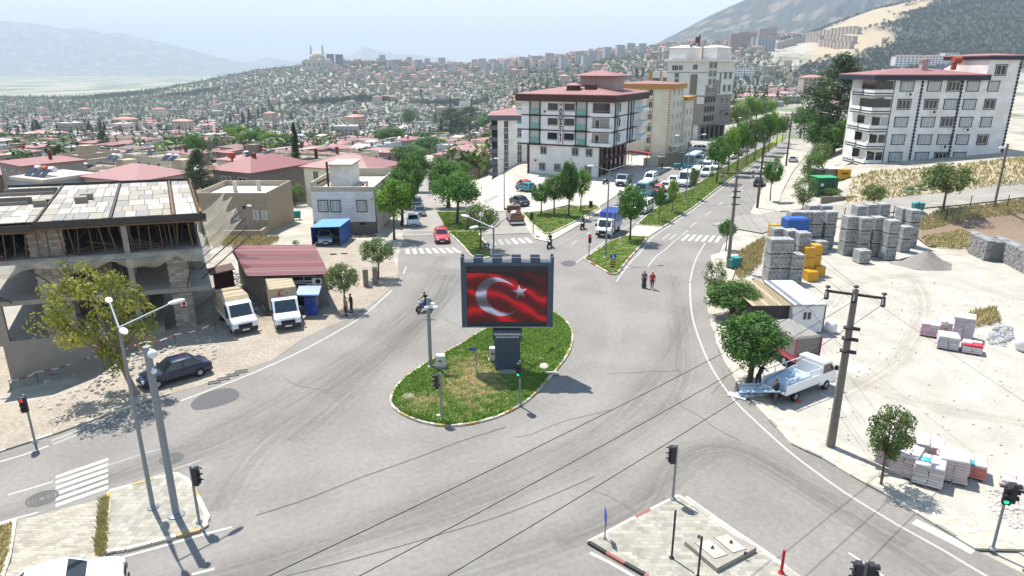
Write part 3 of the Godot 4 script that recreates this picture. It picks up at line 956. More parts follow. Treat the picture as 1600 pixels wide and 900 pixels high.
# a hipped roof over the rectangle, eaves out by o
func hip(lo: Vector2, hi: Vector2, y: float, rise: float, o := 0.5, thick := 0.15) -> MB:
	var mb := MB.new()
	var a := lo - v2(o, o)
	var b := hi + v2(o, o)
	var w := b.x - a.x
	var d := b.y - a.y
	var k := minf(w, d) / 2
	var r0 := v3(a.x + k, y + rise, (a.y + b.y) / 2) if w >= d else v3((a.x + b.x) / 2, y + rise, a.y + k)
	var r1 := v3(b.x - k, y + rise, (a.y + b.y) / 2) if w >= d else v3((a.x + b.x) / 2, y + rise, b.y - k)
	var c := [v3(a.x, y, a.y), v3(b.x, y, a.y), v3(b.x, y, b.y), v3(a.x, y, b.y)]
	if w >= d:
		mb.quad(c[3], c[2], r1, r0)
		mb.quad(c[1], c[0], r0, r1)
		mb.tri(c[2], c[1], r1)
		mb.tri(c[0], c[3], r0)
	else:
		mb.quad(c[2], c[1], r0, r1)
		mb.quad(c[0], c[3], r1, r0)
		mb.tri(c[3], c[2], r1)
		mb.tri(c[1], c[0], r0)
	mb.span(v3(a.x, y - thick, a.y), v3(b.x, y - 0.002, b.y))
	return mb

func ac_unit(parent: Node, at: Transform3D) -> void:
	var mb := MB.new()
	mb.box(v3(0,0,0.18), v3(0.8,0.56,0.3))
	var o := put("air_conditioner", mb, M.white_paint, parent)
	o.transform = at
	var f := MB.new()
	f.tube(v3(0.1,0,0.33), v3(0.1,0,0.345), 0.22, 0.22, 12)
	put("fan", f, M.black, o)

func white_navy_house() -> void:
	var o := thing("apartment_house", "white five storey apartment house with navy trim and pink roof on the right slope", "building", v3(62.1,3.0,-118))
	slabp("wall", v3(0,-1.5,-12),v3(16.2,15.0,0), M.white_render, o)
	slabp("stair_tower", v3(16.2,-1.5,-12),v3(21.6,18.2,0.004), M.white_render, o)
	slabp("plinth", v3(0,-1.6,0.003),v3(3.2,1.0,0.05), M.white_render, o)
	slabp("fascia", v3(-2.4,15.0,-12.6),v3(16.6,15.75,0.7), M.navy, o)
	put("roof", hip(v2(-1.9,-12.2), v2(16.1,0.3), 15.9, 0.95, 0.5), M.roof_pink, o)
	slabp("tower_fascia", v3(15.95,18.2,-12.3),v3(22.1,18.75,0.5), M.navy, o)
	put("tower_roof", hip(v2(16.2,-12), v2(21.8,0.1), 18.9, 0.35, 0.35), M.roof_pink, o)
	var xs := [3.4, 7.9, 11.15, 14.3, 17.7]
	var ws := [2.0, 2.05, 2.0, 1.9, 1.6]
	for fl in 5:
		var y: float = 2.45 + fl * 2.9
		for k in 5:
			if fl == 0 and k == 4:
				continue
			var win := window_at(o, front(xs[k], y, 0.005 if k < 4 else 0.009), ws[k], 1.45, 3 if k < 4 else 2, M.white_frame, M.glass_dark if k == 4 and fl % 2 == 1 or k == 2 and fl == 2 else pick([M.glass_curtain, M.glass_curtain, M.glass_curtain, M.glass_dark]), M.navy, 0.16)
		for q in [[-1.9, 0.0, -3.4], [-1.4, -5.2, -8.6]]:
			var b := MB.new()
			b.span(v3(q[0], y - 1.75, q[2]), v3(1.2 if q[1] == 0.0 else -0.004, y - 1.5, q[1] + 0.15))
			var bal := put("balcony", b, M.white_render, o)
			var p := MB.new()
			p.span(v3(q[0], y - 1.5, q[1] + 0.07), v3(1.2 if q[1] == 0.0 else -0.004, y - 0.55, q[1] + 0.15))
			p.span(v3(q[0], y - 1.5, q[2]), v3(q[0] + 0.08, y - 0.55, q[1] + 0.07))
			put("parapet", p, M.white_render, bal)
			for s in [0.1, 0.5]:
				var n := MB.new()
				n.span(v3(q[0] - 0.02, y - 1.75 + s, q[1] + 0.15), v3(1.2 if q[1] == 0.0 else -0.004, y - 1.75 + s + 0.17, q[1] + 0.175))
				n.span(v3(q[0] - 0.025, y - 1.75 + s, q[2]), v3(q[0], y - 1.75 + s + 0.17, q[1] + 0.15))
				put("stripe", n, M.navy, bal)
			if q[1] == 0.0:
				var r := MB.new()
				r.span(v3(0.02, y - 0.52, 0.01), v3(1.1, y + 0.82, 0.05))
				put("balcony_glazing", r, pick([M.glass_dark, M.glass_dark, M.glass_curtain]), bal)
				if fl >= 3:
					var s := MB.new()
					s.span(v3(-1.82, y - 0.54, 0.02), v3(0.0, y + 0.85, 0.06))
					s.span(v3(-1.85, y - 0.54, -3.3), v3(-1.8, y + 0.85, 0.02))
					put("balcony_glazing", s, M.glass_dark, bal)
			var dk := MB.new()
			dk.span(v3(-0.02, y - 1.45, q[2] + 0.4), v3(-0.005, y + 0.7, q[1] - 0.4))
			put("balcony_door", dk, M.glass_dark, bal)
	window_at(o, front(18.4, 16.6, 0.009), 1.6, 1.5, 2, M.white_frame, M.glass_dark, M.navy, 0.16)
	slabp("corner_strip", v3(1.22,-0.4,0.004),v3(1.36,15.0,0.08), M.navy, o)
	for x in [5.9, 12.5, 21.45]:
		var mb := MB.new()
		var top := 15.0 if x < 20 else 18.2
		mb.span(v3(x - 0.09, -0.4, 0.006), v3(x + 0.09, top, 0.075))
		var y := 0.0
		while y < top - 0.3:
			mb.span(v3(x - 0.2, y, 0.006), v3(x + 0.2, y + 0.28, 0.1))
			y += 0.56
		put("quoin", mb, M.navy, o)
	for q in [[3.9, 12.75], [11.3, 4.2], [8.4, 9.9], [14.6, 7.0]]:
		ac_unit(o, front(q[0], q[1], 0.005))
	var ch := MB.new()
	ch.span(v3(7.6,16.0,-5), v3(8.6,18.1,-4))
	ch.span(v3(7.45,18.1,-5.15), v3(8.75,18.3,-3.85))
	put("chimney", ch, M.pinkish, o)
	var tk := MB.new()
	tk.tube(v3(13.9,18.2,-6), v3(15.2,18.2,-6), 0.6, 0.6, 14)
	tk.box(v3(14.2,17.2,-6), v3(0.7,1.2,0.5))
	var h := put("water_tank", tk, M.orange, o)
	var pn := MB.new()
	pn.box(v3(12.3,17.2,-5.4), v3(2.6,0.12,1.6), 0.0, Basis(Vector3.BACK, 0.5))
	put("solar_panel", pn, M.panel_blue, h)

func striped_glass(parent: Node, x: float, y: float, z: float, turn: int, w: float, h: float) -> void:
	var at := front(x, y, z) if turn == 0 else east(x, y, z)
	var o := window_at(parent, at, w, h, 3, M.white_frame, M.glass_curtain)
	var b := MB.new()
	b.box(v3(0, -h / 2 + 0.55, 0.16), v3(w + 0.1, 0.95, 0.03))
	put("balustrade", b, M.glass_green, o)
	var f := MB.new()
	for s in [-1, 1]:
		f.box(v3(s * (w / 2 + 0.1), 0, 0.1), v3(0.2, h + 0.3, 0.2))
	f.box(v3(0, -h / 2 - 0.2, 0.13), v3(w + 0.6, 0.4, 0.26))
	put("black_surround", f, M.black_metal, o)

func corner_house() -> void:
	var o := thing("apartment_house", "white apartment house with brown eaves, green balconies and a vertical name sign", "building", v3(1.85,0,-137), -0.452)
	var W := 18.4
	slabp("lower_wall", v3(1.2,-4,-19),v3(15.9,5.7,-0.4), M.white_render, o)
	slabp("upper_wall", v3(0,5.7,-20.4), v3(W, 13.9, 0), M.white_render_cool, o)
	slabp("eaves", v3(-0.9,13.9,-21.4), v3(W + 1.0, 15.1, 1.0), M.brown, o)
	put("roof", hip(v2(-0.6,-21.1), v2(W + 0.7, 0.7), 15.25, 1.7, 0.35), M.roof_pink, o)
	var ph := slabp("roof_house", v3(9,15.3,-14),v3(16,18.4,-8), M.pinkish, o)
	put("roof_house_roof", hip(v2(8,-15), v2(16.5,-7), 18.5, 1.0, 0.4), M.roof_pink, ph)
	slabp("dormer", v3(8.2,15.6,-4.4),v3(10.4,16.7,-2.8), M.brown, o)
	put("dormer_roof", hip(v2(8.0,-4.6), v2(10.6,-2.6), 16.8, 0.4, 0.2), M.roof_pink, o)
	slabp("dormer", v3(11.6,15.7,-5),v3(13.6,16.9,-3.4), M.brown, o)
	for q in [[5.62, 5.9], [8.4, 8.62], [11.15, 11.37]]:
		slabp("brown_band", v3(-0.05, q[0], 0.004), v3(W + 0.05, q[1], 0.08), M.brown, o)
		slabp("brown_band", v3(W + 0.004, q[0], -20.4), v3(W + 0.08, q[1], 0.0), M.brown, o)
	for fl in 3:
		var y: float = 7.25 + fl * 2.72
		striped_glass(o, 2.9, y - 0.1, 0.005, 0, 1.9, 2.3)
		striped_glass(o, 12.4, y - 0.1, 0.005, 0, 1.9, 2.3)
		for x in [6.6, 10.0]:
			var wn := window_at(o, front(x, y + 0.1, 0.005), 2.0, 1.45, 3, M.black_metal, M.glass_dark)
			var r := MB.new()
			r.box(v3(0,-0.5,0.14), v3(2.1,0.05,0.05))
			r.box(v3(0,-0.68,0.1), v3(2.1,0.08,0.1))
			put("rail", r, M.white_frame, wn)
		var nk := MB.new()
		nk.span(v3(14.6, y - 0.95, 0.004), v3(17.9, y + 1.05, 0.03))
		var bay := put("balcony_recess", nk, M.glass_dark if fl == 2 else M.shade_grey, o)
		var bp := MB.new()
		bp.span(v3(14.3, y - 1.35, 0.03), v3(18.5, y - 0.75, 0.5))
		put("parapet", bp, M.white_render_cool, bay)
		var rl := MB.new()
		rl.span(v3(14.4, y - 0.35, 0.42), v3(18.45, y - 0.3, 0.47))
		for i in 9:
			rl.span(v3(14.4 + i * 0.5, y - 0.75, 0.43), v3(14.44 + i * 0.5, y - 0.35, 0.46))
		put("rail", rl, M.steel, bay)
		if fl < 2:
			window_at(bay, front(15.6, y - 0.1, 0.035), 0.9, 1.8, 1, M.white_frame, M.glass_dark)
		striped_glass(o, W + 0.005, y - 0.1, -2.3, 1, 1.3, 2.3)
		window_at(o, east(W + 0.005, y + 0.1, -4.6), 0.8, 1.6, 1, M.black_metal, M.glass_dark)
		striped_glass(o, W + 0.005, y - 0.1, -12.5, 1, 1.6, 2.3)
		var eb := MB.new()
		eb.span(v3(W + 0.006, y - 1.35, -19.6), v3(W + 1.5, y - 0.45, -15.2))
		var e := put("balcony", eb, M.white_render_cool, o)
		var eg := MB.new()
		eg.span(v3(W + 1.42, y - 0.45, -19.5), v3(W + 1.46, y - 0.05, -15.3))
		put("balustrade", eg, M.glass_green, e)
		var wb := MB.new()
		wb.span(v3(-1.3, y - 1.35, -7), v3(-0.006, y - 0.5, -0.5))
		var wbn := put("balcony", wb, M.white_render_cool, o)
		var wg := MB.new()
		wg.span(v3(-1.28, y - 0.5, -0.56), v3(-0.01, y - 0.15, -0.52))
		put("balustrade", wg, M.glass_green, wbn)
	slabp("brown_pilaster", v3(W + 0.004, 5.9, -10.2), v3(W + 0.16, 13.9, -9.7), M.brown, o)
	slabp("brown_pilaster", v3(1.2,-4,-0.396),v3(1.6,5.6,-0.25), M.brown, o)
	for q in [[4.6, 4.6], [11.2, 4.6], [14.0, 4.6], [4.4, 1.4], [7.6, 1.4], [13.9, 1.4]]:
		window_at(o, front(q[0], q[1], -0.395), 1.05, 1.2, 2, M.white_frame, M.glass_dark, M.black_metal)
	for q in [[8.2, 9.3], [4.9, 12.0], [11.4, 6.5], [9.4, 2.4], [2.9, 2.6]]:
		ac_unit(o, front(q[0], q[1], 0.005 if q[1] > 5.7 else -0.395))
	for s in 6:
		var z0 := -1.2 - s * 2.9
		var g := MB.new()
		g.span(v3(15.904, 0.15, z0 - 2.6), v3(15.95, 2.5, z0))
		g.span(v3(15.904, 3.1, z0 - 2.6), v3(15.95, 5.2, z0))
		var sf := put("shop_window", g, M.glass_dark, o)
		var pf := MB.new()
		pf.span(v3(15.904, -0.3, z0), v3(16.2, 5.6, z0 + 0.3))
		put("pillar", pf, M.brown, sf)
		var sg := MB.new()
		sg.span(v3(15.955, 2.5, z0 - 2.6), v3(16.1, 3.1, z0))
		put("fascia", sg, M.brown, sf)
		var md := MB.new()
		for i in 3:
			md.span(v3(15.952, 0.15, z0 - 0.9 * i - 0.05), v3(15.99, 5.2, z0 - 0.9 * i)) if i else null
		put("mullion", md, M.steel, sf)
	var pl := MB.new()
	pl.span(v3(7.95,5.95,0.004), v3(8.72,14.2,0.12))
	var sign_ := put("name_board", pl, M.white_render, o)
	var ed := MB.new()
	for x in [7.9, 8.72]:
		ed.span(v3(x, 5.95, 0.006), v3(x + 0.06, 14.1, 0.16))
	put("edging", ed, M.brown, sign_)
	var text := "AKDERELİ"
	for i in text.length():
		var tm := TextMesh.new()
		tm.text = text[i]
		tm.font = M_font
		tm.font_size = 64
		tm.pixel_size = 0.0165
		tm.depth = 0.04
		var l := put("letter", tm, M.black, sign_)
		l.position = v3(8.33, 12.35 - i * 0.72, 0.145)
	for y in [13.3, 6.75]:
		var d := MB.new()
		d.plate([v2(8.33, y + 0.34), v2(8.15, y), v2(8.33, y - 0.34), v2(8.51, y)], 0.122, 0.16)
		put("ornament", d, M.brown_red, sign_)
	var aw := MB.new()
	aw.box(v3(18.6,2.9,-19.2), v3(4.6,0.15,3.0), 0.0, Basis(Vector3.BACK, -0.08))
	put("awning", aw, M.red, o)
	var fr := MB.new()
	for x in [16.6, 20.6]:
		for z in [-20.5, -17.9]:
			fr.tube(v3(x, 0, z), v3(x, 2.9, z), 0.07)
	put("awning_post", fr, M.red, o)

func grey_band_house() -> void:
	var o := thing("apartment_house", "narrow white six storey house with grey window bands beside the brown eaved one", "building", v3(-3.2,-6.3,-155), -0.05)
	slabp("wall", v3(0,-3,-14),v3(12,15.2,0), M.white_render, o)
	slabp("eaves", v3(-2.2,15.2,-14.5),v3(12.2,16.2,0.6), M.grey_blue, o)
	put("roof", hip(v2(-2,-14.2), v2(12,0.4), 16.3, 1.5, 0.3), M.roof_pink, o)
	for k in 2:
		var x := 1.9 + 3.0 * k
		for fl in 6:
			var y := 1.6 + fl * 2.55
			window_at(o, front(x, y, 0.005), 1.0, 1.5, 2, M.white_frame, M.glass_dark)
			slabp("grey_panel", v3(x - 0.5, y + 0.78, 0.004), v3(x + 0.5, y + 1.77, 0.04), M.grey_blue, o)
			if k == 0:
				slabp("balcony", v3(-1.9, y - 1.3, -6), v3(-0.006, y - 0.3, -0.4), M.grey_blue, o)
				slabp("balcony_glazing", v3(-1.4, y - 0.28, -5.6), v3(-0.006, y + 1.1, -0.7), M.glass_dark, o)
	slabp("pilaster", v3(6.6,-3,0.004),v3(6.8,15.2,0.2), M.brown, o)

func cream_block() -> void:
	var o := thing("apartment_house", "cream apartment house with ochre eaves and one column of narrow windows", "building", v3(24.6,-1,-171.6), -0.489)
	slabp("wall", v3(0,-2,-12),v3(14,16.2,0), M.cream, o)
	slabp("eaves", v3(-0.4,16.2,-12.4),v3(14.6,17.3,0.5), M.ochre, o)
	put("roof", hip(v2(0,-12), v2(14,0), 17.35, 0.6, 0.2), M.roof_pink, o)
	for fl in 6:
		var y := 1.6 + fl * 2.75
		window_at(o, front(9.3, y, 0.005), 0.95, 1.5, 2, M.white_frame, M.glass_dark)
		slabp("panel", v3(8.95, y + 0.85, 0.004), v3(9.65, y + 1.3, 0.05), M.ochre, o)
		for z in [-3.0, -7.0, -10.0]:
			window_at(o, east(14.005, y, z), 0.9, 1.6, 2, M.white_frame, M.glass_dark)
		window_at(o, front(2.8, y, 0.005), 1.6, 1.4, 2, M.white_frame, M.glass_dark)
	for x in [8.6, 9.9]:
		slabp("ochre_strip", v3(x - 0.06, 0, 0.004), v3(x + 0.06, 16.2, 0.05), M.ochre, o)
	var q := MB.new()
	var y := 0.5
	while y < 16:
		q.span(v3(13.6, y, 0.004), v3(14.06, y + 0.3, 0.09))
		y += 0.6
	put("quoin", q, M.ochre, o)
	slabp("rear_wing", v3(4,-2,-20),v3(14.6,13.2,-12.01), M.cream, o)
	slabp("rear_eaves", v3(3.7,13.2,-20.3),v3(15.1,14.1,-12.02), M.ochre, o)
	for fl in 4:
		for z in [-14.0, -17.5]:
			window_at(o, east(14.605, 2.0 + fl * 2.8, z), 1.0, 1.6, 2, M.white_frame, M.glass_dark)
	slabp("porch", v3(14.01,3.0,-7),v3(16.4,3.4,-1), M.cream, o)

# the tall house whose render has come off in the earthquake
func damaged_block() -> void:
	var o := thing("damaged_block", "tall earthquake damaged block, its render fallen off to bare grey brick", "building", v3(46.5,-0.5,-214.2), -0.785)
	var W := 13.0
	slabp("shop_storey", v3(0.6,-1,-15.5), v3(W - 1.0, 4.6, -0.6), M.brick_grey, o)
	slabp("brick_storeys", v3(0,4.6,-16), v3(W, 12.6, 0), M.brick_grey, o)
	slabp("render", v3(-0.05,12.6,-16.05), v3(W + 0.05, 22.2, 0.05), M.white_render_dirty, o)
	for q in [[0.0, 12.6, 3.9, 15.4], [0.0, 15.4, 2.8, 16.2], [2.8, 15.4, 3.9, 15.9]]:
		slabp("bare_brick", v3(q[0] - 0.06, q[1], 0.052), v3(q[2], q[3], 0.1), M.brick_grey, o)
	for q in [[3.95, 4.7, 4.6, 9.0], [3.95, 9, 4.5, 10.6], [8.6, 6.6, 9.3, 8.2], [0.3, 0.3, 2.4, 3.2], [1.0, 3.2, 2.9, 4.4], [8.2, 0, 9.6, 5.4], [8.8, 5.4, 9.7, 6.6], [9.6, 0, 11.4, 4.4], [0.1, 4.7, 1.5, 7.4], [1.5, 4.7, 2.3, 6.0], [5.4, 9.4, 7.4, 11.0], [10.6, 10.4, 12.9, 12.4]]:
		slabp("render_patch", v3(q[0], q[1], -0.596 if q[3] < 4.6 else 0.004), v3(q[2], q[3], -0.52 if q[3] < 4.6 else 0.06), M.white_render_dirty, o)
	for q in [[-0.05, 12.5, 15.6], [-2.0, 12.6, 14.8], [-4.0, 12.6, 16.2], [-5.6, 12.6, 17.0]]:
		slabp("bare_brick", v3(W + 0.052, q[1], q[0] - 1.7), v3(W + 0.1, q[2], q[0]), M.brick_grey, o)
	for y in [4.5, 12.55, 19.0]:
		slabp("band", v3(-0.1, y, -16.1), v3(W + 0.14, y + 0.2, 0.14), M.shade_grey, o)
	slabp("glass_brick_panel", v3(8.0,12.9,0.054),v3(10.3,18.6,0.12), M.glass_brick, o)
	for q in [[2.6, 20.4, 2.2], [4.5, 20.4, 1.4], [9.3, 20.6, 1.6]]:
		window_at(o, front(q[0], q[1], 0.055), q[2], 1.5, 3, M.white_frame, M.glass_dark)
	for y in [14.6, 16.6, 18.4]:
		window_at(o, front(3.4, y, 0.105), 1.2, 1.3, 2, M.white_frame, M.glass_dark, M.shade_grey)
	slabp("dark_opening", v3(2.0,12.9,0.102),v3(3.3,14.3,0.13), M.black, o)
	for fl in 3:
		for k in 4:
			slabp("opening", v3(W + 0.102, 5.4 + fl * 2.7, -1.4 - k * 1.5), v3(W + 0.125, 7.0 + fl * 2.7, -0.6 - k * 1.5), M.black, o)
	for fl in 4:
		for z in [-2.2, -4.6]:
			window_at(o, east(W + 0.105, 14.2 + fl * 2.3, z), 1.4, 1.5, 2, M.white_frame, M.glass_dark, M.shade_grey)
		for z in [-11.0, -14.0]:
			window_at(o, east(W + 0.055, 7.4 + fl * 3.6, z), 1.5, 1.8, 2, M.white_frame, M.glass_dark, M.shade_grey)
	slabp("glass_brick_panel", v3(W + 0.054, 13, -8.6), v3(W + 0.1, 19, -7.6), M.glass_brick, o)
	slabp("torn_balcony", v3(W + 0.006, 4.2, -15.5), v3(W + 2.2, 4.55, -6.5), M.shade_grey, o)
	slabp("torn_balcony", v3(W + 0.006, 7.6, -15.5), v3(W + 1.4, 7.9, -9.5), M.shade_grey, o)
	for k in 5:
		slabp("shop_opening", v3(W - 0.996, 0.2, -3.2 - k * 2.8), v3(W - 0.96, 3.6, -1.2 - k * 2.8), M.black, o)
	slabp("roof", v3(-0.8,22.2,-16.8), v3(W + 1.4, 22.7, 1.0), M.white_paint, o)
	for q in [[-0.5, -9.5, 5.4, -1.0], [8.0, -13.0, 13.0, -5.0]]:
		slabp("roof_room", v3(q[0], 22.71, q[1]), v3(q[2], 26.0, q[3]), M.white_render_dirty, o)
		put("roof_room_roof", hip(v2(q[0], q[1]), v2(q[2], q[3]), 26.1, 0.7, 0.3), M.white_paint, o)
	var wr := MB.new()
	wr.box(v3(5.6,27.0,-4.6), v3(2.6,0.2,2.2), 0.4, Basis(Vector3.BACK, 0.5))
	wr.box(v3(6.6,28.3,-4.6), v3(1.0,1.4,1.0), 0.2)
	wr.tube(v3(7.2,26.5,-4.6), v3(7.2,29.6,-4.6), 0.3, 0.2)
	wr.tube(v3(9.5,22.6,-3.0), v3(9.5,26.0,-3.0), 0.15)
	put("wrecked_tank_stand", wr, M.rust, o)
	slabp("side_wing", v3(-8.4,-1,-14),v3(-0.06,19.4,-3), M.white_render_dirty, o)
	slabp("glass_brick_panel", v3(-3.4,12,-2.996),v3(-1.6,17.6,-2.93), M.glass_brick, o)
	slabp("ochre_corner", v3(-8.6,10,-3.2),v3(-7.2,19.5,-2.94), M.ochre, o)
	slabp("ochre_corner", v3(-4.4,10,-3.0),v3(-3.9,19.5,-2.94), M.ochre, o)
	window_at(o, front(-5.8, 16.6, -2.995), 2.6, 1.8, 3, M.white_frame, M.glass_dark)

func panel_house() -> void:
	var o := thing("house", "small flat roofed house clad in white panels above a brown plinth", "house", v3(-25.1,0,-84.8))
	slabp("wall", v3(0,-0.3,-13),v3(7.9,5.25,0), M.cream_dull, o)
	slabp("plinth", v3(-0.02,-0.3,0.004),v3(7.92,1.42,0.04), M.taupe, o)
	for k in 9:
		slabp("cladding_panel", v3(0.0, 1.44 + k * 0.425, 0.004), v3(7.9, 1.44 + k * 0.425 + 0.41, 0.075), M.cladding, o)
	for x in [1.4, 2.95, 6.25]:
		window_at(o, front(x, 3.45, 0.076), 1.05, 1.3, 2, M.white_frame, M.glass_curtain, M.taupe_dark)
	slabp("vent", v3(5.8,1.05,0.045),v3(6.6,1.3,0.06), M.black, o)
	slabp("corner_strip", v3(7.9,-0.3,-0.1),v3(8.02,5.4,0.1), M.taupe_dark, o)
	slabp("roof", v3(0.15,5.1,-12.9),v3(7.75,5.28,-0.15), M.concrete_pale, o)
	for q in [[0, -0.18, 7.9, 0.08], [0, -13, 7.9, -12.8], [0, -12.8, 0.18, -0.18], [7.72, -12.8, 7.9, -0.18]]:
		slabp("parapet", v3(q[0], 5.252, q[1]), v3(q[2], 5.85 if q[1] > -1 or q[0] > 7 else 6.4, q[3]), M.cream_dull, o)
	var st := slabp("stair_head", v3(1.6,5.3,-8.4),v3(4.3,8.0,-3.4), M.white_render_dirty, o)
	slabp("roof_slab", v3(1.3,8.0,-8.7),v3(4.6,8.2,-3.1), M.cream_dull, st)
	var ch := MB.new()
	ch.tube(v3(1.55,5.4,-2.6), v3(1.55,8.6,-2.6), 0.14)
	ch.tube(v3(0.2,5.9,-2.2), v3(1.5,6.5,-2.5), 0.12)
	put("flue", ch, M.rust_dark, o)
	slabp("chimney", v3(6.5,5.3,-2.0),v3(6.8,6.3,-1.7), M.cream_dull, o)
	var pot := MB.new()
	pot.lathe(v3(5.6,5.28,-4.5), [v2(0.14,0),v2(0.2,0.3),v2(0.0,0.31)], 8)
	put("red_pot", pot, M.red, o)

func hip_house(label: String, at: Vector3, turn: float, w: float, d: float, h: float, rise: float, wall: Material, roof: Material, wins: Array, called := "house") -> Node3D:
	var o := thing(called, label, "house", at, turn)
	slabp("wall", v3(0, -3, -d), v3(w, h - 0.16, 0), wall, o)
	put("roof", hip(v2(0, -d), v2(w, 0), h, rise, 0.6), roof, o)
	for q in wins:
		if q[0] == 0:
			window_at(o, front(q[1], q[2], 0.005), q[3], q[4], 2, M.white_frame, M.glass_dark)
		elif q[0] == 1:
			window_at(o, east(w + 0.005, q[2], -q[1]), q[3], q[4], 2, M.white_frame, M.glass_dark)
		else:
			window_at(o, westw(-0.005, q[2], -q[1]), q[3], q[4], 2, M.white_frame, M.glass_dark)
	return o

func terrace_house() -> void:
	var o := thing("house", "low stained beige house with a white flat roof behind the nets", "house", v3(-40.2,-0.4,-85.6))
	slabp("wall", v3(0,-2,-10),v3(9.2,4.6,0), M.beige_stained, o)
	slabp("roof", v3(0.2,4.45,-9.8),v3(9.0,4.64,-0.2), M.white_paint, o)
	for q in [[0, -0.2, 9.2, 0.06], [0, -10.06, 9.2, -9.8], [0, -9.8, 0.2, -0.2], [9.0, -9.8, 9.2, -0.2]]:
		slabp("parapet", v3(q[0], 4.602, q[1]), v3(q[2], 5.35, q[3]), M.beige_stained, o)
	for q in [[3.2, -5], [6.0, -6]]:
		slabp("chimney", v3(q[0], 4.6, q[1]), v3(q[0] + 0.45, 6.0, q[1] + 0.45), M.cream_dull, o)
	for x in [5.0, 7.6, 8.7]:
		window_at(o, front(x, 2.5, 0.005), 0.7, 1.2, 1, M.white_frame, M.glass_curtain)
	slabp("vent", v3(6.0,3.3,0.004),v3(6.4,3.7,0.02), M.black, o)
	slabp("yard_wall", v3(4.6,-1.5,3.2),v3(9.3,1.3,3.45), M.beige_stained, o)
	slabp("yard_wall", v3(9.05,-1.5,0.06),v3(9.3,1.3,3.2), M.beige_stained, o)

func red_shop() -> void:
	var o := thing("shop_shed", "low grey workshop under a faded red corrugated roof", "workshop", Vector3.ZERO)
	var q := [v2(-21.6,-56.2),v2(-16.0,-56.6),v2(-19.3,-63.3),v2(-26.4,-63.3)]
	var mb := MB.new()
	mb.prism(q, -0.3, 3.1)
	put("wall", mb, M.grey_render, o)
	var a := [v2(-22.4,-55.2),v2(-15.6,-55.8),v2(-19.0,-63.9),v2(-27.0,-63.7)]
	var n := 26
	for i in n:
		var r := MB.new()
		r.col = vary(Color(0.30, 0.10, 0.11).lerp(Color(0.30, 0.22, 0.21), rnd(0, 0.55)), 0.15)
		var t0 := float(i) / n
		var t1 := float(i + 1) / n
		for k in 4:
			var u0 := lerpf(t0, t1, k / 4.0)
			var u1 := lerpf(t0, t1, (k + 1) / 4.0)
			var h0 := 0.055 * sin(k * PI / 2)
			var h1 := 0.055 * sin((k + 1) * PI / 2)
			var f0: Vector2 = a[0].lerp(a[3], u0)
			var f1: Vector2 = a[0].lerp(a[3], u1)
			var b0: Vector2 = a[1].lerp(a[2], u0)
			var b1: Vector2 = a[1].lerp(a[2], u1)
			var y0 := lerpf(3.22, 3.75, u0) + h0 + rnd(0, 0.012)
			var y1 := lerpf(3.22, 3.75, u1) + h1
			r.quad(v3(f0.x, y0, f0.y), v3(b0.x, y0, b0.y), v3(b1.x, y1, b1.y), v3(f1.x, y1, f1.y))
		put("roof_sheet", r, M.tinted_fine, o)
	var th := MB.new()
	th.prism(a, 3.1, 3.18)
	put("roof_frame", th, M.rust_dark, o)
	var yaw := -v2(5.6,-0.4).angle()
	var bs := Basis(Vector3.UP, yaw)
	var f0 := v3(-21.6,0,-56.2)
	var at := func(x: float, y: float, z := 0.01) -> Transform3D: return Transform3D(bs, f0 + bs * v3(x, y, z))
	window_at(o, at.call(1.05, 2.05), 0.75, 0.85, 1, M.white_frame, M.glass_dark)
	var d := window_at(o, at.call(3.35, 1.15), 1.0, 2.2, 1, M.white_frame, M.black)
	window_at(o, at.call(3.6, 2.65), 1.9, 0.5, 2, M.white_frame, M.glass_dark)
	window_at(o, at.call(4.3, 1.4), 0.7, 1.6, 1, M.white_frame, M.glass_curtain)
	ac_unit(o, at.call(4.75, 2.45))
	var ln := MB.new()
	ln.box(v3(-26.6,1.1,-60.2), v3(1.6,2.3,1.7), 0.5)
	var lt := put("lean_to", ln, M.maroon, o)
	var lr := MB.new()
	lr.box(v3(-26.7,2.4,-60.1), v3(2.2,0.08,2.3), 0.5, Basis(Vector3.BACK, 0.12))
	put("lean_to_roof", lr, M.roof_faded, lt)

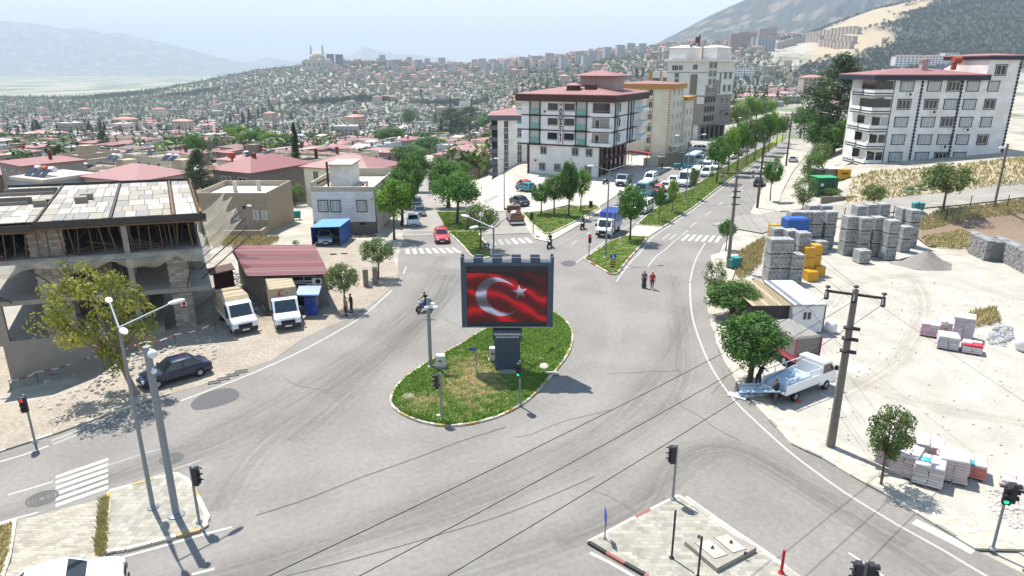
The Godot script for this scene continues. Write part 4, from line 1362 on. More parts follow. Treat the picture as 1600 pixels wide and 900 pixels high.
func build_site() -> void:
	var o := thing("building_site", "concrete frame of a house being built, topped with board formwork and props", "building", Vector3.ZERO)
	var fx := v3(14.6,0,-4.3).normalized()
	var fz := v3(8.1,0,16.2).normalized()
	var xf := Transform3D(Basis(fx, Vector3.UP, fz), v3(-39.0,0,-48.1))
	var D := -18.1
	var W := 15.2
	var part := func(called: String, lo: Vector3, hi: Vector3, m: Material, parent: Node = null) -> MeshInstance3D:
		var mb := MB.new()
		mb.xf = xf
		mb.span(lo, hi)
		return put(called, mb, m, parent if parent else o)
	part.call("floor_slab", v3(0.2, -0.25, D), v3(11.5,0.1,0.0), M.concrete, null)
	part.call("foundation_wall", v3(0.2,-3.6,-0.3),v3(13.6,-0.252,0.0), M.concrete, null)
	part.call("foundation_wall", v3(0.2, -3.6, D), v3(0.5,-0.252,-0.302), M.concrete, null)
	part.call("floor_slab", v3(-0.2, 2.95, D), v3(W + 0.2, 3.3, 0.15), M.concrete, null)
	part.call("floor_slab", v3(-0.1, 6.05, D), v3(W - 0.1, 6.4, 0.1), M.concrete, null)
	var block := MB.new()
	block.box(Vector3.ZERO, v3(0.485,0.235,0.3))
	var bm := block.done()
	var pier := func(x0: float, x1: float, y0: float, y1: float, z: float) -> void:
		var p: MeshInstance3D = part.call("block_pier", v3(x0 + 0.02, y0, z - 0.28), v3(x1 - 0.02, y1, z - 0.03), M.mortar, null)
		var n := int(round((x1 - x0) / 0.5))
		var rows := int((y1 - y0) / 0.25)
		for r in rows:
			for i in n:
				var b := put("block", bm, pick([M.block_a, M.block_b, M.block_c]), p)
				var sh := 0.12 if r % 2 else -0.1
				b.transform = Transform3D(Basis(fx, Vector3.UP, fz), xf * v3(x0 + 0.25 + i * (x1 - x0) / n + sh * 0.3, y0 + 0.125 + r * 0.25, z - 0.15 + rnd(0, 0.012)))
	for q in [[3.4, 5.5], [12.4, 13.9]]:
		pier.call(q[0], q[1], 3.3, 6.05, 0.0)
		pier.call(q[0], q[1], -0.4, 2.95, 0.0)
	pier.call(3.2, 5.6, 6.4, 8.7, -0.6)
	for q in [[0.0, 0.7], [9.6, 10.0]]:
		for s in [[-0.25, 2.95], [3.3, 6.05], [6.4, 8.7]]:
			part.call("column", v3(q[0], s[0], -0.5), v3(q[1], s[1], -0.02), M.concrete, null)
	for x in [0.0, 4.6, 9.4, 14.4]:
		for z in [-6.0, -12.0, -17.8]:
			for s in [[-0.25, 2.95], [3.3, 6.05], [6.4, 8.7]]:
				if x == 14.4 and s[0] < 0 or x == 0.0 and z == -6.0:
					continue
				part.call("column", v3(x, s[0], z), v3(x + 0.5, s[1], z + 0.6), M.concrete, null)
	part.call("back_wall", v3(1.8,3.3,-11.6),v3(14.0,6.05,-11.4), M.form_dark, null)
	part.call("back_wall", v3(1.4,0.1,-7.6),v3(4.0,2.95,-7.4), M.block_b, null)
	part.call("back_wall", v3(5.6,0.1,-10.6),v3(14.0,2.95,-10.4), M.form_dark, null)
	part.call("back_wall", v3(0.4,6.4,-17.9),v3(14.6,8.7,-17.6), M.block_b, null)
	part.call("back_wall", v3(6.2,3.3,-4.6),v3(8.2,6.05,-4.4), M.block_a, null)
	for x in [0.1, 14.75]:
		part.call("side_board", v3(x, 6.4, D + 0.6), v3(x + 0.1, 8.7, -0.9), M.form_dark, null)
	part.call("side_board", v3(0.6,6.4,-9.2),v3(14.6,8.7,-9.0), M.form_dark, null)
	part.call("deck_frame", v3(-0.4, 8.72, D), v3(W + 0.2, 8.95, 0.3), M.form_dark, null)
	part.call("fascia_board", v3(3.9,8.75,0.302), v3(W + 0.5, 9.25, 0.38), M.form_dark, null)
	part.call("fascia_board", v3(-0.4,8.55,0.302),v3(3.88,9.05,0.36), M.form_dark, null)
	part.call("timber", v3(3.9,8.6,0.2), v3(W + 0.5, 8.715, 0.36), M.timber, null)
	part.call("timber", v3(-0.4,8.42,0.1),v3(3.89,8.54,0.3), M.timber, null)
	part.call("timber", v3(W + 0.05, 8.952, D), v3(W + 0.25, 9.4, 0.3), M.timber, null)
	part.call("back_board", v3(-0.4, 8.952, D), v3(W, 9.45, D + 0.12), M.form_dark, null)
	var secs := [[-0.3, 4.0], [4.25, 8.95], [9.2, 13.25], [13.6, 15.1]]
	for s in 4:
		var rows := 7
		for r in rows:
			var z: float = D + 0.3 + r * (17.9 / rows)
			if s == 0 and (r == 1 or r == 3):
				continue
			var x: float = secs[s][0]
			while x < secs[s][1] - 0.3:
				var w := minf(rnd(0.5, 1.25), secs[s][1] - x)
				if secs[s][1] - x - w < 0.3:
					w = secs[s][1] - x
				var mb := MB.new()
				mb.xf = xf
				mb.box(v3(x + w / 2, 9.2 + rnd(-0.015, 0.02), z + 17.9 / rows / 2), v3(w - 0.035, 0.06, 17.9 / rows - 0.08), 0.0, Basis(Vector3.BACK, rnd(-0.01, 0.01)))
				put("deck_board", mb, pick([M.board_a, M.board_b, M.board_c, M.board_a, M.board_d, M.board_b, M.board_a]), o)
				x += w
	for x in [4.08, 9.05, 13.4]:
		part.call("beam_side", v3(x - 0.06, 8.952, D + 0.2), v3(x + 0.1, 9.3, 0.3), M.timber if x > 13 else M.form_dark, null)
	for r in [1, 3]:
		var z: float = D + 0.3 + r * (17.9 / 7)
		for q in [[z, z + 0.1], [z + 2.4, z + 2.5]]:
			part.call("pit_board", v3(-0.3, 8.952, q[0]), v3(2.6 if r == 3 else 4.0, 9.5, q[1]), M.form_grey, null)
	for q in [[6.4, -9.6], [6.1, -8.0], [3.2, -7.2]]:
		part.call("board_stack", v3(q[0], 9.24, q[1]), v3(q[0] + 0.9, 9.75, q[1] + 1.0), M.form_grey, null)
	for k in 7:
		var z: float = D + 2.0 + k * 2.4
		var mb := MB.new()
		mb.xf = xf
		mb.tube(v3(W + 0.15, 8.9, z), v3(W + 0.15, 10.0 + rnd(-0.3, 0.4), z), 0.05, 0.05, 5)
		put("upright", mb, M.timber, o)
	for k in 44:
		var x := 0.5 + k * 0.345
		var z := rnd(-0.6, 0.05) if k % 2 == 0 else rnd(-6, -1)
		var mb := MB.new()
		mb.xf = xf
		mb.tube(v3(x + rnd(-0.35, 0.35), 6.4, z + rnd(-0.2, 0.0)), v3(x, 8.7, z), 0.05, 0.05, 5)
		put("prop", mb, M.timber if k % 3 else M.timber_grey, o)
	for k in 6:
		var mb := MB.new()
		mb.xf = xf
		var x := rnd(1, 13)
		mb.tube(v3(x, 6.6, rnd(-3, -0.4)), v3(x + rnd(-2, 2), 8.2, rnd(-3, -0.4)), 0.045, 0.045, 5)
		put("brace", mb, M.timber_grey, o)
	for q in [[v3(2.4,6.3,0.2),v3(5.9,3.4,1.3)], [v3(-0.3,4.6,0.2),v3(1.6,3.3,0.6)], [v3(14.4,6.3,0.3),v3(13.6,3.3,0.2)], [v3(8.9,6.3,0.2),v3(9.4,4.6,1.0)], [v3(14.8,3.35,-2),v3(19.0,6.6,-2.6)], [v3(14.8,3.35,-5),v3(19.2,6.8,-5.5)], [v3(14.8,3.35,-8),v3(19.4,7.0,-8.5)], [v3(14.8,3.35,-11),v3(19.2,7.0,-11.5)]]:
		var mb := MB.new()
		mb.xf = xf
		mb.tube(q[0], q[1], 0.045, 0.045, 6)
		put("net_pole", mb, M.rust_dark, o)
	var net := thing("safety_net", "white safety net sagging along the front of the building site", "net")
	var rows := []
	for r in 7:
		var row := []
		for i in 49:
			var t := i / 48.0
			var x := -0.6 + 16.2 * t
			var seg := fposmod(t * 3.4 + 0.1, 1.0)
			var sag := sin(PI * seg)
			row.append(xf * v3(x, 6.3 - (0.3 + 0.75 * sag) * r / 6.0 + 0.12 * sin(x * 3.1 + r), 0.2 + 0.5 * sin(PI * r / 6.0) * (0.4 + sag) + 0.05 * r))
		rows.append(row)
	var nm := MB.new()
	for r in 6:
		for i in 48:
			nm.quad_uv(rows[r + 1][i], rows[r + 1][i + 1], rows[r][i + 1], rows[r][i], v2(i * 1.3, r + 1) * 0.5, v2((i + 1) * 1.3, r + 1) * 0.5, v2((i + 1) * 1.3, r) * 0.5, v2(i * 1.3, r) * 0.5)
	put("netting", nm, M.net_thick, net)
	var sail := thing("safety_net", "torn white safety net spread like sails on poles beside the site", "net")
	var sm := MB.new()
	var sr := []
	for r in 13:
		var row := []
		var t := r / 12.0
		var z := -3.5 - 10.0 * t
		var scal := absf(sin(t * 3.0 * PI))
		for i in 9:
			var s := i / 8.0
			var reach := 3.6 - 0.9 * scal
			row.append(xf * v3(15.0 + reach * s, 5.0 + 2.6 * s * (0.75 + 0.35 * (1 - scal)) - 0.9 * sin(PI * s) * (0.4 + 0.6 * scal) + 1.3 * t, z))
		sr.append(row)
	for r in 12:
		for i in 8:
			sm.quad_uv(sr[r][i], sr[r][i + 1], sr[r + 1][i + 1], sr[r + 1][i], v2(i, r) * 0.7, v2(i + 1, r) * 0.7, v2(i + 1, r + 1) * 0.7, v2(i, r + 1) * 0.7)
	put("netting", sm, M.net, sail)
	var sg := thing("warning_sign", "small white and red warning sign on a block pier of the building site", "sign")
	var mb := MB.new()
	mb.xf = xf
	mb.span(v3(12.95,1.55,0.03), v3(13.4,2.15,0.06))
	put("plate", mb, M.white_paint, sg)
	var m2 := MB.new()
	m2.xf = xf
	m2.span(v3(12.97,1.57,0.062), v3(13.38,1.75,0.07))
	m2.span(v3(13.05,1.82,0.062), v3(13.3,2.1,0.07))
	put("mark", m2, M.red, sg)
	for k in 26:
		var x := rnd(0.6, 12)
		var pm := MB.new()
		pm.xf = xf
		pm.box(v3(x, 6.5 + rnd(0, 0.3), rnd(-3, -0.4)), v3(rnd(0.8, 2.2), 0.08, 0.16), rnd(0, PI), Basis(Vector3.BACK, rnd(-0.3, 0.3)))
		put("loose_board", pm, pick([M.timber, M.timber_grey, M.form_grey]), o)

func build_buildings() -> void:
	build_site()
	white_navy_house()
	corner_house()
	grey_band_house()
	cream_block()
	damaged_block()
	panel_house()
	terrace_house()
	red_shop()
	hip_house("cream two storey house under a wide pink hipped roof behind the panel clad house", v3(-34.6,-2,-114), -0.4, 12.8, 9.5, 6.4, 1.7, M.cream, M.roof_pink, [[0, 2.4, 5.0, 1.1, 1.5], [0, 9.0, 3.0, 1.2, 1.2], [1, 3, 4.5, 1.1, 1.3]])
	var g := hip_house("long grey rendered house with a red hipped roof and orange tank", v3(-50.2,-2.2,-115), -0.473, 8.8, 13.6, 6.0, 1.9, M.grey_render_dark, M.roof_red, [[0, 3.0, 4.6, 2.4, 0.9], [0, 6.8, 4.6, 1.8, 0.9]])
	slabp("green_band", v3(-0.02,2.2,0.004),v3(8.82,3.6,0.06), M.pale_green, g)
	var t := MB.new()
	t.lathe(v3(1.5,6.3,-3), [v2(0.15,0),v2(0.2,1.2),v2(0.6,1.3),v2(0.6,2.2),v2(0,2.3)], 10)
	put("water_tank", t, M.orange, g)
	slabp("chimney", v3(4.5,7.2,-5),v3(5.1,8.4,-4.4), M.brown_red, g)
# ---------------------------------------------------------------- trees
# crowns in a unit box: 1 wide, 1 high, trunk foot at the origin; leaves are small folded faces set in clumps
func leaf(mb: MB, p: Vector3, out: Vector3, s: float, squash: float) -> void:
	var a := (out + v3(rnd(-1, 1), rnd(-0.6, 1), rnd(-1, 1)) * 0.9).normalized()
	var e := a.cross(v3(rnd(-1, 1), rnd(-1, 1), rnd(-1, 1))).normalized()
	var f := a.cross(e)
	var q := v3(1, squash, 1)
	var b := p + e * s * q
	var d := p - e * s * q
	mb.tri(p - f * s * 0.5 * q, b, p + f * s * 0.5 * q + a * s * 0.15)
	mb.tri(p - f * s * 0.5 * q, p + f * s * 0.5 * q + a * s * 0.15, d)

func tree_proto(kind: String, seed_: int) -> Node3D:
	var keep := rng.seed
	rng.seed = seed_
	var o := Node3D.new()
	o.name = kind
	var k: Dictionary = TREES[kind]
	var cr := MB.new()
	var tr := MB.new()
	var low: float = k.low
	var mid := (low + 1.0) / 2
	var ry := (1.0 - low) / 2
	var squash: float = k.get("squash", 0.75)
	var trunk_r: float = k.get("trunk", 0.028)
	tr.col = k.bark
	var lean := v3(rnd(-0.03, 0.03), 0, rnd(-0.03, 0.03))
	var fork := v3(lean.x, low + ry * 0.25, lean.z)
	tr.path([Vector3.ZERO, v3(lean.x * 0.3, low * 0.5, lean.z * 0.6), fork], [trunk_r * 1.25, trunk_r, trunk_r * 0.8], 6)
	var clumps: int = k.clumps
	for c in clumps:
		var p := Vector3.ZERO
		var rad := 0.0
		if kind == "cypress":
			var y := (c + rnd(0, 1)) / clumps
			var w := 0.42 * pow(1.0 - y, 0.7) * minf(1.0, 0.3 + y * 6.0)
			var a := rnd(0, TAU)
			p = v3(cos(a) * w * 0.6, low + (1 - low) * y, sin(a) * w * 0.6)
			rad = 0.04 + w * 0.5
		elif kind == "pine":
			var y := (c + rnd(0, 1)) / clumps
			var w := (0.5 if y < 0.55 else 0.5 * (1.0 - y) / 0.45 + 0.08) * rnd(0.45, 1.0)
			var a := rnd(0, TAU)
			p = v3(cos(a) * w, low + (0.97 - low) * y, sin(a) * w)
			rad = rnd(0.09, 0.14)
		else:
			var d := v3(rnd(-1, 1), rnd(-0.9, 1), rnd(-1, 1))
			while d.length() > 1.0:
				d = v3(rnd(-1, 1), rnd(-0.9, 1), rnd(-1, 1))
			d = d.normalized() * lerpf(0.45, 0.92 if kind != "plane" else 1.15, sqrt(rnd(0, 1)))
			p = v3(d.x * 0.42, mid + d.y * ry * 0.82, d.z * 0.42) * v3(rnd(0.85, 1.12), 1, rnd(0.85, 1.12))
			rad = k.rad * rnd(0.7, 1.35)
		if c % k.get("limbs", 3) == 0:
			var f2 := fork if kind in ["street", "plane", "dense", "olive", "shrub"] else v3(0, maxf(low * 0.6, p.y - 0.06), 0)
			tr.tube(f2, p, trunk_r * 0.5, trunk_r * 0.15, 5, false)
		var tone := rnd(0, 1)
		var base: Color = k.leaf_a.lerp(k.leaf_b, tone * tone)
		var per: int = k.per
		for i in per:
			var d := v3(rnd(-1, 1), rnd(-1, 1), rnd(-1, 1))
			while d.length() > 1.0 or d.length() < 0.2:
				d = v3(rnd(-1, 1), rnd(-1, 1), rnd(-1, 1))
			d *= sqrt(d.length()) / d.length() if rnd(0, 1) < 0.6 else 1.0
			var at := p + d * rad * v3(1, squash, 1)
			cr.col = vary(base * 1.35, 0.22)
			if rnd(0, 1) < k.get("dead", 0.0):
				cr.col = vary(Color(0.18, 0.075, 0.02), 0.3)
			leaf(cr, at, (d + (at - v3(0, mid, 0)) * 0.6), k.leaf * rnd(0.7, 1.3), squash)
	if kind in ["cypress", "pine"]:
		tr.tube(Vector3.ZERO, v3(0,0.95,0), trunk_r, 0.005, 6, false)
	var c := MeshInstance3D.new()
	c.name = "crown"
	c.mesh = cr.done()
	c.material_override = M.leaf
	var t := MeshInstance3D.new()
	t.name = "trunk"
	t.mesh = tr.done()
	t.material_override = M.bark
	o.add_child(t)
	o.add_child(c)
	rng.seed = keep
	return o

var TREES := {
	"street": {"low": 0.36, "clumps": 52, "per": 62, "rad": 0.13, "leaf": 0.030, "leaf_a": Color(0.045, 0.115, 0.022), "leaf_b": Color(0.10, 0.20, 0.035), "bark": Color(0.10, 0.075, 0.055), "squash": 0.8},
	"lime": {"low": 0.34, "clumps": 46, "per": 62, "rad": 0.13, "leaf": 0.030, "leaf_a": Color(0.075, 0.16, 0.022), "leaf_b": Color(0.19, 0.27, 0.035), "bark": Color(0.11, 0.08, 0.06), "squash": 0.8},
	"plane": {"low": 0.22, "clumps": 74, "per": 78, "rad": 0.092, "leaf": 0.019, "leaf_a": Color(0.12, 0.13, 0.025), "leaf_b": Color(0.34, 0.31, 0.07), "bark": Color(0.26, 0.21, 0.15), "dead": 0.03, "trunk": 0.03},
	"olive": {"low": 0.34, "clumps": 60, "per": 60, "rad": 0.10, "leaf": 0.024, "leaf_a": Color(0.065, 0.10, 0.03), "leaf_b": Color(0.16, 0.20, 0.08), "bark": Color(0.13, 0.10, 0.07), "dead": 0.05, "squash": 0.9, "trunk": 0.022},
	"dense": {"low": 0.22, "clumps": 110, "per": 84, "rad": 0.12, "leaf": 0.022, "leaf_a": Color(0.035, 0.09, 0.016), "leaf_b": Color(0.10, 0.18, 0.035), "bark": Color(0.08, 0.065, 0.05), "squash": 0.8, "trunk": 0.04},
	"shrub": {"low": 0.05, "clumps": 46, "per": 60, "rad": 0.14, "leaf": 0.026, "leaf_a": Color(0.045, 0.09, 0.02), "leaf_b": Color(0.13, 0.18, 0.045), "bark": Color(0.13, 0.10, 0.07), "dead": 0.03, "trunk": 0.02},
	"pine": {"low": 0.10, "clumps": 150, "per": 70, "rad": 0.1, "leaf": 0.021, "leaf_a": Color(0.022, 0.045, 0.018), "leaf_b": Color(0.055, 0.085, 0.028), "bark": Color(0.09, 0.065, 0.05), "squash": 0.5, "trunk": 0.03},
	"cypress": {"low": 0.03, "clumps": 70, "per": 52, "rad": 0.1, "leaf": 0.035, "leaf_a": Color(0.018, 0.038, 0.018), "leaf_b": Color(0.04, 0.065, 0.026), "bark": Color(0.09, 0.065, 0.05), "squash": 0.6, "trunk": 0.04},
}
var tree_stock := {}

func tree(kind: String, at: Vector3, wide: float, high: float, label: String, called := "", group := "", lean := 0.0) -> Node3D:
	var v := rng.randi() % 3
	var key := "%s%d" % [kind, v]
	if not tree_stock.has(key):
		tree_stock[key] = tree_proto(kind, 100 + v * 7 + kind.hash() % 50)
	var o: Node3D = tree_stock[key].duplicate()
	o.name = numbered(called if called else {"street": "street_tree", "lime": "street_tree", "plane": "plane_tree", "olive": "young_tree", "dense": "leafy_tree", "shrub": "shrub", "pine": "pine_tree", "cypress": "cypress_tree"}[kind])
	add_child(o)
	o.transform = Transform3D(Basis(Vector3.BACK, lean) * Basis(Vector3.UP, rnd(0, TAU)) * Basis.from_scale(v3(wide, high, wide)), at - v3(0,0.05,0))
	tag(o, label, "shrub" if kind == "shrub" else "tree", group)
	return o

func build_trees() -> void:
	tree("plane", v3(-24.11,0,-39.6), 6, 9.39, "big yellow green plane tree leaning before the building site", "", "", 0.27)
	tree("olive", v3(-13.29,0,-64.82), 4.2, 4.43, "round light green tree at the corner of the side street")
	tree("olive", v3(-14.54,0,-55.78), 3.55, 4.43, "staked young tree with reddish leaves beside the two standing men")
	tree("lime", v3(-14.4,0,-81.27), 5.16, 7.73, "yellow green street tree at the east wall of the panel clad house")
	tree("dense", v3(-15.01,-0.48,-91.23), 5.24, 7.81, "dark green tree behind the yellow green one at the panel clad house")
	tree("dense", v3(-16.83,-1.99,-110.87), 6.1, 8.33, "dark leafy tree reaching over the side street farther down")
	tree("dense", v3(-19.24,-4.08,-137.98), 6.5, 8.71, "far dark tree on the west side of the narrow street")
	tree("street", v3(-7.5,-0.48,-91.23), 7.5, 7.3, "broad bright green tree on the side street median")
	tree("dense", v3(-10.52,-1.99,-110.87), 7.37, 7.82, "dark green tree behind the broad one on the side street median")
	tree("street", v3(-14.3,-4.08,-137.98), 6.5, 7.45, "small green tree at the far end of the side street median")
	tree("olive", v3(-3.68,0,-76.05), 5.3, 5.72, "thin pale green tree at the tip of the side street median")
	tree("street", v3(4.08,0,-95.28), 3.45, 4.81, "small green tree on the three cornered island, nearest the side street")
	tree("street", v3(5.99,0,-95.28), 3.63, 6.06, "second green tree of the three cornered island, beside the smallest")
	tree("dense", v3(7.88,0,-93.98), 3.05, 8.33, "tall narrow dark tree of the three cornered island")
	tree("lime", v3(9.92,0,-97.53), 3.15, 6.64, "bright yellow green tree of the three cornered island")
	tree("street", v3(14.24,0,-80.3), 4.33, 7.12, "forked green tree on the near median by the blue truck")
	tree("street", v3(20,0,-91.48), 1.75, 4.9, "slim small tree on the long median beside the silver car")
	tree("lime", v3(23.08,0,-97.07), 2.22, 5.07, "round yellow green young tree on the long median")
	tree("olive", v3(28.68,0,-107.59), 1.83, 5.65, "brownish half dry tree on the long median")
	tree("street", v3(37.12,0,-124.01), 5.12, 8.66, "large green tree on the long median beside the coaches", "", "trees of the long median")
	var row := [[v3(42,0,-133.29), 4.74, 9.49], [v3(45.36,0,-138.45), 5.17, 10.07], [v3(50.07,0,-146.93), 4.92, 10.5], [v3(54.2,0,-154.3), 4.87, 9.48], [v3(59.7,0,-164.8), 4.58, 10.22], [v3(63.5,0,-171.2), 4.44, 10.14], [v3(69.5,0,-182.6), 4.38, 8.19], [v3(75.1,-0.1,-193), 4.27, 7.94], [v3(89.3,-0.7,-215.8), 7.14, 9.41], [v3(103.7,-1.5,-244.7), 6.28, 8.69]]
	var nth := ["next behind the large one", "second behind the large one", "third behind the large one", "fourth behind the large one", "fifth behind the large one", "sixth behind the large one", "seventh behind the large one", "eighth behind the large one", "beside the far lamp", "where the avenue bends away"]
	for i in row.size():
		tree(["lime", "street", "olive", "street", "dense"][i % 5], row[i][0], row[i][1], row[i][2], "green tree on the long median, " + nth[i], "", "trees of the long median")
	tree("street", v3(40.4,0,-105.96), 3.41, 7.04, "green tree on the east footway beside the dark parked car")
	tree("shrub", v3(42.11,0.44,-97.68), 4.27, 5.27, "reddish green small tree in front of the green container", "young_tree")
	tree("shrub", v3(47.84,1.07,-108.51), 4.5, 7.54, "tall grey green shrub behind the footway by the container")
	tree("shrub", v3(59.93,0.68,-133.75), 5.49, 6.85, "leafy shrub under the dark trees by the avenue")
	tree("shrub", v3(48.15,1.54,-102.44), 3.09, 1.36, "low dark shrub in front of the green container")
	tree("olive", v3(49.32,0.99,-92.25), 3.86, 4.3, "thin young tree leaning by the lane above the block yard")
	tree("olive", v3(58.39,1.29,-91.24), 7.46, 7.05, "yellow green round tree by the teal bin on the lane", "plane_tree")
	tree("dense", v3(18.31,0,-53.56), 5.14, 3.47, "dark round tree behind the larger one on the yard footway")
	tree("dense", v3(15.65,0,-41.09), 4.83, 5.35, "large dark round tree shading the footway by the unloading truck")
	tree("shrub", v3(18.1,0,-58.17), 2.42, 4.29, "yellow green shrub on the footway below the first pole")
	tree("street", v3(24.66,0,-76.34), 2.22, 3.75, "slim dark tree beside the wooden pole on the footway")
	tree("olive", v3(18.49,0,-29.54), 2.7, 4.71, "thin young tree beside the bag pallets on the near footway")
	tree("pine", v3(74.6,1,-160.5), 15.46, 21.93, "tall dark pine towering over the avenue")
	tree("dense", v3(71.5,0.5,-157.3), 11.38, 9.91, "dark leafy tree under the tall pine", "", "dark trees at the foot of the tall pine")
	tree("dense", v3(65.02,2.86,-134.14), 7.47, 8.47, "second dark leafy tree between the tall pine and the white balconies")
	tree("lime", v3(64.12,3.35,-130.28), 3.63, 4.98, "small yellow green tree beside the white balconies")
	tree("pine", v3(-50.12,-1.92,-110), 5.01, 9.68, "dark conifer beside the low house with a white roof")
	tree("cypress", v3(-43.16,-4.08,-137.98), 3.64, 13.68, "tall cypress between the two red roofed houses", "", "", 0.0)
	tree("shrub", v3(-36.4,-2.2,-113.57), 4.74, 4.31, "leafy bush beneath the tall cypress between the houses")
	tree("shrub", v3(-37.08,-0.48,-91.23), 2.97, 3.17, "dark green bush in front of the stained beige house")
	tree("shrub", v3(-35.17,-0.57,-92.45), 3, 2.5, "second dark bush at the yard wall of the stained beige house")
	tree("shrub", v3(-31.59,-0.48,-91.23), 1.57, 2.3, "upright bush at the corner of the stained beige house")
	tree("shrub", v3(-25.68,0,-78.73), 1.06, 0.62, "tiny bush on the gravel above the red roof")
	for q in [[v3(-37.3,-14.8,-250.2), 16.32, 8.72, "dense", "dark trees at the end of the narrow street"], [v3(-43.1,-23.1,-363.6), 20.2, 9.24, "dense", "dark broad tree before the pale minaret's foot"], [v3(-75.5,-28.4,-434.5), 20.88, 14.1, "dense", "dark tree in front of the mosque dome"], [v3(-95.5,-33.7,-507.3), 15.91, 11.89, "olive", "pale green tree left of the mosque dome"], [v3(-56.8,-44,-649.2), 35.85, 28.92, "pine", "dark pine above the old quarter left of the grey blue roof"], [v3(-48.2,-55.2,-807), 48.93, 33, "pine", "broad dark pine beside the grey blue eaves"],
			[v3(-22.7,-38.6,-616.6), 22.67, 20.9, "street", "bright green tree beside the grey blue eaves"], [v3(-114.3,-14.8,-250.2), 9.33, 12.33, "street", "green tree among the roofs beside the dark conifer"], [v3(-154.6,-25.5,-396), 16.85, 14.3, "lime", "first light green tree of the grove among the roofs"], [v3(-138.9,-24.3,-379.1), 15.44, 13.7, "street", "second tree of the light green grove among the roofs"], [v3(-126.6,-23.1,-363.6), 13.47, 11.85, "lime", "third tree of the light green grove among the roofs"],
			[v3(-119.2,-23.1,-363.6), 11.45, 10.55, "street", "last tree of the light green grove, next to the cypress"], [v3(-227.8,-38.2,-569.7), 17.84, 15.35, "street", "tree standing behind the light green grove"], [v3(-249.2,-23.1,-363.6), 16.83, 8.59, "olive", "pale tree between roofs at the far west"], [v3(-101.1,-5.4,-153.7), 8.67, 3.16, "lime", "leafy fig tree beside the bluish house"], [v3(-190.4,-20.2,-323.8), 6.61, 12.92, "pine", "dark narrow conifer among the pink roofs"], [v3(-12.8,-14.8,-250.2), 10.73, 8.26, "street", "green tree beside the open pink roofed house"],
			[v3(-12.7,-7.4,-173.8), 5.54, 5.17, "street", "green tree below the open pink roofed house"], [v3(-143.9,-61,-982.3), 23.38, 27.87, "dense", "dark round tree above the mosque"], [v3(70.4,-0.8,-218.7), 8.85, 10.49, "olive", "yellow green tree behind the damaged block"], [v3(81.9,-1.5,-244.7), 11.22, 12.53, "lime", "yellowish tall tree behind the damaged block"], [v3(96.5,-2.4,-277.6), 11.68, 11.74, "olive", "dry yellow tree behind the damaged block"], [v3(114.8,-3.4,-317.6), 11.6, 10.07, "lime", "bright yellow green tree where the avenue narrows"]]:
		tree(q[3], q[0], q[1], q[2], q[4])
	var cy := [[v3(-516.6,-51.7,-754.4), 9.71, 16.21], [v3(-527,-51.7,-754.4), 8.32, 14.87], [v3(-473.7,-47.6,-697.9), 12.84, 17.5], [v3(-460.4,-51.7,-754.4), 8.32, 18.89], [v3(-456.3,-51.7,-754.4), 9.71, 17.55], [v3(-443.8,-51.7,-754.4), 8.32, 18.89], [v3(-406.9,-47.6,-697.9), 7.7, 16.26], [v3(-585.8,-64.9,-1101.3), 8.05, 13.69], [v3(-425,-63.5,-1058.6), 8.71, 18.79], [v3(-519.3,-68.7,-1335), 7.3, 16.49], [v3(-390.7,-62.2,-1019), 9.32, 23.5], [v3(-396,-63.5,-1058.6), 11.62, 24.38], [v3(-431.9,-68.1,-1197.7), 8.75, 25.4], [v3(-435.6,-68.3,-1230.2), 8.98, 26.06], [v3(-418.8,-68.1,-1197.7), 8.75, 23.29], [v3(-407.9,-68.1,-1197.7), 10.94, 25.4], [v3(-515.6,-63.7,-1498.5), 10.88, 23.61], [v3(-345.3,-64.9,-1101.3), 8.05, 19.52], [v3(-175.4,-61,-982.3), 6.3, 12.25], [v3(-121.3,-64.9,-1389.3), 10.11, 31.65], [v3(-73.6,-67.4,-1280.9), 8.17, 36.01], [v3(-115.2,-63.5,-1058.6), 9.68, 22.52], [v3(-210.8,-48.7,-1642.5), 7.42, 25.65], [v3(336,-9.9,-1008.7), 5.45, 12.17], [v3(341.5,-9.9,-1008.7), 5.45, 13.9], [v3(346.9,-9.9,-1008.7), 5.45, 15.63], [v3(240.1,-3.1,-1312.2), 9.42, 24.63], [v3(228.5,-3.1,-1313.3), 14.14, 22.42], [v3(203.8,-4.8,-1282.8), 6.91, 13.18], [v3(-14.9,-24.1,-402.6), 3.72, 12.33], [v3(3.3,0,-179.7), 1.16, 3.25], [v3(-57.7,-38.2,-569.7), 5.25, 18.39]]
	var where := ["far west edge of the town", "far west edge of the town", "far west edge of the town", "beside the orange apartment block", "beside the orange apartment block", "right of the orange apartment block", "right of the orange apartment block", "before the long grey block", "left of the cypress grove", "above the cypress grove", "in the cypress grove", "in the cypress grove", "in the cypress grove", "in the cypress grove", "in the cypress grove", "at the right end of the cypress grove", "on the rise behind the cypress grove", "among roofs right of the cypress grove", "left of the mosque dome", "behind the white flats on the rise", "beside the white flats on the rise", "among roofs below the school", "on the wooded rise", "behind the damaged block's street", "behind the damaged block's street", "behind the damaged block's street", "left of the damaged block's wing", "left of the damaged block's wing", "above the brown eaved house", "behind the grey blue roof", "left of the brown eaved house", "right of the pale minaret"]
	for i in cy.size():
		tree("cypress", cy[i][0], maxf(cy[i][1], 1.6), cy[i][2], "dark slender cypress, %s%s" % [ORD[i % 6] if i % 6 else "first ", where[i]], "", "cypresses of the old quarter")
# ---------------------------------------------------------------- the town
var keep_out := []   # v3(x, z, radius)
var house_stock := []
var ORD := ["", "second ", "third ", "fourth ", "fifth ", "sixth ", "seventh ", "eighth ", "ninth ", "tenth ", "eleventh ", "twelfth ", "thirteenth ", "fourteenth ", "fifteenth ", "sixteenth ", "seventeenth ", "eighteenth ", "nineteenth ", "twentieth "]

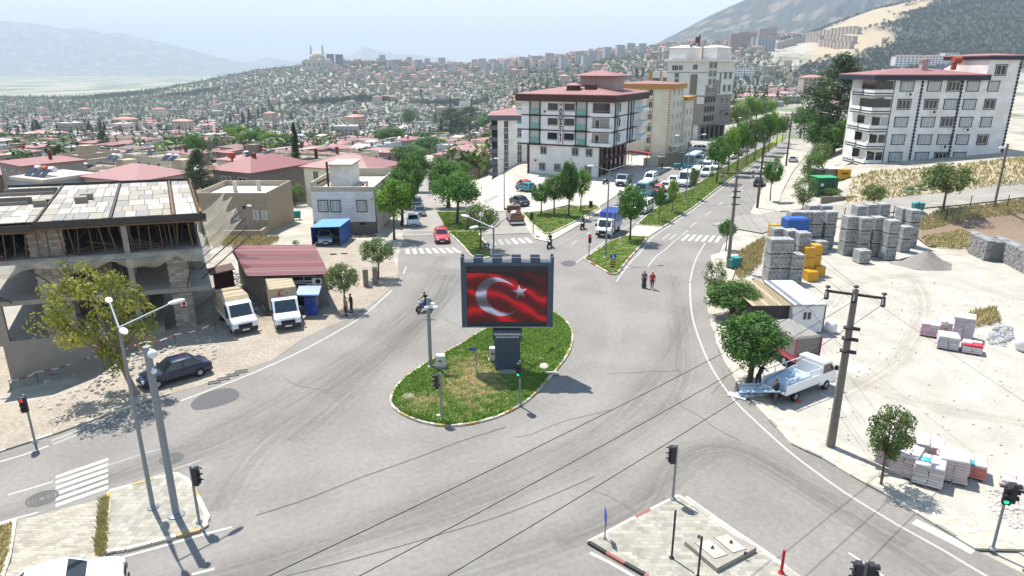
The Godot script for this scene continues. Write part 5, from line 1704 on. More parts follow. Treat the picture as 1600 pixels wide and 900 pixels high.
func town_house(k: int) -> Dictionary:
	var r := RandomNumberGenerator.new()
	r.seed = 900 + k * 13
	var o := Node3D.new()
	o.name = "house"
	var walls := [["cream", "cfc3a8"], ["grey", "8b8782"], ["white", "d2cfc8"], ["beige", "b3a48c"], ["pinkish", "b79a92"], ["bare concrete", "948e85"], ["pale blue", "a9b2b8"], ["brown", "8f7d6c"]]
	var w: Array = walls[k % walls.size()]
	var sx := r.randf_range(8.5, 13.5)
	var sz := r.randf_range(7.5, 11.0)
	var h := [3.2, 3.4, 6.0, 3.0, 5.8, 6.3][k % 6] as float
	var wm := wall_mat(w[1])
	var desc := ""
	slabp("wall", v3(-sx / 2, -4, -sz / 2), v3(sx / 2, h, sz / 2), wm, o)
	var top := h
	if k % 5 in [0, 2]:
		var rm: Material = [M.roof_pink, M.roof_red, M.roof_faded, M.roof_pink][(k / 3) % 4]
		put("roof", hip(v2(-sx / 2, -sz / 2), v2(sx / 2, sz / 2), h + 0.16, r.randf_range(0.7, 1.1), 0.6, 0.15), rm, o)
		desc = ["pink hipped", "red hipped", "faded hipped", "pink hipped"][(k / 3) % 4]
	else:
		var fl: Material = [M.concrete_pale, M.concrete, M.concrete, M.form_grey, M.white_paint][k % 5]
		slabp("roof", v3(-sx / 2 + 0.2, h, -sz / 2 + 0.2), v3(sx / 2 - 0.2, h + 0.12, sz / 2 - 0.2), fl, o)
		for q in [[-sx / 2, sz / 2 - 0.19, sx / 2, sz / 2], [-sx / 2, -sz / 2, sx / 2, -sz / 2 + 0.19], [-sx / 2, -sz / 2 + 0.191, -sx / 2 + 0.19, sz / 2 - 0.191], [sx / 2 - 0.19, -sz / 2 + 0.191, sx / 2, sz / 2 - 0.191]]:
			slabp("parapet", v3(q[0], h + 0.001, q[1]), v3(q[2], h + 0.7, q[3]), wm, o)
		desc = ["flat pale", "flat", "flat grey", "flat brown", "flat white"][k % 5]
		if k % 4 == 3:
			slabp("stair_head", v3(-1.5, h + 0.13, -2), v3(1.5, h + 2.5, 1.2), wm, o)
			top = h + 2.5
		else:
			var sh := MB.new()
			sh.box(v3(1.2, h + 2.4, 0), v3(sx * 0.5, 0.12, sz * 0.6), 0.0, Basis(Vector3.BACK, 0.12))
			for a in [-1, 1]:
				for b in [-1, 1]:
					sh.tube(v3(1.2 + a * sx * 0.22, h, b * sz * 0.26), v3(1.2 + a * sx * 0.22, h + 2.4, b * sz * 0.26), 0.06, 0.06, 5)
			put("roof_shelter", sh, M.roof_faded if k % 8 == 1 else M.concrete_pale, o)
	var storeys := 1 if h < 4 else 2
	for s in storeys:
		for i in 3:
			var x := -sx / 2 + sx * (i + 0.5) / 3
			window_at(o, front(x, 1.6 + s * 2.9, sz / 2 + 0.005), 1.1, 1.2, 2, M.white_frame, M.glass_dark)
		window_at(o, east(sx / 2 + 0.005, 1.6 + s * 2.9, 0), 1.1, 1.2, 2, M.white_frame, M.glass_dark)
	var tank := k % 3 == 1
	if tank:
		for i in 1 + k % 2:
			var t := MB.new()
			var y := top + 0.9 + (0.7 if k % 2 == 0 else 0.0)
			t.tube(v3(-2.4 + i * 2.0, y, 1), v3(-1.2 + i * 2.0, y, 1), 0.42, 0.42, 10)
			for a in [-2.2, -1.4]:
				t.tube(v3(a + i * 2.0, h, 1), v3(a + i * 2.0, y - 0.3, 1), 0.05, 0.05, 5)
			var tk := put("water_tank", t, M.white_paint, o)
			var p := MB.new()
			p.box(v3(-1.8 + i * 2.0, y - 0.4, 2.2), v3(1.5,0.08,1.9), 0.0, Basis(Vector3.RIGHT, 0.55))
			put("solar_panel", p, M.panel_blue, tk)
	elif k % 3 == 2:
		slabp("chimney", v3(sx * 0.2, h, -1), v3(sx * 0.2 + 0.5, h + 2.3, -0.5), M.brown_red, o)
	return {"node": o, "desc": desc + " roofed house, " + w[0] + " walls" + (", roof tank" if tank else ""), "r": maxf(sx, sz) * 0.55}

var wall_mats := {}
func wall_mat(hex: String) -> Material:
	if not wall_mats.has(hex):
		wall_mats[hex] = grained(hex, M.fine, 0.3, M.blotch, 0.06, 0.92)
	return wall_mats[hex]

func blocked(x: float, z: float, r: float) -> bool:
	for k in keep_out:
		if v2(x - k.x, z - k.y).length() < k.z + r:
			return true
	return false

func keep_line(pts: Array, r: float) -> void:
	for p in resample(pts, r):
		keep_out.append(v3(p.x, p.y, r))

# a far building as one small mesh with its windows as dark proud panels
func far_house(k: int) -> ArrayMesh:
	var r := RandomNumberGenerator.new()
	r.seed = 50 + k * 7
	var mb := MB.new()
	var wall: Color = [Color(0.52, 0.47, 0.38), Color(0.32, 0.30, 0.28), Color(0.62, 0.60, 0.56), Color(0.42, 0.36, 0.28), Color(0.55, 0.42, 0.38)][k % 5]
	var tall := k >= 8
	var sx := r.randf_range(8, 12)
	var sz := r.randf_range(8, 11)
	var h := r.randf_range(3.2, 6.5)
	if tall:
		h = r.randf_range(12, 22)
		sx = r.randf_range(14, 20)
		sz = r.randf_range(12, 16)
	mb.col = wall
	mb.span(v3(-sx / 2, -5, -sz / 2), v3(sx / 2, h, sz / 2))
	if k % 8 in [0, 5] or k == 10:
		var roof := hip(v2(-sx / 2, -sz / 2), v2(sx / 2, sz / 2), h + 0.16, 1.6 if not tall else 2.2)
		var rc: Color = [Color(0.42, 0.19, 0.19), Color(0.36, 0.15, 0.14), Color(0.48, 0.24, 0.20)][k % 3]
		mb.v.append_array(roof.v)
		mb.n.append_array(roof.n)
		for i in roof.v.size():
			mb.c.append(rc)
	else:
		mb.col = Color(0.5, 0.48, 0.45)
		mb.span(v3(-sx / 2 + 0.3, h, -sz / 2 + 0.3), v3(sx / 2 - 0.3, h + 0.1, sz / 2 - 0.3))
		mb.col = wall
		mb.span(v3(-1.5, h + 0.1, -2), v3(1.5, h + 2.2, 1))
		mb.col = Color(0.75, 0.75, 0.75)
		mb.span(v3(2, h + 0.5, 0), v3(3.4, h + 1.3, 0.8))
	mb.col = Color(0.05, 0.055, 0.06)
	var fl := maxi(1, int(h / 2.9))
	for s in fl:
		var n := 3 if not tall else 5
		for i in n:
			var x := -sx / 2 + sx * (i + 0.5) / n
			var w := 0.65 if not tall else 0.9
			mb.quad(v3(x - w, 0.9 + s * 2.9, sz / 2 + 0.04), v3(x + w, 0.9 + s * 2.9, sz / 2 + 0.04), v3(x + w, 2.3 + s * 2.9, sz / 2 + 0.04), v3(x - w, 2.3 + s * 2.9, sz / 2 + 0.04))
		for z in [-2.5, 2.5]:
			mb.quad(v3(sx / 2 + 0.04, 0.9 + s * 2.9, z + 0.6), v3(sx / 2 + 0.04, 0.9 + s * 2.9, z - 0.6), v3(sx / 2 + 0.04, 2.3 + s * 2.9, z - 0.6), v3(sx / 2 + 0.04, 2.3 + s * 2.9, z + 0.6))
	return mb.done()

func far_tree(k: int) -> ArrayMesh:
	var keep := rng.state
	rng.seed = 70 + k
	var mb := MB.new()
	var tall := k == 2
	for i in (46 if not tall else 30):
		var d := v3(rnd(-1, 1), rnd(-1, 1), rnd(-1, 1)).normalized() * rnd(0.5, 1.0)
		var p := v3(d.x * 0.45, 0.55 + d.y * 0.42, d.z * 0.45)
		if tall:
			var y := rnd(0.05, 1.0)
			var w := 0.16 * pow(1 - y, 0.6)
			var a := rnd(0, TAU)
			p = v3(cos(a) * w, y, sin(a) * w)
			d = v3(cos(a), 0.3, sin(a))
		mb.col = vary([Color(0.05, 0.085, 0.03), Color(0.085, 0.12, 0.035), Color(0.028, 0.05, 0.024)][k], 0.35)
		leaf(mb, p, d, 0.15 if not tall else 0.09, 1.0)
	mb.col = Color(0.1, 0.08, 0.06)
	mb.tube(Vector3.ZERO, v3(0,0.5,0), 0.04, 0.02, 5, false)
	rng.state = keep
	return mb.done()

func mass(called: String, label: String, category: String, mesh: ArrayMesh, places: Array, tints: Array, m: Material) -> void:
	if places.is_empty():
		return
	var mm := MultiMesh.new()
	mm.transform_format = MultiMesh.TRANSFORM_3D
	mm.use_colors = true
	mm.mesh = mesh
	mm.instance_count = places.size()
	for i in places.size():
		mm.set_instance_transform(i, places[i])
		mm.set_instance_color(i, tints[i])
	var o := MultiMeshInstance3D.new()
	o.name = numbered(called)
	o.multimesh = mm
	o.material_override = m
	add_child(o)
	tag(o, label, category, "", "stuff")

func build_town() -> void:
	for q in [v2(-30.41,-106.65),v2(-26.35,-106.65),v2(-44.85,-115.44),v2(-38.51,-106.65)]:
		keep_out.append(v3(q.x, q.y, 9))
	for q in [[-29, -114, 11], [-47, -120, 12], [-67, -127, 11], [-70, -108, 9], [-36, -91, 10], [-21, -92, 10], [8, -142, 22], [18, -150, 18], [3, -162, 14], [30, -175, 16], [50, -220, 16], [72, -124, 22], [-20, -60, 14], [-33, -57, 22]]:
		keep_out.append(v3(q[0], q[1], q[2]))
	keep_line([v2(-9.68,-83.27),v2(-14.78,-117.36),v2(-28.1,-207.5),v2(-40.7,-291.7),v2(-51.2,-363.6)], 7.0)
	keep_line([v2(-0.24,-83.96),v2(-2.21,-96.81),v2(-5.5,-120.1)], 8.0)
	keep_line([v2(13.71,-103.34),v2(33.5,-144),v2(67.2,-221.7),v2(118.9,-334.2),v2(270.9,-617)], 9.0)
	keep_line([v2(22.11,-73.53),v2(37.56,-104.37),v2(57.5,-149),v2(89.3,-215.8),v2(188.2,-422.4)], 16.0)
	landmark_buildings()
	for k in 24:
		house_stock.append(town_house(k))
	var marks := [["the mosque dome", v2(-107.8,-697.9)], ["the orange block", v2(-470.8,-754.4)], ["the light green grove", v2(-144.7,-396)], ["the dark conifer", v2(-53.35,-117.36)], ["the pale minaret", v2(-71.9,-569.7)], ["the wide pink roof", v2(-90,-165.7)], ["the narrow street's end", v2(-36.6,-265.4)], ["the cypress grove", v2(-431.9,-1197.7)], ["the bluish house", v2(-83.8,-125.7)], ["the long grey block", v2(-450.8,-807)], ["the grey eaves", v2(-10.3,-277.9)], ["the tall cypress", v2(-47.9,-153.7)]]
	var tally := {}
	var count := 0
	var places := []
	var d := 122.0
	while d < 640.0 and count < 285:
		var step := 15.0 if d < 260 else 17.0
		var t := -0.80
		while t < 0.02:
			var x := (t + rnd(-0.25, 0.25) * step / d) * d
			var z := -d + rnd(-3, 3)
			t += step * rnd(0.85, 1.2) / d
			if rnd(0, 1) < 0.16:
				continue
			if t > -0.09 and d < 170:
				continue
			places.append(v2(x, z))
		d += step * 0.92
	for p in places:
		var h: Dictionary = house_stock[rng.randi() % house_stock.size()]
		if count >= 285 or blocked(p.x, p.y, h.r):
			continue
		keep_out.append(v3(p.x, p.y, h.r * 0.8))
		var best := 1e9
		var mark := ""
		for q in marks:
			var dd: float = q[1].distance_to(p)
			if dd < best:
				best = dd
				mark = q[0]
		var key: String = h.desc + mark
		var n: int = tally.get(key, 0)
		tally[key] = n + 1
		var s: Node3D = h.node.duplicate()
		s.name = numbered("house")
		add_child(s)
		s.position = on(p.x, p.y)
		s.rotation.y = -0.45 + (PI / 2 if rnd(0, 1) < 0.35 else 0.0) + rnd(-0.2, 0.2)
		tag(s, "%s, %snearest to %s" % [h.desc, ORD[mini(n, 19)], mark], "house", "houses of the old quarter")
		count += 1
	last_house_d = 0.0
	for k in keep_out:
		last_house_d = maxf(last_house_d, -k.y) if k.y < -130 and k.x < -20 and k.z < 7.0 else last_house_d
	var pl := []
	var ti := []
	for k in 12:
		pl.append([])
		ti.append([])
	var tp := [[], [], []]
	var tt := [[], [], []]
	d = 126.0
	while d < 2680.0:
		var step := lerpf(15.0, 19.0, clampf(d / 2000.0, 0, 1))
		var t := -0.80
		while t < 0.62:
			var x := (t + rnd(-0.3, 0.3) * step / d) * d
			var z := -d + rnd(-5, 5)
			t += step * rnd(0.8, 1.25) / d
			var green := noise_b.get_noise_2d(x * 0.4, z * 0.4) + noise_a.get_noise_2d(x, z) * 0.8
			var east_ := x / -z
			if east_ > -0.02 and east_ < 0.3 and d < 300.0 or east_ > 0.2 and d < 260.0:
				continue
			var near := -z < last_house_d - 10.0 and east_ < 0.02
			if blocked(x, z, 6.0) or east_ > 0.34 and d > 1300.0 and bare_hill(x, z) > 0.3:
				continue
			var built := 0.80
			if east_ < -0.42 and d > 1900.0:
				built = 0.25 * (1.0 - smoothstep(2100, 2600, d))
			if east_ > 0.28:
				built = 0.72 - smoothstep(0.42, 0.47, east_) * smoothstep(1150, 1400, d) - smoothstep(0.38, 0.42, east_) * smoothstep(1650, 1750, d)
			if east_ > 0.3 and d < 330.0:
				built = 0.2
			if green > 0.28:
				built *= 0.25
			var y := land_at(x, z)
			if rnd(0, 1) < built and not near:
				var hi := 0.012 + smoothstep(1300, 2400, d) * 0.3 * smoothstep(-0.32, -0.1, east_)
				var k := rng.randi() % 8 if rnd(0, 1) > hi else 8 + rng.randi() % 4
				if k in [0, 5] and rnd(0, 1) < smoothstep(300, 1400, d) * 0.8:
					k += 1
				pl[k].append(Transform3D(Basis(Vector3.UP, rnd(-0.6, 0.2) + (PI / 2 if rnd(0, 1) < 0.3 else 0.0)).scaled(Vector3.ONE * rnd(0.85, 1.15) * lerpf(1.0, 0.78, smoothstep(900, 1800, d))), v3(x, y, z)))
				var f := rnd(0.75, 1.2)
				ti[k].append(Color(f, f * rnd(0.95, 1.0), f * rnd(0.9, 1.0)))
			var trees := (2 if rnd(0, 1) < 0.75 else 3) + (2 if near else 0)
			if green > 0.28:
				trees = 3
			if east_ > 0.42 and d > 1300.0:
				trees = 0
			for q in trees:
				var kk := 2 if rnd(0, 1) < 0.22 else rng.randi() % 2
				var hh := rnd(4, 8) if kk < 2 else rnd(8, 14)
				if near:
					hh += 2.5
				var wx := x + rnd(-7, 7)
				var wz := z + rnd(-7, 7)
				if blocked(wx, wz, 1.0):
					continue
				if near and kk == 2:
					continue
				var ww := hh * rnd(0.8, 1.1)
				tp[kk].append(Transform3D(Basis(Vector3.UP, rnd(0, TAU)).scaled(v3(ww, hh, ww)), v3(wx, land_at(wx, wz), wz)))
				var g := rnd(1.0, 1.7)
				tt[kk].append(Color(g, g, g * 0.9))
		d += step * 0.95
	for k in 12:
		mass("far_houses", "countless small houses of the town spread over slope and hill" if k < 8 else "far apartment towers of the town standing along the hill crest", "houses", far_house(k), pl[k], ti[k], M.tinted_far)
	var wp := [[], [], []]
	var wt := [[], [], []]
	d = 1350.0
	while d < 2750.0:
		var t := 0.37
		while t < 0.84:
			var step := 10.5
			var x := (t + rnd(-0.5, 0.5) * step / d) * d
			var z := -d + rnd(-6, 6)
			t += step * rnd(0.7, 1.3) / d
			var e := x / -z
			if e < 0.40 + 0.03 * noise_b.get_noise_2d(z * 0.2, 7.0) and d < 2300.0:
				continue
			if rnd(0, 1) < bare_hill(x, z) * 1.4 - 0.06:
				continue
			var hh := rnd(6, 11)
			var ww := hh * rnd(0.75, 1.05)
			var kk := 0
			wp[kk].append(Transform3D(Basis(Vector3.UP, rnd(0, TAU)).scaled(v3(ww, hh, ww)), v3(x, land_at(x, z), z)))
			var g := rnd(0.3, 0.6)
			wt[kk].append(Color(g, g, g))
		d += 12.0
	mass("forest", "dark pine forest covering the hill above the town", "forest", far_tree(0), wp[0], wt[0], M.leaf_far)
	for q in [[v2(-392.4,-1546.4), 95, 16, 170], [v2(-311.9,-1566), 60, 12, 90], [v2(-131.5,-1527.2), 90, 14, 150], [v2(-1328.1,-2371.2), 150, 40, 260], [v2(-960.8,-2130.6), 120, 30, 160], [v2(606.9,-1277), 300, 60, 300]]:
		for i in q[3]:
			var x: float = q[0].x + rng.randfn(0, 0.45) * q[1]
			var z: float = q[0].y + rng.randfn(0, 0.45) * q[2]
			var kk := 2 if rnd(0, 1) < 0.4 else 0
			var hh := rnd(9, 17)
			var ww := hh * (rnd(0.55, 0.8) if kk == 0 else 1.0)
			tp[kk].append(Transform3D(Basis(Vector3.UP, rnd(0, TAU)).scaled(v3(ww, hh, ww)), v3(x, land_at(x, z), z)))
			var g := rnd(0.6, 1.0)
			tt[kk].append(Color(g, g, g))
	for k in 3:
		mass("far_trees", ["round garden trees scattered between the far houses", "pale garden trees scattered between the far houses", "slender cypresses scattered through the far town"][k], "trees", far_tree(k), tp[k], tt[k], M.leaf_far)
var last_house_d := 0.0

# ---------------------------------------------------------------- buildings one can name from afar
func block_house(called: String, label: String, cat: String, at: Vector3, turn: float, w: float, d: float, h: float, floors: int, cols: int, wall: Material, roof: Material = null, group := "", flat_hex := "") -> Node3D:
	var o := thing(called, label, cat, v3(at.x, land_at(at.x, at.z), at.z), turn, group)
	slabp("wall", v3(-w / 2, -8, -d / 2), v3(w / 2, h, d / 2), wall, o)
	if roof:
		put("roof", hip(v2(-w / 2, -d / 2), v2(w / 2, d / 2), h + 0.16, minf(w, d) * 0.16), roof, o)
	else:
		slabp("roof", v3(-w / 2 - 0.2, h, -d / 2 - 0.2), v3(w / 2 + 0.2, h + 0.5, d / 2 + 0.2), M.concrete_pale, o)
	for f in floors:
		for i in cols:
			var x := -w / 2 + w * (i + 0.5) / cols
			window_at(o, front(x, h * (f + 0.55) / floors, d / 2 + 0.01), w / cols * 0.5, h / floors * 0.5, 2, M.white_frame, M.glass_dark)
	keep_out.append(v3(at.x, at.z, maxf(w, d) * 0.55))
	return o

func minaret(label: String, at: Vector3, h: float, r: float, cap: Material) -> void:
	var o := thing("minaret", label, "minaret", v3(at.x, land_at(at.x, at.z) - 1.0, at.z))
	var b := MB.new()
	b.lathe(Vector3.ZERO, [v2(r * 1.7, 0), v2(r * 1.7, h * 0.2), v2(r, h * 0.26), v2(r, h * 0.6), v2(r * 0.9, h * 0.86)], 12)
	put("shaft", b.smooth(50), M.cream_dull, o)
	for y in ([0.6] if h < 30 else [0.45, 0.62]):
		var g := MB.new()
		g.lathe(v3(0, h * y, 0), [v2(r, -r * 1.2), v2(r * 1.9, 0), v2(r * 1.9, r * 0.9), v2(r * 0.9, r * 0.9)], 12)
		put("gallery", g, M.cream_dull, o)
	var c := MB.new()
	c.lathe(v3(0, h * 0.86, 0), [v2(r * 1.05, 0), v2(r * 0.5, h * 0.09), v2(0, h * 0.14)], 12)
	put("cap", c.smooth(60), cap, o)
	keep_out.append(v3(at.x, at.z, r * 2.5))

func dome_house(label: String, at: Vector3, w: float, h: float, r: float, m: Material) -> void:
	var o := thing("mosque", label, "mosque", v3(at.x, land_at(at.x, at.z), at.z), -0.3)
	slabp("prayer_hall", v3(-w / 2, -4, -w / 2), v3(w / 2, h, w / 2), M.cream_dull, o)
	var d := MB.new()
	var prof := [v2(r * 1.06, h), v2(r * 1.06, h + r * 0.25)]
	for i in 9:
		var a := PI / 2 * i / 8
		prof.append(v2(r * cos(a), h + r * 0.25 + r * 0.85 * sin(a)))
	d.lathe(Vector3.ZERO, prof, 20)
	put("dome", d.smooth(45), m, o)
	for sx in [-1, 1]:
		for sz in [-1, 1]:
			var q := MB.new()
			var pr := []
			for i in 6:
				var a := PI / 2 * i / 5
				pr.append(v2(r * 0.3 * cos(a), h + r * 0.28 * sin(a)))
			q.lathe(v3(sx * w * 0.36, 0, sz * w * 0.36), pr, 12)
			put("small_dome", q.smooth(45), m, o)
	for i in 4:
		window_at(o, front(-w / 2 + w * (i + 0.5) / 4, h * 0.5, w / 2 + 0.01), w * 0.09, h * 0.4, 1, M.white_frame, M.glass_dark)
	keep_out.append(v3(at.x, at.z, w * 0.75))

func landmark_buildings() -> void:
	hip_house("wide pink hipped roof over an open storey, right above the building site", v3(-74.5,-4,-119), -0.42, 13, 11, 6.0, 1.9, M.pinkish, M.roof_pink, [[0, 3, 4.4, 2.6, 1.0], [0, 8, 4.4, 3.4, 1.0]])
	hip_house("small pink roofed house at the left edge behind the building site", v3(-103.34,-4.08,-137.98) + v3(-6,0,-3), -0.42, 9, 8, 3.6, 1.1, M.beige_stained, M.roof_pink, [[0, 4, 1.6, 1.2, 1.2]])
	hip_house("dark red gabled shed roof behind the grey house with the orange tank", v3(-83.9,-14.8,-250.2) + v3(-6,0,-10), -0.5, 13, 8, 4.6, 1.5, M.maroon, M.roof_pink, [])
	hip_house("pale pink house with a flat hipped roof at the head of the narrow street", v3(-49,-14.8,-250.2) + v3(-7,0,-2), -0.25, 15, 9, 5.6, 1.2, wall_mat("c3a0a4"), M.roof_pink, [[0, 3, 3.6, 1.2, 1.4], [0, 12, 3.6, 1.4, 1.6], [0, 7, 3.6, 1.2, 1.4]])
	var op := hip_house("open house with a pink roof on thin posts by the grey blue eaves", v3(-10.9,-8,-179.7) + v3(-6,0,-8), -0.2, 9, 8, 3.0, 0.2, M.cream_dull, M.concrete_pale, [[0, 3, 1.4, 1.2, 1.2]])
	var rf := put("upper_roof", hip(v2(-0.4,-8.2), v2(9.2,0.4), 6.6, 1.4, 1.2), M.roof_pink, op)
	for x in [0.2, 4.4, 8.8]:
		for z in [-7.6, -0.3]:
			var p := MB.new()
			p.tube(v3(x, 3, z), v3(x, 6.5, z), 0.12, 0.12, 6)
			put("post", p, M.white_paint, op)
	var bl := block_house("house", "bluish flat roofed house with roof tanks above the building site", "house", v3(-79.98,-2.64,-119.35), -0.45, 9, 9, 4.4, 1, 2, wall_mat("8e959c"))
	for i in 3:
		var t := MB.new()
		t.tube(v3(-2.6 + i * 1.9, 6.0, 1), v3(-1.4 + i * 1.9, 6.0, 1), 0.5, 0.5, 10)
		var tk := put("water_tank", t, [M.white_paint, M.orange, M.white_paint][i], bl)
		var p := MB.new()
		p.box(v3(-2 + i * 1.9, 5.5, 2.4), v3(1.5,0.08,2.0), 0.0, Basis(Vector3.RIGHT, 0.6))
		put("solar_panel", p, M.panel_blue, tk)
	var ob := block_house("apartment_block", "orange and yellow apartment block with a pink roof in the old quarter", "building", v3(-470.8,-51.7,-754.4), -0.75, 19, 14, 15, 5, 4, wall_mat("b9673f"), M.roof_pink)
	slabp("yellow_face", v3(-9.5,-2,7.0),v3(9.5,15,7.008), wall_mat("c9b27c"), ob)
	block_house("apartment_block", "long grey three storey block right of the orange apartment block", "building", v3(-439.2,-54,-786.1), 0.05, 36, 10, 9, 3, 8, M.beige_stained)
	block_house("apartment_block", "white terraced flats at the far west edge of the old quarter", "building", v3(-387.3,-38.2,-569.7), 0.1, 34, 10, 7, 2, 8, wall_mat("b9b6ae"))
	block_house("school", "long cream school with a pink roof on the wooded rise", "school", v3(-272.7,-53.8,-1568.7), -0.35, 40, 16, 11, 3, 9, wall_mat("c6ab7c"), M.roof_pink)
	block_house("apartment_block", "white stepped flats on the rise above the mosque", "building", v3(-98.8,-59.1,-1512.4), -0.2, 26, 12, 10, 3, 5, M.white_render)
	block_house("house", "white house with balconies left of the minaret", "house", v3(-124.1,-61,-982.3), -0.2, 22, 10, 8, 2, 5, M.cream_dull)
	block_house("house", "dark grey blue house right of the minaret", "house", v3(-30.6,-27.6,-424.2), -0.15, 14, 9, 5, 1, 2, wall_mat("4c5563"))
	block_house("house", "grey stepped house below the dark grey blue one", "house", v3(-37,-23.1,-363.6), -0.1, 12, 9, 4, 1, 2, M.grey_render)
	dome_house("small mosque with a white dome among dark trees", v3(-116.5,-51.7,-754.4), 13, 6, 6.0, M.white_paint)
	minaret("pale stone minaret with a light blue cap in the old quarter", v3(-67.8,-35.9,-536.7), 19, 1.15, M.cap_blue)
	minaret("slender pale minaret with a dark cap beyond the avenue", v3(330.2,-9.6,-849.5), 30, 1.9, M.rust_dark)
	dome_house("big domed mosque on the hill crest", v3(-649.1,14.6,-2400.4), 74, 26, 26, M.concrete_pale)
	minaret("left minaret of the big mosque on the hill", v3(-692.7,18.7,-2489.1), 74, 3.0, M.shade_grey)
	minaret("right minaret of the big mosque on the hill", v3(-638.7,18.7,-2435.7), 74, 3.0, M.shade_grey)
	block_house("tower_block", "left of two grey towers beside the mosque on the hill", "building", v3(-631.4,25,-2503.3), 0.1, 24, 18, 38, 10, 4, wall_mat("6f7478"))
	block_house("tower_block", "right of two grey towers beside the mosque on the hill", "building", v3(-589.7,24.9,-2459.9), 0.1, 24, 18, 36, 10, 4, wall_mat("6f7478"))
	block_house("office_block", "long white block behind the damaged building", "building", v3(416,-2.8,-1295.7), 0.0, 42, 14, 22, 5, 8, M.white_render)
	block_house("apartment_block", "white apartment rows below the pine forest, left part", "building", v3(762.9,15.7,-1385), 0.1, 62, 14, 22, 5, 8, M.white_render, M.roof_pink)
	block_house("apartment_block", "white apartment rows below the pine forest, right part", "building", v3(809.5,18.1,-1385.2), 0.1, 40, 14, 20, 5, 6, M.white_render, M.roof_pink)
	block_house("apartment_block", "small pale block standing alone against the pine forest", "building", v3(871.2,29,-1435.2), 0.1, 32, 14, 20, 5, 5, M.white_render)
	block_house("apartment_block", "pink roofed row behind the pine's left flank", "building", v3(648.3,7.7,-1357.4), 0.1, 44, 14, 10, 3, 8, M.pinkish, M.roof_pink)
	block_house("long_shed", "low white building with a pink roof beside the far minaret", "building", v3(295.1,-9.4,-767.2), -0.1, 30, 12, 7, 2, 6, M.white_render, M.roof_pink)
	block_house("house", "reddish roofed house left of the far minaret", "house", v3(269.7,-9.3,-731.6), -0.1, 22, 12, 5, 1, 4, M.cream_dull, M.roof_red)
	block_house("house", "red roofed house right of the far minaret", "house", v3(314.5,-9.4,-767.2), -0.1, 18, 12, 5, 1, 3, M.cream_dull, M.roof_red)
	var proto: Node3D = null
	var rows := [[v3(754.3,74.1,-2050.6),v3(816.3,82.4,-2100.3), 6], [v3(851.9,92.5,-2194.5),v3(899.3,100.3,-2208.6), 6], [v3(860.8,89.7,-2107.2),v3(850.9,86.3,-2004.9), 5], [v3(818.5,75.3,-1914.1),v3(832.2,70,-1780), 9], [v3(947.5,112.4,-2329.4),v3(922.4,108.4,-2097), 8], [v3(862.8,89.7,-2009.1),v3(874.7,84.5,-1857.4), 9], [v3(914.1,104.9,-2053.1),v3(926.2,102.2,-1949.8), 7]]
	var names := ["lowest left", "second left", "short middle", "lowest long", "upper left", "middle long", "topmost"]
	for r in rows.size():
		var n: int = rows[r][2]
		for i in n:
			var p: Vector3 = rows[r][0].lerp(rows[r][1], float(i) / (n - 1))
			if proto == null:
				proto = block_house("hillside_block", "", "building", p, 0.1, 12, 12, 17, 5, 3, wall_mat("b8a89b"), null, "new apartment blocks on the bare hillside")
				tag(proto, "new apartment block on the bare hillside, lowest left row, leftmost", "building")
				continue
			dup(proto, v3(p.x, land_at(p.x, p.z), p.z), 0.1, "new apartment block on the bare hillside, %s row, %s from the left" % [names[r], "first" if i == 0 else ORD[i].strip_edges()])
	var tw := [[v3(638.5,67.8,-2072.9), 34, 46, "pale pink tower pair left of the hillside blocks"], [v3(668,71.9,-2097.3), 30, 46, "second pinkish tower left of the hillside blocks"], [v3(715.6,80.9,-2171), 26, 40, "tall pink tower above the left hillside slope"], [v3(715.5,78,-2130.1), 22, 28, "blue grey tower between the pink towers"], [v3(825.1,102.9,-2386.7), 34, 40, "pair of high pinkish towers at the ridge"], [v3(868.6,108.7,-2439.5), 30, 40, "right pinkish tower at the ridge"], [v3(691.9,64,-1978.2), 48, 36, "wide white tower row below the pinkish towers"]]
	for q in tw:
		block_house("tower_block", q[3], "building", q[0], 0.0, q[1], 18, q[2], 10, 5, wall_mat("a58a80") if q[1] < 35 and q[1] != 22 else wall_mat("9aa2aa"))
	var tp: Node3D = null
	var spots := [v3(-434.1,24.8,-2411.4),v3(-382.2,11.1,-2252.9),v3(-343.7,-2.7,-2110),v3(-307.8,-23.3,-1903.3),v3(-344.1,22.8,-2412.2),v3(-290.2,7.4,-2240),v3(-285.2,20.8,-2422.8),v3(-237.9,18.7,-2425),v3(-183.6,-3.2,-2159.3),v3(-120.7,14.8,-2330.9),v3(-93.1,11.1,-2265.6),v3(-73.7,-5.7,-2057.5),v3(-47.6,8,-2132.7),v3(-18.9,15.3,-2122.8),v3(27.1,22.4,-2029.3),v3(62.4,24,-1999.6),v3(75,10.5,-1679.5),v3(102.4,25.7,-1981.2),v3(121.1,13.3,-1694.8),v3(179.3,28.7,-1917.3),v3(183.2,22.1,-1787.3),v3(214,32,-1923.5),v3(261,39.1,-1983.7),v3(299.8,42.7,-2008.1),v3(334.6,46.5,-2036.7),v3(371.8,50.3,-2063.2)]
	for i in spots.size():
		if tp == null:
			tp = block_house("tower_block", "", "building", spots[0], 0.2, 20, 16, 30, 9, 4, wall_mat("b9bbbd"), null, "white towers along the hill crest")
			tag(tp, "white tower block on the hill crest, nearest to the two grey towers", "building")
			continue
		dup(tp, v3(spots[i].x, land_at(spots[i].x, spots[i].z), spots[i].z), rnd(-0.2, 0.4), "white tower block on the hill crest, %sfrom the left" % (ORD[i] if i < 20 else ["twenty first ", "twenty second ", "twenty third ", "twenty fourth ", "twenty fifth ", "rightmost "][i - 20]), rnd(0.8, 1.15))
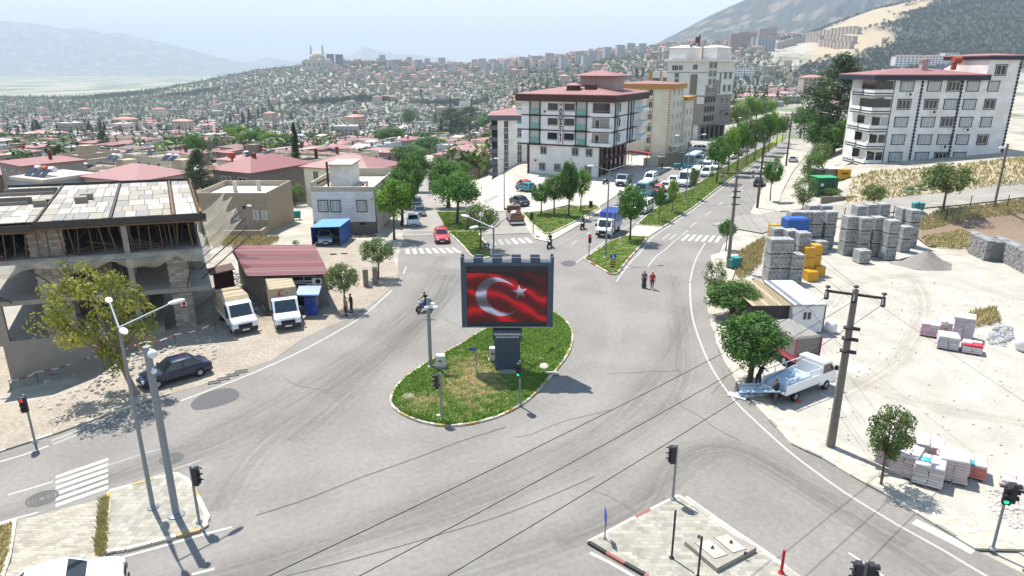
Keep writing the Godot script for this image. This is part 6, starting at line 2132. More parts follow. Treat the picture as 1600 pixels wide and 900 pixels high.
# ---------------------------------------------------------------- vehicles; they face +x
var paints := {}
func paint(hex: String) -> StandardMaterial3D:
	if not paints.has(hex):
		var m := plain(hex, 0.35)
		m.clearcoat_enabled = true
		m.clearcoat = 0.7
		m.clearcoat_roughness = 0.08
		paints[hex] = m
	return paints[hex]

func part(called: String, lo: Vector3, hi: Vector3, m: Material, o: Node, k := 0.02) -> MeshInstance3D:
	var mb := MB.new()
	mb.slab(lo, hi, k)
	return put(called, mb, m, o)

func wheels(o: Node, xs: Array, half: float, r: float, wide := 0.2) -> void:
	var t := MB.new()
	t.tube(v3(0, 0, -wide / 2), v3(0, 0, wide / 2), r, r, 16)
	var tm := t.done()
	var q := MB.new()
	q.tube(v3(0, 0, wide / 2 + 0.004), v3(0, 0, wide / 2 + 0.02), r * 0.62, r * 0.5, 10)
	q.tube(v3(0, 0, -wide / 2 - 0.02), v3(0, 0, -wide / 2 - 0.004), r * 0.5, r * 0.62, 10)
	var qm := q.done()
	for x in xs:
		for s in [-1, 1]:
			var w := put("wheel", tm, M.tyre, o)
			w.position = v3(x, r, s * (half - wide / 2 + 0.015))
			put("rim", qm, M.steel, w)

# a side of the cabin seen as a quad between two rails, shrunk and lifted out of the body
func glass(o: Node, called: String, a: Vector3, b: Vector3, c: Vector3, d: Vector3, k: float, m: Material) -> void:
	var mid := (a + b + c + d) / 4
	var n := (b - a).cross(d - a).normalized() * 0.012
	var mb := MB.new()
	var f := func(p: Vector3) -> Vector3: return mid + (p - mid) * k + n
	mb.quad(f.call(a), f.call(b), f.call(c), f.call(d))
	put(called, mb, m, o)

# style: [length, width, height, belt, hood height, bonnet end, windscreen top, roof end, rear glass foot, boot height]
var STYLE := {
	"sedan": [4.4, 1.72, 1.44, 0.92, 0.80, 0.95, 0.28, -1.05, -1.62, 0.94],
	"hatch": [4.0, 1.70, 1.48, 0.95, 0.84, 0.95, 0.35, -1.45, -1.92, 0.90],
	"estate": [4.5, 1.74, 1.48, 0.93, 0.82, 0.98, 0.32, -1.85, -2.18, 0.90],
	"van": [4.5, 1.82, 1.85, 1.02, 0.95, 1.35, 0.70, -2.10, -2.22, 0.95],
	"minibus": [6.0, 2.05, 2.55, 1.25, 1.05, 2.35, 1.65, -2.85, -2.95, 1.2],
	"coach": [9.0, 2.45, 3.0, 1.45, 1.3, 4.42, 4.2, -4.35, -4.46, 1.4],
}
func car(style: String, hex: String, roof_hex := "") -> Node3D:
	var s: Array = STYLE[style]
	var o := Node3D.new()
	o.name = {"sedan": "parked_car", "hatch": "parked_car", "estate": "parked_car", "van": "passenger_van", "minibus": "minibus", "coach": "coach"}[style]
	var L: float = s[0] / 2
	var w: float = s[1] / 2
	var belt: float = s[3]
	var big := style in ["minibus", "coach"]
	var rows := []
	for q in [[-L, 0.86, 0.50], [-L + 0.06, 0.95, s[9] - 0.14], [-L + 0.28, 0.99, s[9]], [s[8], 1.0, belt], [s[5], 1.0, belt], [s[5] + (L - s[5]) * 0.5, 0.985, lerpf(belt, s[4], 0.62)], [L - 0.2, 0.93, s[4] - 0.06], [L - 0.03, 0.84, s[4] - 0.26], [L, 0.80, 0.46]]:
		var x: float = q[0]
		var h: float = w * q[1]
		var y: float = q[2]
		rows.append([v3(x, 0.22, h * 0.9), v3(x, 0.34, h), v3(x, minf(0.62, y - 0.03), h), v3(x, maxf(y - 0.07, 0.4), h * 0.985), v3(x, y, h * 0.9), v3(x, y + 0.025, 0), v3(x, y, -h * 0.9), v3(x, maxf(y - 0.07, 0.4), -h * 0.985), v3(x, minf(0.62, y - 0.03), -h), v3(x, 0.34, -h), v3(x, 0.22, -h * 0.9)])
	var b := MB.new()
	for i in rows.size() - 1:
		for j in 10:
			b.quad(rows[i][j], rows[i + 1][j], rows[i + 1][j + 1], rows[i][j + 1])
	for e in [0, rows.size() - 1]:
		for j in range(1, 10):
			if e:
				b.tri(rows[e][0], rows[e][j], rows[e][j + 1])
			else:
				b.tri(rows[e][0], rows[e][j + 1], rows[e][j])
	var top: float = s[2]
	var tw := w * (0.76 if not big else 0.9)
	var bw := w * 0.93
	var A := v3(s[5], belt - 0.01, bw)
	var B := v3(s[8], s[9] - 0.01 if not big else belt - 0.01, bw)
	var C := v3(s[7], top - 0.03, tw)
	var D := v3(s[6], top - 0.03, tw)
	var z := v3(1,1,-1)
	b.quad(B, A, D, C)
	b.quad(A * z, B * z, C * z, D * z)
	b.quad(A, A * z, D * z, D)
	b.quad(B * z, B, C, C * z)
	var m := 0.94
	var rc := [C, D, D * z, C * z]
	for i in 4:
		rc[i] = v3((rc[i].x - (C.x + D.x) / 2) * m + (C.x + D.x) / 2, top, rc[i].z * m)
	b.quad(C, D, rc[1], rc[0])
	b.quad(D, D * z, rc[2], rc[1])
	b.quad(D * z, C * z, rc[3], rc[2])
	b.quad(C * z, C, rc[0], rc[3])
	b.quad(rc[0], rc[1], rc[2], rc[3])
	put("body", b.smooth(38), paint(hex), o)
	glass(o, "windscreen", A, A * z, D * z, D, 0.86, M.car_glass)
	glass(o, "rear_window", B * z, B, C, C * z, 0.8, M.car_glass)
	var panes := 2 if not big else (4 if style == "minibus" else 6)
	for i in panes:
		var t0 := float(i) / panes
		var t1 := float(i + 1) / panes
		glass(o, "side_window", B.lerp(A, t0), B.lerp(A, t1), C.lerp(D, t1), C.lerp(D, t0), 0.84, M.car_glass)
		glass(o, "side_window", B.lerp(A, t1) * z, B.lerp(A, t0) * z, C.lerp(D, t0) * z, C.lerp(D, t1) * z, 0.84, M.car_glass)
	if style != "coach":
		wheels(o, [-L * 0.60, L * 0.62], w, 0.31 if not big else 0.36)
	else:
		wheels(o, [-L * 0.5, L * 0.6], w, 0.48, 0.28)
	for sg in [-1, 1]:
		part("headlight", v3(L - 0.16, s[4] - 0.30, sg * w * 0.62 - 0.16), v3(L + 0.004 - 0.01, s[4] - 0.15, sg * w * 0.62 + 0.16), M.lamp_glass, o)
		part("tail_light", v3(-L - 0.012, s[9] - 0.34, sg * w * 0.72 - 0.12), v3(-L + 0.12, s[9] - 0.14, sg * w * 0.72 + 0.12), M.red, o)
		part("mirror", v3(s[5] - 0.28, belt + 0.02, sg * (w + 0.09) - 0.07), v3(s[5] - 0.14, belt + 0.16, sg * (w + 0.09) + 0.07), paint(hex), o)
	part("bumper", v3(L - 0.12, 0.26, -w * 0.78), v3(L + 0.05, 0.44, w * 0.78), M.plastic, o)
	part("bumper", v3(-L - 0.05, 0.26, -w * 0.8), v3(-L + 0.1, 0.44, w * 0.8), M.plastic, o)
	part("grille", v3(L - 0.06, 0.46, -w * 0.36), v3(L + 0.012, 0.58, w * 0.36), M.black, o)
	part("number_plate", v3(L + 0.052, 0.30, -0.26), v3(L + 0.06, 0.41, 0.26), M.white_paint, o, 0.0)
	part("number_plate", v3(-L - 0.06, 0.46, -0.26), v3(-L - 0.052, 0.57, 0.26), M.white_paint, o, 0.0)
	if roof_hex:
		part("upper_panel", v3(C.x + 0.4, top + 0.002, -tw * 0.8), v3(D.x - 0.3, top + 0.14, tw * 0.8), paint(roof_hex), o)
	return o

var garage := {}
func park(style: String, hex: String, at: Vector3, to: Vector3, label: String, roof_hex := "", group := "") -> Node3D:
	var key := style + hex + roof_hex
	if not garage.has(key):
		garage[key] = car(style, hex, roof_hex)
	var o: Node3D = garage[key].duplicate()
	o.name = numbered(garage[key].name)
	add_child(o)
	return settle(o, at, to, label, {"van": "van", "minibus": "minibus", "coach": "bus"}.get(style, "car"), group)

func settle(o: Node3D, at: Vector3, to: Vector3, label: String, cat: String, group := "") -> Node3D:
	o.position = at + v3(0,0.03,0)
	o.rotation.y = atan2(-(to.z - at.z), to.x - at.x)
	tag(o, label, cat, group)
	return o

# the front of a small lorry; its rear is added by the caller
func cab(o: Node3D, x0: float, x1: float, w: float, h: float, hex: String, snout := 0.0) -> void:
	var c := paint(hex)
	var nose := x1
	var ws := x1 - snout
	var pts := [v2(x0, 0.45), v2(nose - 0.02, 0.38), v2(nose, 0.85), v2(nose - 0.1, 1.08 if snout > 0 else 1.2), v2(ws - 0.05, 1.28), v2(ws - 0.62, h - 0.06), v2(ws - 0.85, h), v2(x0, h)]
	var b := MB.new()
	b.plate(pts, -w, w)
	put("cab", b, c, o)
	var A := v3(ws - 0.05, 1.28, w * 0.92)
	var D := v3(ws - 0.62, h - 0.06, w * 0.86)
	var z := v3(1,1,-1)
	glass(o, "windscreen", A, A * z, D * z, D, 0.94, M.car_glass)
	for sg in [-1, 1]:
		var e := MB.new()
		var p := [v2(x0 + 0.15, 1.25), v2(ws - 0.2, 1.25), v2(ws - 0.68, h - 0.18), v2(x0 + 0.15, h - 0.18)]
		e.plate(p, sg * w - 0.012 if sg < 0 else w - 0.01, -w + 0.01 if sg < 0 else w + 0.012)
		put("side_window", e, M.car_glass, o)
		part("headlight", v3(nose - 0.25, 0.78, sg * w * 0.74 - 0.17), v3(nose + 0.01, 1.0, sg * w * 0.74 + 0.17), M.lamp_glass, o)
		part("mirror", v3(ws - 0.25, 1.3, sg * (w + 0.14) - 0.1), v3(ws - 0.12, 1.62, sg * (w + 0.14) + 0.1), M.plastic, o)
	part("grille", v3(nose - 0.1, 0.62, -w * 0.55), v3(nose + 0.015, 0.92, w * 0.55), M.black, o)
	part("bumper", v3(nose - 0.3, 0.3, -w * 0.97), v3(nose + 0.06, 0.6, w * 0.97), M.plastic, o)
	part("number_plate", v3(nose + 0.062, 0.4, -0.26), v3(nose + 0.07, 0.51, 0.26), M.white_paint, o, 0.0)
	for sg in [-1, 1]:
		part("wiper", v3(nose - 0.5, 1.26, sg * 0.3 - 0.2), v3(nose - 0.45, 1.3, sg * 0.3 + 0.2), M.black, o, 0.0) if snout > 0 else null

func lorry(called: String, hex: String, L: float, w: float, snout: float) -> Node3D:
	var o := Node3D.new()
	o.name = numbered(called)
	add_child(o)
	var x1 := L / 2
	cab(o, x1 - 1.55 - snout, x1, w, 2.0 + snout * 0.3, hex, snout)
	part("chassis", v3(-L / 2, 0.42, -w * 0.7), v3(x1 - 1.6, 0.7, w * 0.7), M.plastic, o)
	wheels(o, [-L / 2 + 1.1, x1 - 0.95 - snout * 0.2], w, 0.34)
	return o

func two_wheeler(at: Vector3, to: Vector3, label: String, hex: String, called := "motorcycle") -> void:
	var o := thing(called, label, called)
	settle(o, at, to, label, called)
	var t := MB.new()
	t.tube(v3(0,0,-0.06), v3(0,0,0.06), 0.3, 0.3, 14)
	var tm := t.done()
	for x in [-0.62, 0.66]:
		var wh := put("wheel", tm, M.tyre, o)
		wh.position = v3(x, 0.3, 0)
		var r := MB.new()
		r.tube(v3(0,0,-0.07), v3(0,0,0.07), 0.17, 0.17, 10)
		put("rim", r, M.steel, wh)
	var b := MB.new()
	b.plate([v2(-0.75,0.62),v2(-0.3,0.3),v2(0.25,0.28),v2(0.45,0.75),v2(0.2,0.9),v2(-0.15,0.78)], -0.14, 0.14)
	put("frame", b, paint(hex), o)
	part("seat", v3(-0.78,0.72,-0.14),v3(0.0,0.84,0.14), M.black, o, 0.04)
	var f := MB.new()
	f.tube(v3(0.66,0.3,0), v3(0.4,1.0,0), 0.045)
	f.tube(v3(0.36,1.04,-0.36), v3(0.36,1.04,0.36), 0.025)
	put("handlebar", f, M.plastic, o)
	part("headlight", v3(0.46,0.82,-0.1),v3(0.58,1.0,0.1), M.lamp_glass, o, 0.03)

func build_vehicles() -> void:
	park("sedan", "e4e4e2", v3(-17.7,0,-21.9),v3(-17.7,0,-21.9) + (v3(-12.81,0,-26.33) - v3(-17.27,0,-24.04)), "white car waiting at the near left corner, cut by the picture's edge")
	park("sedan", "0e1634", v3(-22.67,0,-41.97),v3(-23.96,0,-40.75), "dark blue saloon parked on the dirt before the building site")
	park("sedan", "b3182b", v3(-8.57,0,-80.94),v3(-7.85,0,-75.76), "bright red car coming out of the side street")
	park("sedan", "d9d9d7", v3(-13.52,-0.53,-91.83),v3(-12.56,-0.04,-85.55), "white car parked under the trees of the side street")
	park("hatch", "27353a", v3(-13.88,-1.25,-101.23),v3(-12.88,-0.77,-94.99), "dark green car parked behind the white one in the side street")
	park("sedan", "22252b", v3(-15.94,-2.2,-113.57),v3(-14.8,-1.67,-106.65), "dark car parked deepest under the side street trees")
	park("hatch", "565b60", v3(-34.4,-13.5,-234.7),v3(-31.9,-12.5,-224.9), "grey car at the far end of the side street")
	park("sedan", "bdbdbb", v3(-23.7,-9.6,-196.1),v3(-25,-9.6,-196.1), "silver car crossing the far end of the side street")
	park("sedan", "8d99a6", v3(-22.51,0,-79.98),v3(-21.95,0,-78.12), "silver blue car inside the blue tarpaulin shelter")
	park("sedan", "55616d", v3(14.82,0,-94.84),v3(13.05,0,-91.07), "grey blue car behind the truck with the blue box")
	park("van", "e2e2e0", v3(19.19,0,-97.99),v3(16.95,0,-93.55), "white van waiting behind the grey blue car")
	park("hatch", "b01f2d", v3(24.14,0,-112.78),v3(22.29,0,-109.27), "red car in the queue beside the teal minibus")
	park("sedan", "3c4048", v3(23.54,0,-104.9),v3(21.44,0,-100.84), "dark car beside the young trees of the median")
	park("minibus", "3f8d99", v3(21.26,0,-109.27),v3(18.78,0,-104.37), "teal and white minibus half behind the median tree", "dcdcda")
	park("sedan", "dddddb", v3(26.32,0,-116.52),v3(24.46,0,-112.78), "white car in the queue behind the red one")
	park("hatch", "d5d5d3", v3(29,0,-122.58),v3(26.96,0,-118.47), "white car ahead of the white minibus")
	park("minibus", "dedfdf", v3(31.13,0,-121.87),v3(28.78,0,-117.16), "white minibus in the avenue queue")
	park("coach", "3a8796", v3(37.97,0,-144),v3(35.15,0,-138.45), "teal bus with a white roof in the avenue queue", "e0e0de")
	park("van", "e0e0de", v3(37.67,0,-132.47),v3(34.98,0,-126.96), "white van beside the large median tree")
	park("sedan", "d8d8d6", v3(42.26,0,-142.1),v3(39.58,0,-136.69), "white car behind the white van on the avenue")
	park("sedan", "cfcfcd", v3(42.84,0,-149.99),v3(39.99,0,-144), "white car behind the teal bus")
	park("van", "e0e0de", v3(46.5,0,-151),v3(43.48,0,-144.96), "white van farther up the queue under the trees")
	park("hatch", "2a2d33", v3(43.8,0,-158.8),v3(41,0,-153.2), "dark car to the left behind the teal bus")
	park("estate", "b9bcbf", v3(46.5,0,-173.9),v3(44.6,0,-173.3), "silver estate car parked before the damaged block")
	park("hatch", "31363c", v3(44.8,0,-181.1),v3(43.5,0,-181.1), "dark car parked by the cream house's porch")
	park("van", "e4e4e2", v3(25.27,0,-124.73),v3(23.45,0,-121.18), "white van at the kerb of the shops")
	park("hatch", "20242c", v3(43.94,0,-121.18),v3(47.18,0,-128.49), "dark car driving away on the right carriageway")
	park("sedan", "dcdcda", v3(49.87,0,-135.82),v3(53.54,0,-144), "white car ahead of the dark one on the right carriageway")
	park("estate", "dcdddd", v3(62.5,0,-153.2),v3(66.2,0,-161.1), "white car parked on the far east footway")
	park("hatch", "b3161c", v3(2.12,0,-118.5),v3(1.36,-0.11,-120.46), "red car at the foot of the brown eaved house")
	park("hatch", "2f7f8d", v3(2.29,0,-115.88),v3(1.32,-0.1,-117.09), "teal car next to the red one below the brown eaved house")
	park("sedan", "23272d", v3(1.08,-0.07,-103.69),v3(0,-0.31,-106.01), "dark car on the pale forecourt beside the island")
	var q := [v3(37.02,0,-136.69),v3(44.37,0,-149.99),v3(50.4,0,-158.8),v3(53.6,0,-164.8),v3(57.5,0,-172.6),v3(48.9,0,-161.1),v3(53.3,0,-169.9),v3(61.9,0,-181.1)]
	for i in q.size():
		park(["sedan", "van", "hatch"][i % 3], ["dcdcda", "8d949b", "e0e0de", "2b3038"][i % 4], q[i], q[i] + v3(-5,0,6), "%scar of the far queue under the median trees" % (ORD[i] if i else "nearest "))
	var o := lorry("pickup_truck", "e4e4e2", 5.6, 0.95, 0.75)
	settle(o, v3(-22.45,0,-52.22),v3(-19.95,0,-48.65), "white truck with a cream tarpaulin over its bed", "truck")
	part("bed_side", v3(-2.8,0.72,-1.0),v3(0.62,1.15,1.0), paint("d8dadc"), o)
	var tp := MB.new()
	tp.plate([v2(-2.8,1.15),v2(0.65,1.15),v2(0.65,2.25),v2(0.3,2.5),v2(-2.6,2.42),v2(-2.8,2.2)], -1.02, 1.02)
	put("tarpaulin", tp, M.canvas, o)
	for x in [-1.6, -0.4]:
		part("strap", v3(x, 1.2, -1.04), v3(x + 0.06, 2.5, 1.04), M.canvas_dark, o, 0.0)
	o = lorry("box_van", "dfe3e6", 5.9, 0.98, 0.8)
	settle(o, v3(-18.93,0,-53.41),v3(-17.77,0,-50.79), "white van with a tall cream box and a red crescent and star", "van")
	part("cargo_box", v3(-2.95,0.72,-1.05),v3(0.75,2.95,1.05), M.canvas, o, 0.05)
	for k in 4:
		part("seam", v3(-2.4 + k * 0.85, 2.951, -1.04), v3(-2.36 + k * 0.85, 2.965, 1.04), M.canvas_dark, o, 0.0)
	var cr := crescent(0.3, 0.235, 0.09)
	var em := MB.new()
	em.plate(cr, 0.0, 0.012)
	var e := put("crescent", em, M.red, o)
	e.transform = Transform3D(Basis(Vector3.UP, PI / 2), v3(0.755,2.5,0.12))
	var sm := MB.new()
	sm.plate(star(0.1), 0.0, 0.012)
	e = put("star", sm, M.red, o)
	e.transform = Transform3D(Basis(Vector3.UP, PI / 2), v3(0.755,2.5,-0.32))
	o = lorry("box_truck", "e3e3e1", 5.6, 0.92, 0.45)
	settle(o, v3(12.22,0,-84.31),v3(10.52,0,-80.3), "white truck with a bright blue box waiting at the crossing", "truck")
	part("cargo_box", v3(-2.8,0.72,-1.0),v3(0.8,2.9,1.0), paint("17409c"), o, 0.04)
	o = lorry("flatbed_truck", "e6e6e4", 5.2, 0.87, 0.12)
	settle(o, v3(18.58,0,-40.15),v3(20.65,0,-41.47), "white flatbed truck being unloaded at the yard footway", "truck")
	part("bed", v3(-2.6,0.7,-0.92),v3(0.85,0.8,0.92), paint("d9dadb"), o)
	for z in [-0.92, 0.88]:
		part("bed_side", v3(-2.6, 0.81, z), v3(0.85, 1.32, z + 0.04), paint("dcdddd"), o, 0.01)
		var fr := MB.new()
		for x in [-2.55, -1.4, -0.3, 0.8]:
			fr.tube(v3(x, 1.3, z + 0.02), v3(x, 1.75, z + 0.02), 0.03, 0.03, 5)
		fr.tube(v3(-2.6, 1.75, z + 0.02), v3(0.85, 1.75, z + 0.02), 0.03, 0.03, 5)
		put("rail", fr, M.white_paint, o)
	part("headboard", v3(0.86,0.81,-0.9),v3(0.9,1.8,0.9), paint("dcdddd"), o, 0.01)
	part("sheet_load", v3(-2.4,0.82,-0.7),v3(0.4,1.25,0.6), M.sheet_blue, o, 0.02)
	o = lorry("canopy_truck", "6d1730", 5.4, 0.95, 0.1)
	settle(o, v3(19.64,0,-45.84),v3(19.15,0,-47.76), "maroon truck with a grey canvas canopy behind the round tree", "truck")
	part("tailgate", v3(-2.72,0.7,-1.0),v3(-2.66,1.2,1.0), paint("a8163f"), o)
	part("bed_side", v3(-2.65,0.7,-1.0),v3(0.9,1.15,1.0), paint("a8163f"), o)
	part("canopy", v3(-2.6,1.16,-1.02),v3(0.9,2.5,1.02), M.canvas_grey, o, 0.12)
	for z in [-1.0, 0.94]:
		part("canopy_frame", v3(-2.72, 1.2, z), v3(-2.64, 2.45, z + 0.06), paint("a8163f"), o, 0.0)
	o = lorry("pickup_truck", "6b4433", 4.9, 0.88, 0.5)
	settle(o, v3(0.35,-0.06,-91.36),v3(-0.37,-0.23,-96.38), "brown pickup loaded with scrap, seen from behind", "truck")
	part("bed_side", v3(-2.45,0.7,-0.95),v3(0.4,1.35,0.95), paint("6e4331"), o)
	for k in 5:
		part("scrap", v3(-2.2 + k * 0.5, 1.36, -0.7 + 0.1 * (k % 3)), v3(-1.8 + k * 0.5, 1.6 + 0.15 * (k % 2), 0.6), [M.rust, M.timber, M.canvas_dark][k % 3], o, 0.05)
	part("bumper", v3(-2.6,0.3,-0.9),v3(-2.46,0.55,0.9), M.white_paint, o)
	o = lorry("flatbed_truck", "8796a3", 5.4, 0.95, 0.3)
	settle(o, v3(20.03,0,-121.87),v3(18.08,0,-117.16), "grey blue truck with a barred bed parked before the shops", "truck")
	for z in [-0.95, 0.9]:
		for y in [0.8, 1.15, 1.5]:
			part("bed_rail", v3(-2.7, y, z), v3(0.7, y + 0.22, z + 0.05), M.timber_grey, o, 0.0)
	two_wheeler(v3(4.37,0,-77.22), v3(3.64,0,-75.19), "dark motorcycle ridden towards the junction by the island", "1d1f24")
	two_wheeler(v3(9.15,0,-86.82), v3(8.29,0,-84.66), "small motorcycle waiting beside the kerb of the tree island", "33241f")
	two_wheeler(v3(-7.56,0,-55.45), v3(-8.09,0,-54.81), "blue motorcycle riding left behind the camera pole", "223a7a")
	two_wheeler(v3(16.8,0,-122.58), v3(15.71,0,-121.18), "black four wheeler parked before the shops", "18191c", "quad_bike")

func crescent(r: float, q: float, off: float) -> Array:
	var out := []
	var a0 := acos((r * r + off * off - q * q) / (2 * r * off))
	for i in 33:
		var a := a0 + (TAU - 2 * a0) * i / 32
		out.append(v2(cos(a), sin(a)) * r)
	var e: Vector2 = out[0]
	var b0 := v2(e.x - off, e.y).angle()
	for i in 31:
		var a := -b0 + TAU - (TAU - 2 * b0) * (i + 1) / 32
		out.append(v2(off + cos(a) * q, sin(a) * q))
	return out

func star(r: float, turn := 0.0) -> Array:
	var out := []
	for i in 10:
		var a := PI / 2 + turn + TAU * i / 10
		out.append(v2(cos(a), sin(a)) * (r if i % 2 == 0 else r * 0.382))
	return out

# ---------------------------------------------------------------- people
# joints with radii; the skin is the smooth union of tapered capsules, meshed as surface nets
func person(label: String, at: Vector3, to: Vector3, J: Dictionary, cloth: Dictionary, cell := 0.034) -> Node3D:
	var o := thing("person", label, "person")
	settle(o, at, to, label, "person")
	o.position = at
	var bones := []
	var add := func(a: String, b: String, ra: float, rb: float, col: Color) -> void: bones.append([J[a], J[b], ra, rb, col])
	var skin := Color(0.42, 0.26, 0.17)
	var top: Color = cloth.top
	var leg: Color = cloth.leg
	add.call("pelvis", "chest", 0.135, 0.155, top)
	add.call("chest", "neck", 0.14, 0.06, top)
	add.call("neck", "head", 0.055, 0.06, skin)
	add.call("head", "crown", 0.088, 0.085, cloth.get("scarf", skin))
	add.call("head", "nose", 0.06, 0.018, skin)
	for s in ["l", "r"]:
		add.call("chest", s + "shoulder", 0.11, 0.07, top)
		add.call(s + "shoulder", s + "elbow", 0.062, 0.045, top)
		add.call(s + "elbow", s + "wrist", 0.045, 0.03, cloth.get("sleeve", skin))
		add.call(s + "wrist", s + "palm", 0.03, 0.035, skin)
		add.call("pelvis", s + "hip", 0.13, 0.1, leg)
		add.call(s + "hip", s + "knee", 0.098, 0.065, leg)
		add.call(s + "knee", s + "ankle", 0.062, 0.042, leg)
		add.call(s + "ankle", s + "toe", 0.045, 0.035, Color(0.03, 0.028, 0.028))
	if cloth.has("skirt"):
		bones.append([J.pelvis, (J.lankle + J.rankle) / 2 + v3(0,0.12,0), 0.16, 0.24, cloth.skirt])
	var lo: Vector3 = J.pelvis
	var hi: Vector3 = J.pelvis
	for b in bones:
		for p in 2:
			lo = lo.min(b[p] - Vector3.ONE * (b[2 + p] + cell * 2))
			hi = hi.max(b[p] + Vector3.ONE * (b[2 + p] + cell * 2))
	var n := Vector3i(((hi - lo) / cell).ceil()) + Vector3i.ONE
	var f := PackedFloat32Array()
	f.resize(n.x * n.y * n.z)
	f.fill(9.0)
	for b in bones:
		var a: Vector3 = b[0]
		var d: Vector3 = b[1] - a
		var l2 := maxf(d.length_squared(), 1e-6)
		var m: float = maxf(b[2], b[3]) + cell * 2.5
		var p0 := Vector3i(((a.min(b[1]) - Vector3.ONE * m - lo) / cell).floor()).clamp(Vector3i.ZERO, n - Vector3i.ONE)
		var p1 := Vector3i(((a.max(b[1]) + Vector3.ONE * m - lo) / cell).ceil()).clamp(Vector3i.ZERO, n - Vector3i.ONE)
		for z in range(p0.z, p1.z + 1):
			for y in range(p0.y, p1.y + 1):
				for x in range(p0.x, p1.x + 1):
					var q := lo + v3(x, y, z) * cell
					var t := clampf((q - a).dot(d) / l2, 0, 1)
					var e := (q - a - d * t).length() - lerpf(b[2], b[3], t)
					var i := (z * n.y + y) * n.x + x
					var h := maxf(0.03 - absf(e - f[i]), 0.0) / 0.03
					f[i] = minf(e, f[i]) - h * h * 0.0075
	var vid := {}
	var vp := []
	for z in n.z - 1:
		for y in n.y - 1:
			for x in n.x - 1:
				var i := (z * n.y + y) * n.x + x
				var s := Vector3.ZERO
				var c := 0
				var c8 := [f[i], f[i + 1], f[i + n.x], f[i + n.x + 1], f[i + n.x * n.y], f[i + n.x * n.y + 1], f[i + n.x * n.y + n.x], f[i + n.x * n.y + n.x + 1]]
				var neg := 0
				for k in 8:
					neg += 1 if c8[k] < 0 else 0
				if neg == 0 or neg == 8:
					continue
				for k in 8:
					for ax in [1, 2, 4]:
						if k & ax == 0 and (c8[k] < 0) != (c8[k | ax] < 0):
							var t: float = c8[k] / (c8[k] - c8[k | ax])
							s += v3(k & 1, (k >> 1) & 1, (k >> 2) & 1) + v3(ax & 1, (ax >> 1) & 1, (ax >> 2) & 1) * t
							c += 1
				vid[i] = vp.size()
				vp.append(lo + (v3(x, y, z) + s / c) * cell)
	var mb := MB.new()
	var sx := 1
	var sy := n.x
	var sz := n.x * n.y
	for i in vid.keys():
		for ax in [[sx, sy, sz], [sy, sz, sx], [sz, sx, sy]]:
			var j: int = i + ax[0]
			if j >= f.size() or (f[i] < 0) == (f[j] < 0):
				continue
			var q := [i, i - ax[1], i - ax[1] - ax[2], i - ax[2]]
			if not (vid.has(q[1]) and vid.has(q[2]) and vid.has(q[3])):
				continue
			var p := []
			for k in q:
				p.append(vp[vid[k]])
			var mid: Vector3 = (p[0] + p[2]) / 2
			var best := 9.0
			for b in bones:
				var d: Vector3 = b[1] - b[0]
				var t := clampf((mid - b[0]).dot(d) / maxf(d.length_squared(), 1e-6), 0, 1)
				var e: float = (mid - b[0] - d * t).length() - lerpf(b[2], b[3], t)
				if e < best:
					best = e
					mb.col = b[4]
			if f[i] < 0:
				mb.quad(p[0], p[1], p[2], p[3])
			else:
				mb.quad(p[0], p[3], p[2], p[1])
	mb.smooth(70)
	mb.col = skin
	for s in ["l", "r"]:
		var pa: Vector3 = J[s + "palm"]
		var dir: Vector3 = (pa - J[s + "wrist"]).normalized()
		var side := dir.cross(Vector3.RIGHT).normalized()
		for k in 4:
			var st: Vector3 = pa + side * (k - 1.5) * 0.019 + dir * 0.025
			var kn: Vector3 = st + (dir + v3(0.25,0,0)) * (0.034 - 0.004 * absf(k - 1.3))
			mb.tube(st, kn, 0.009, 0.008, 5)
			mb.tube(kn, kn + (dir + v3(0.7,0,0)).normalized() * 0.032, 0.008, 0.006, 5)
		mb.tube(pa - side * 0.03 - dir * 0.01, pa - side * 0.05 + dir * 0.035 + v3(0.02,0,0), 0.01, 0.008, 5)
	put("body", mb, M.cloth, o)
	if cloth.has("hair"):
		var h := MB.new()
		h.col = cloth.hair
		h.blob(J.crown + v3(-0.012,0.012,0), v3(0.102,0.095,0.098), 6, 10)
		put("helmet" if cloth.has("helmet") else "hair", h.smooth(60), M.cloth, o)
	var fm := MB.new()
	fm.col = Color(0.03, 0.02, 0.02)
	var hd: Vector3 = J.head.lerp(J.crown, 0.55)
	for s in [-1, 1]:
		fm.blob(hd + v3(0.083, 0.0, s * 0.032), v3(0.01,0.009,0.014), 4, 6)
	fm.blob(hd + v3(0.078,-0.085,0), v3(0.01,0.006,0.022), 4, 6)
	put("face", fm, M.cloth, o)
	return o

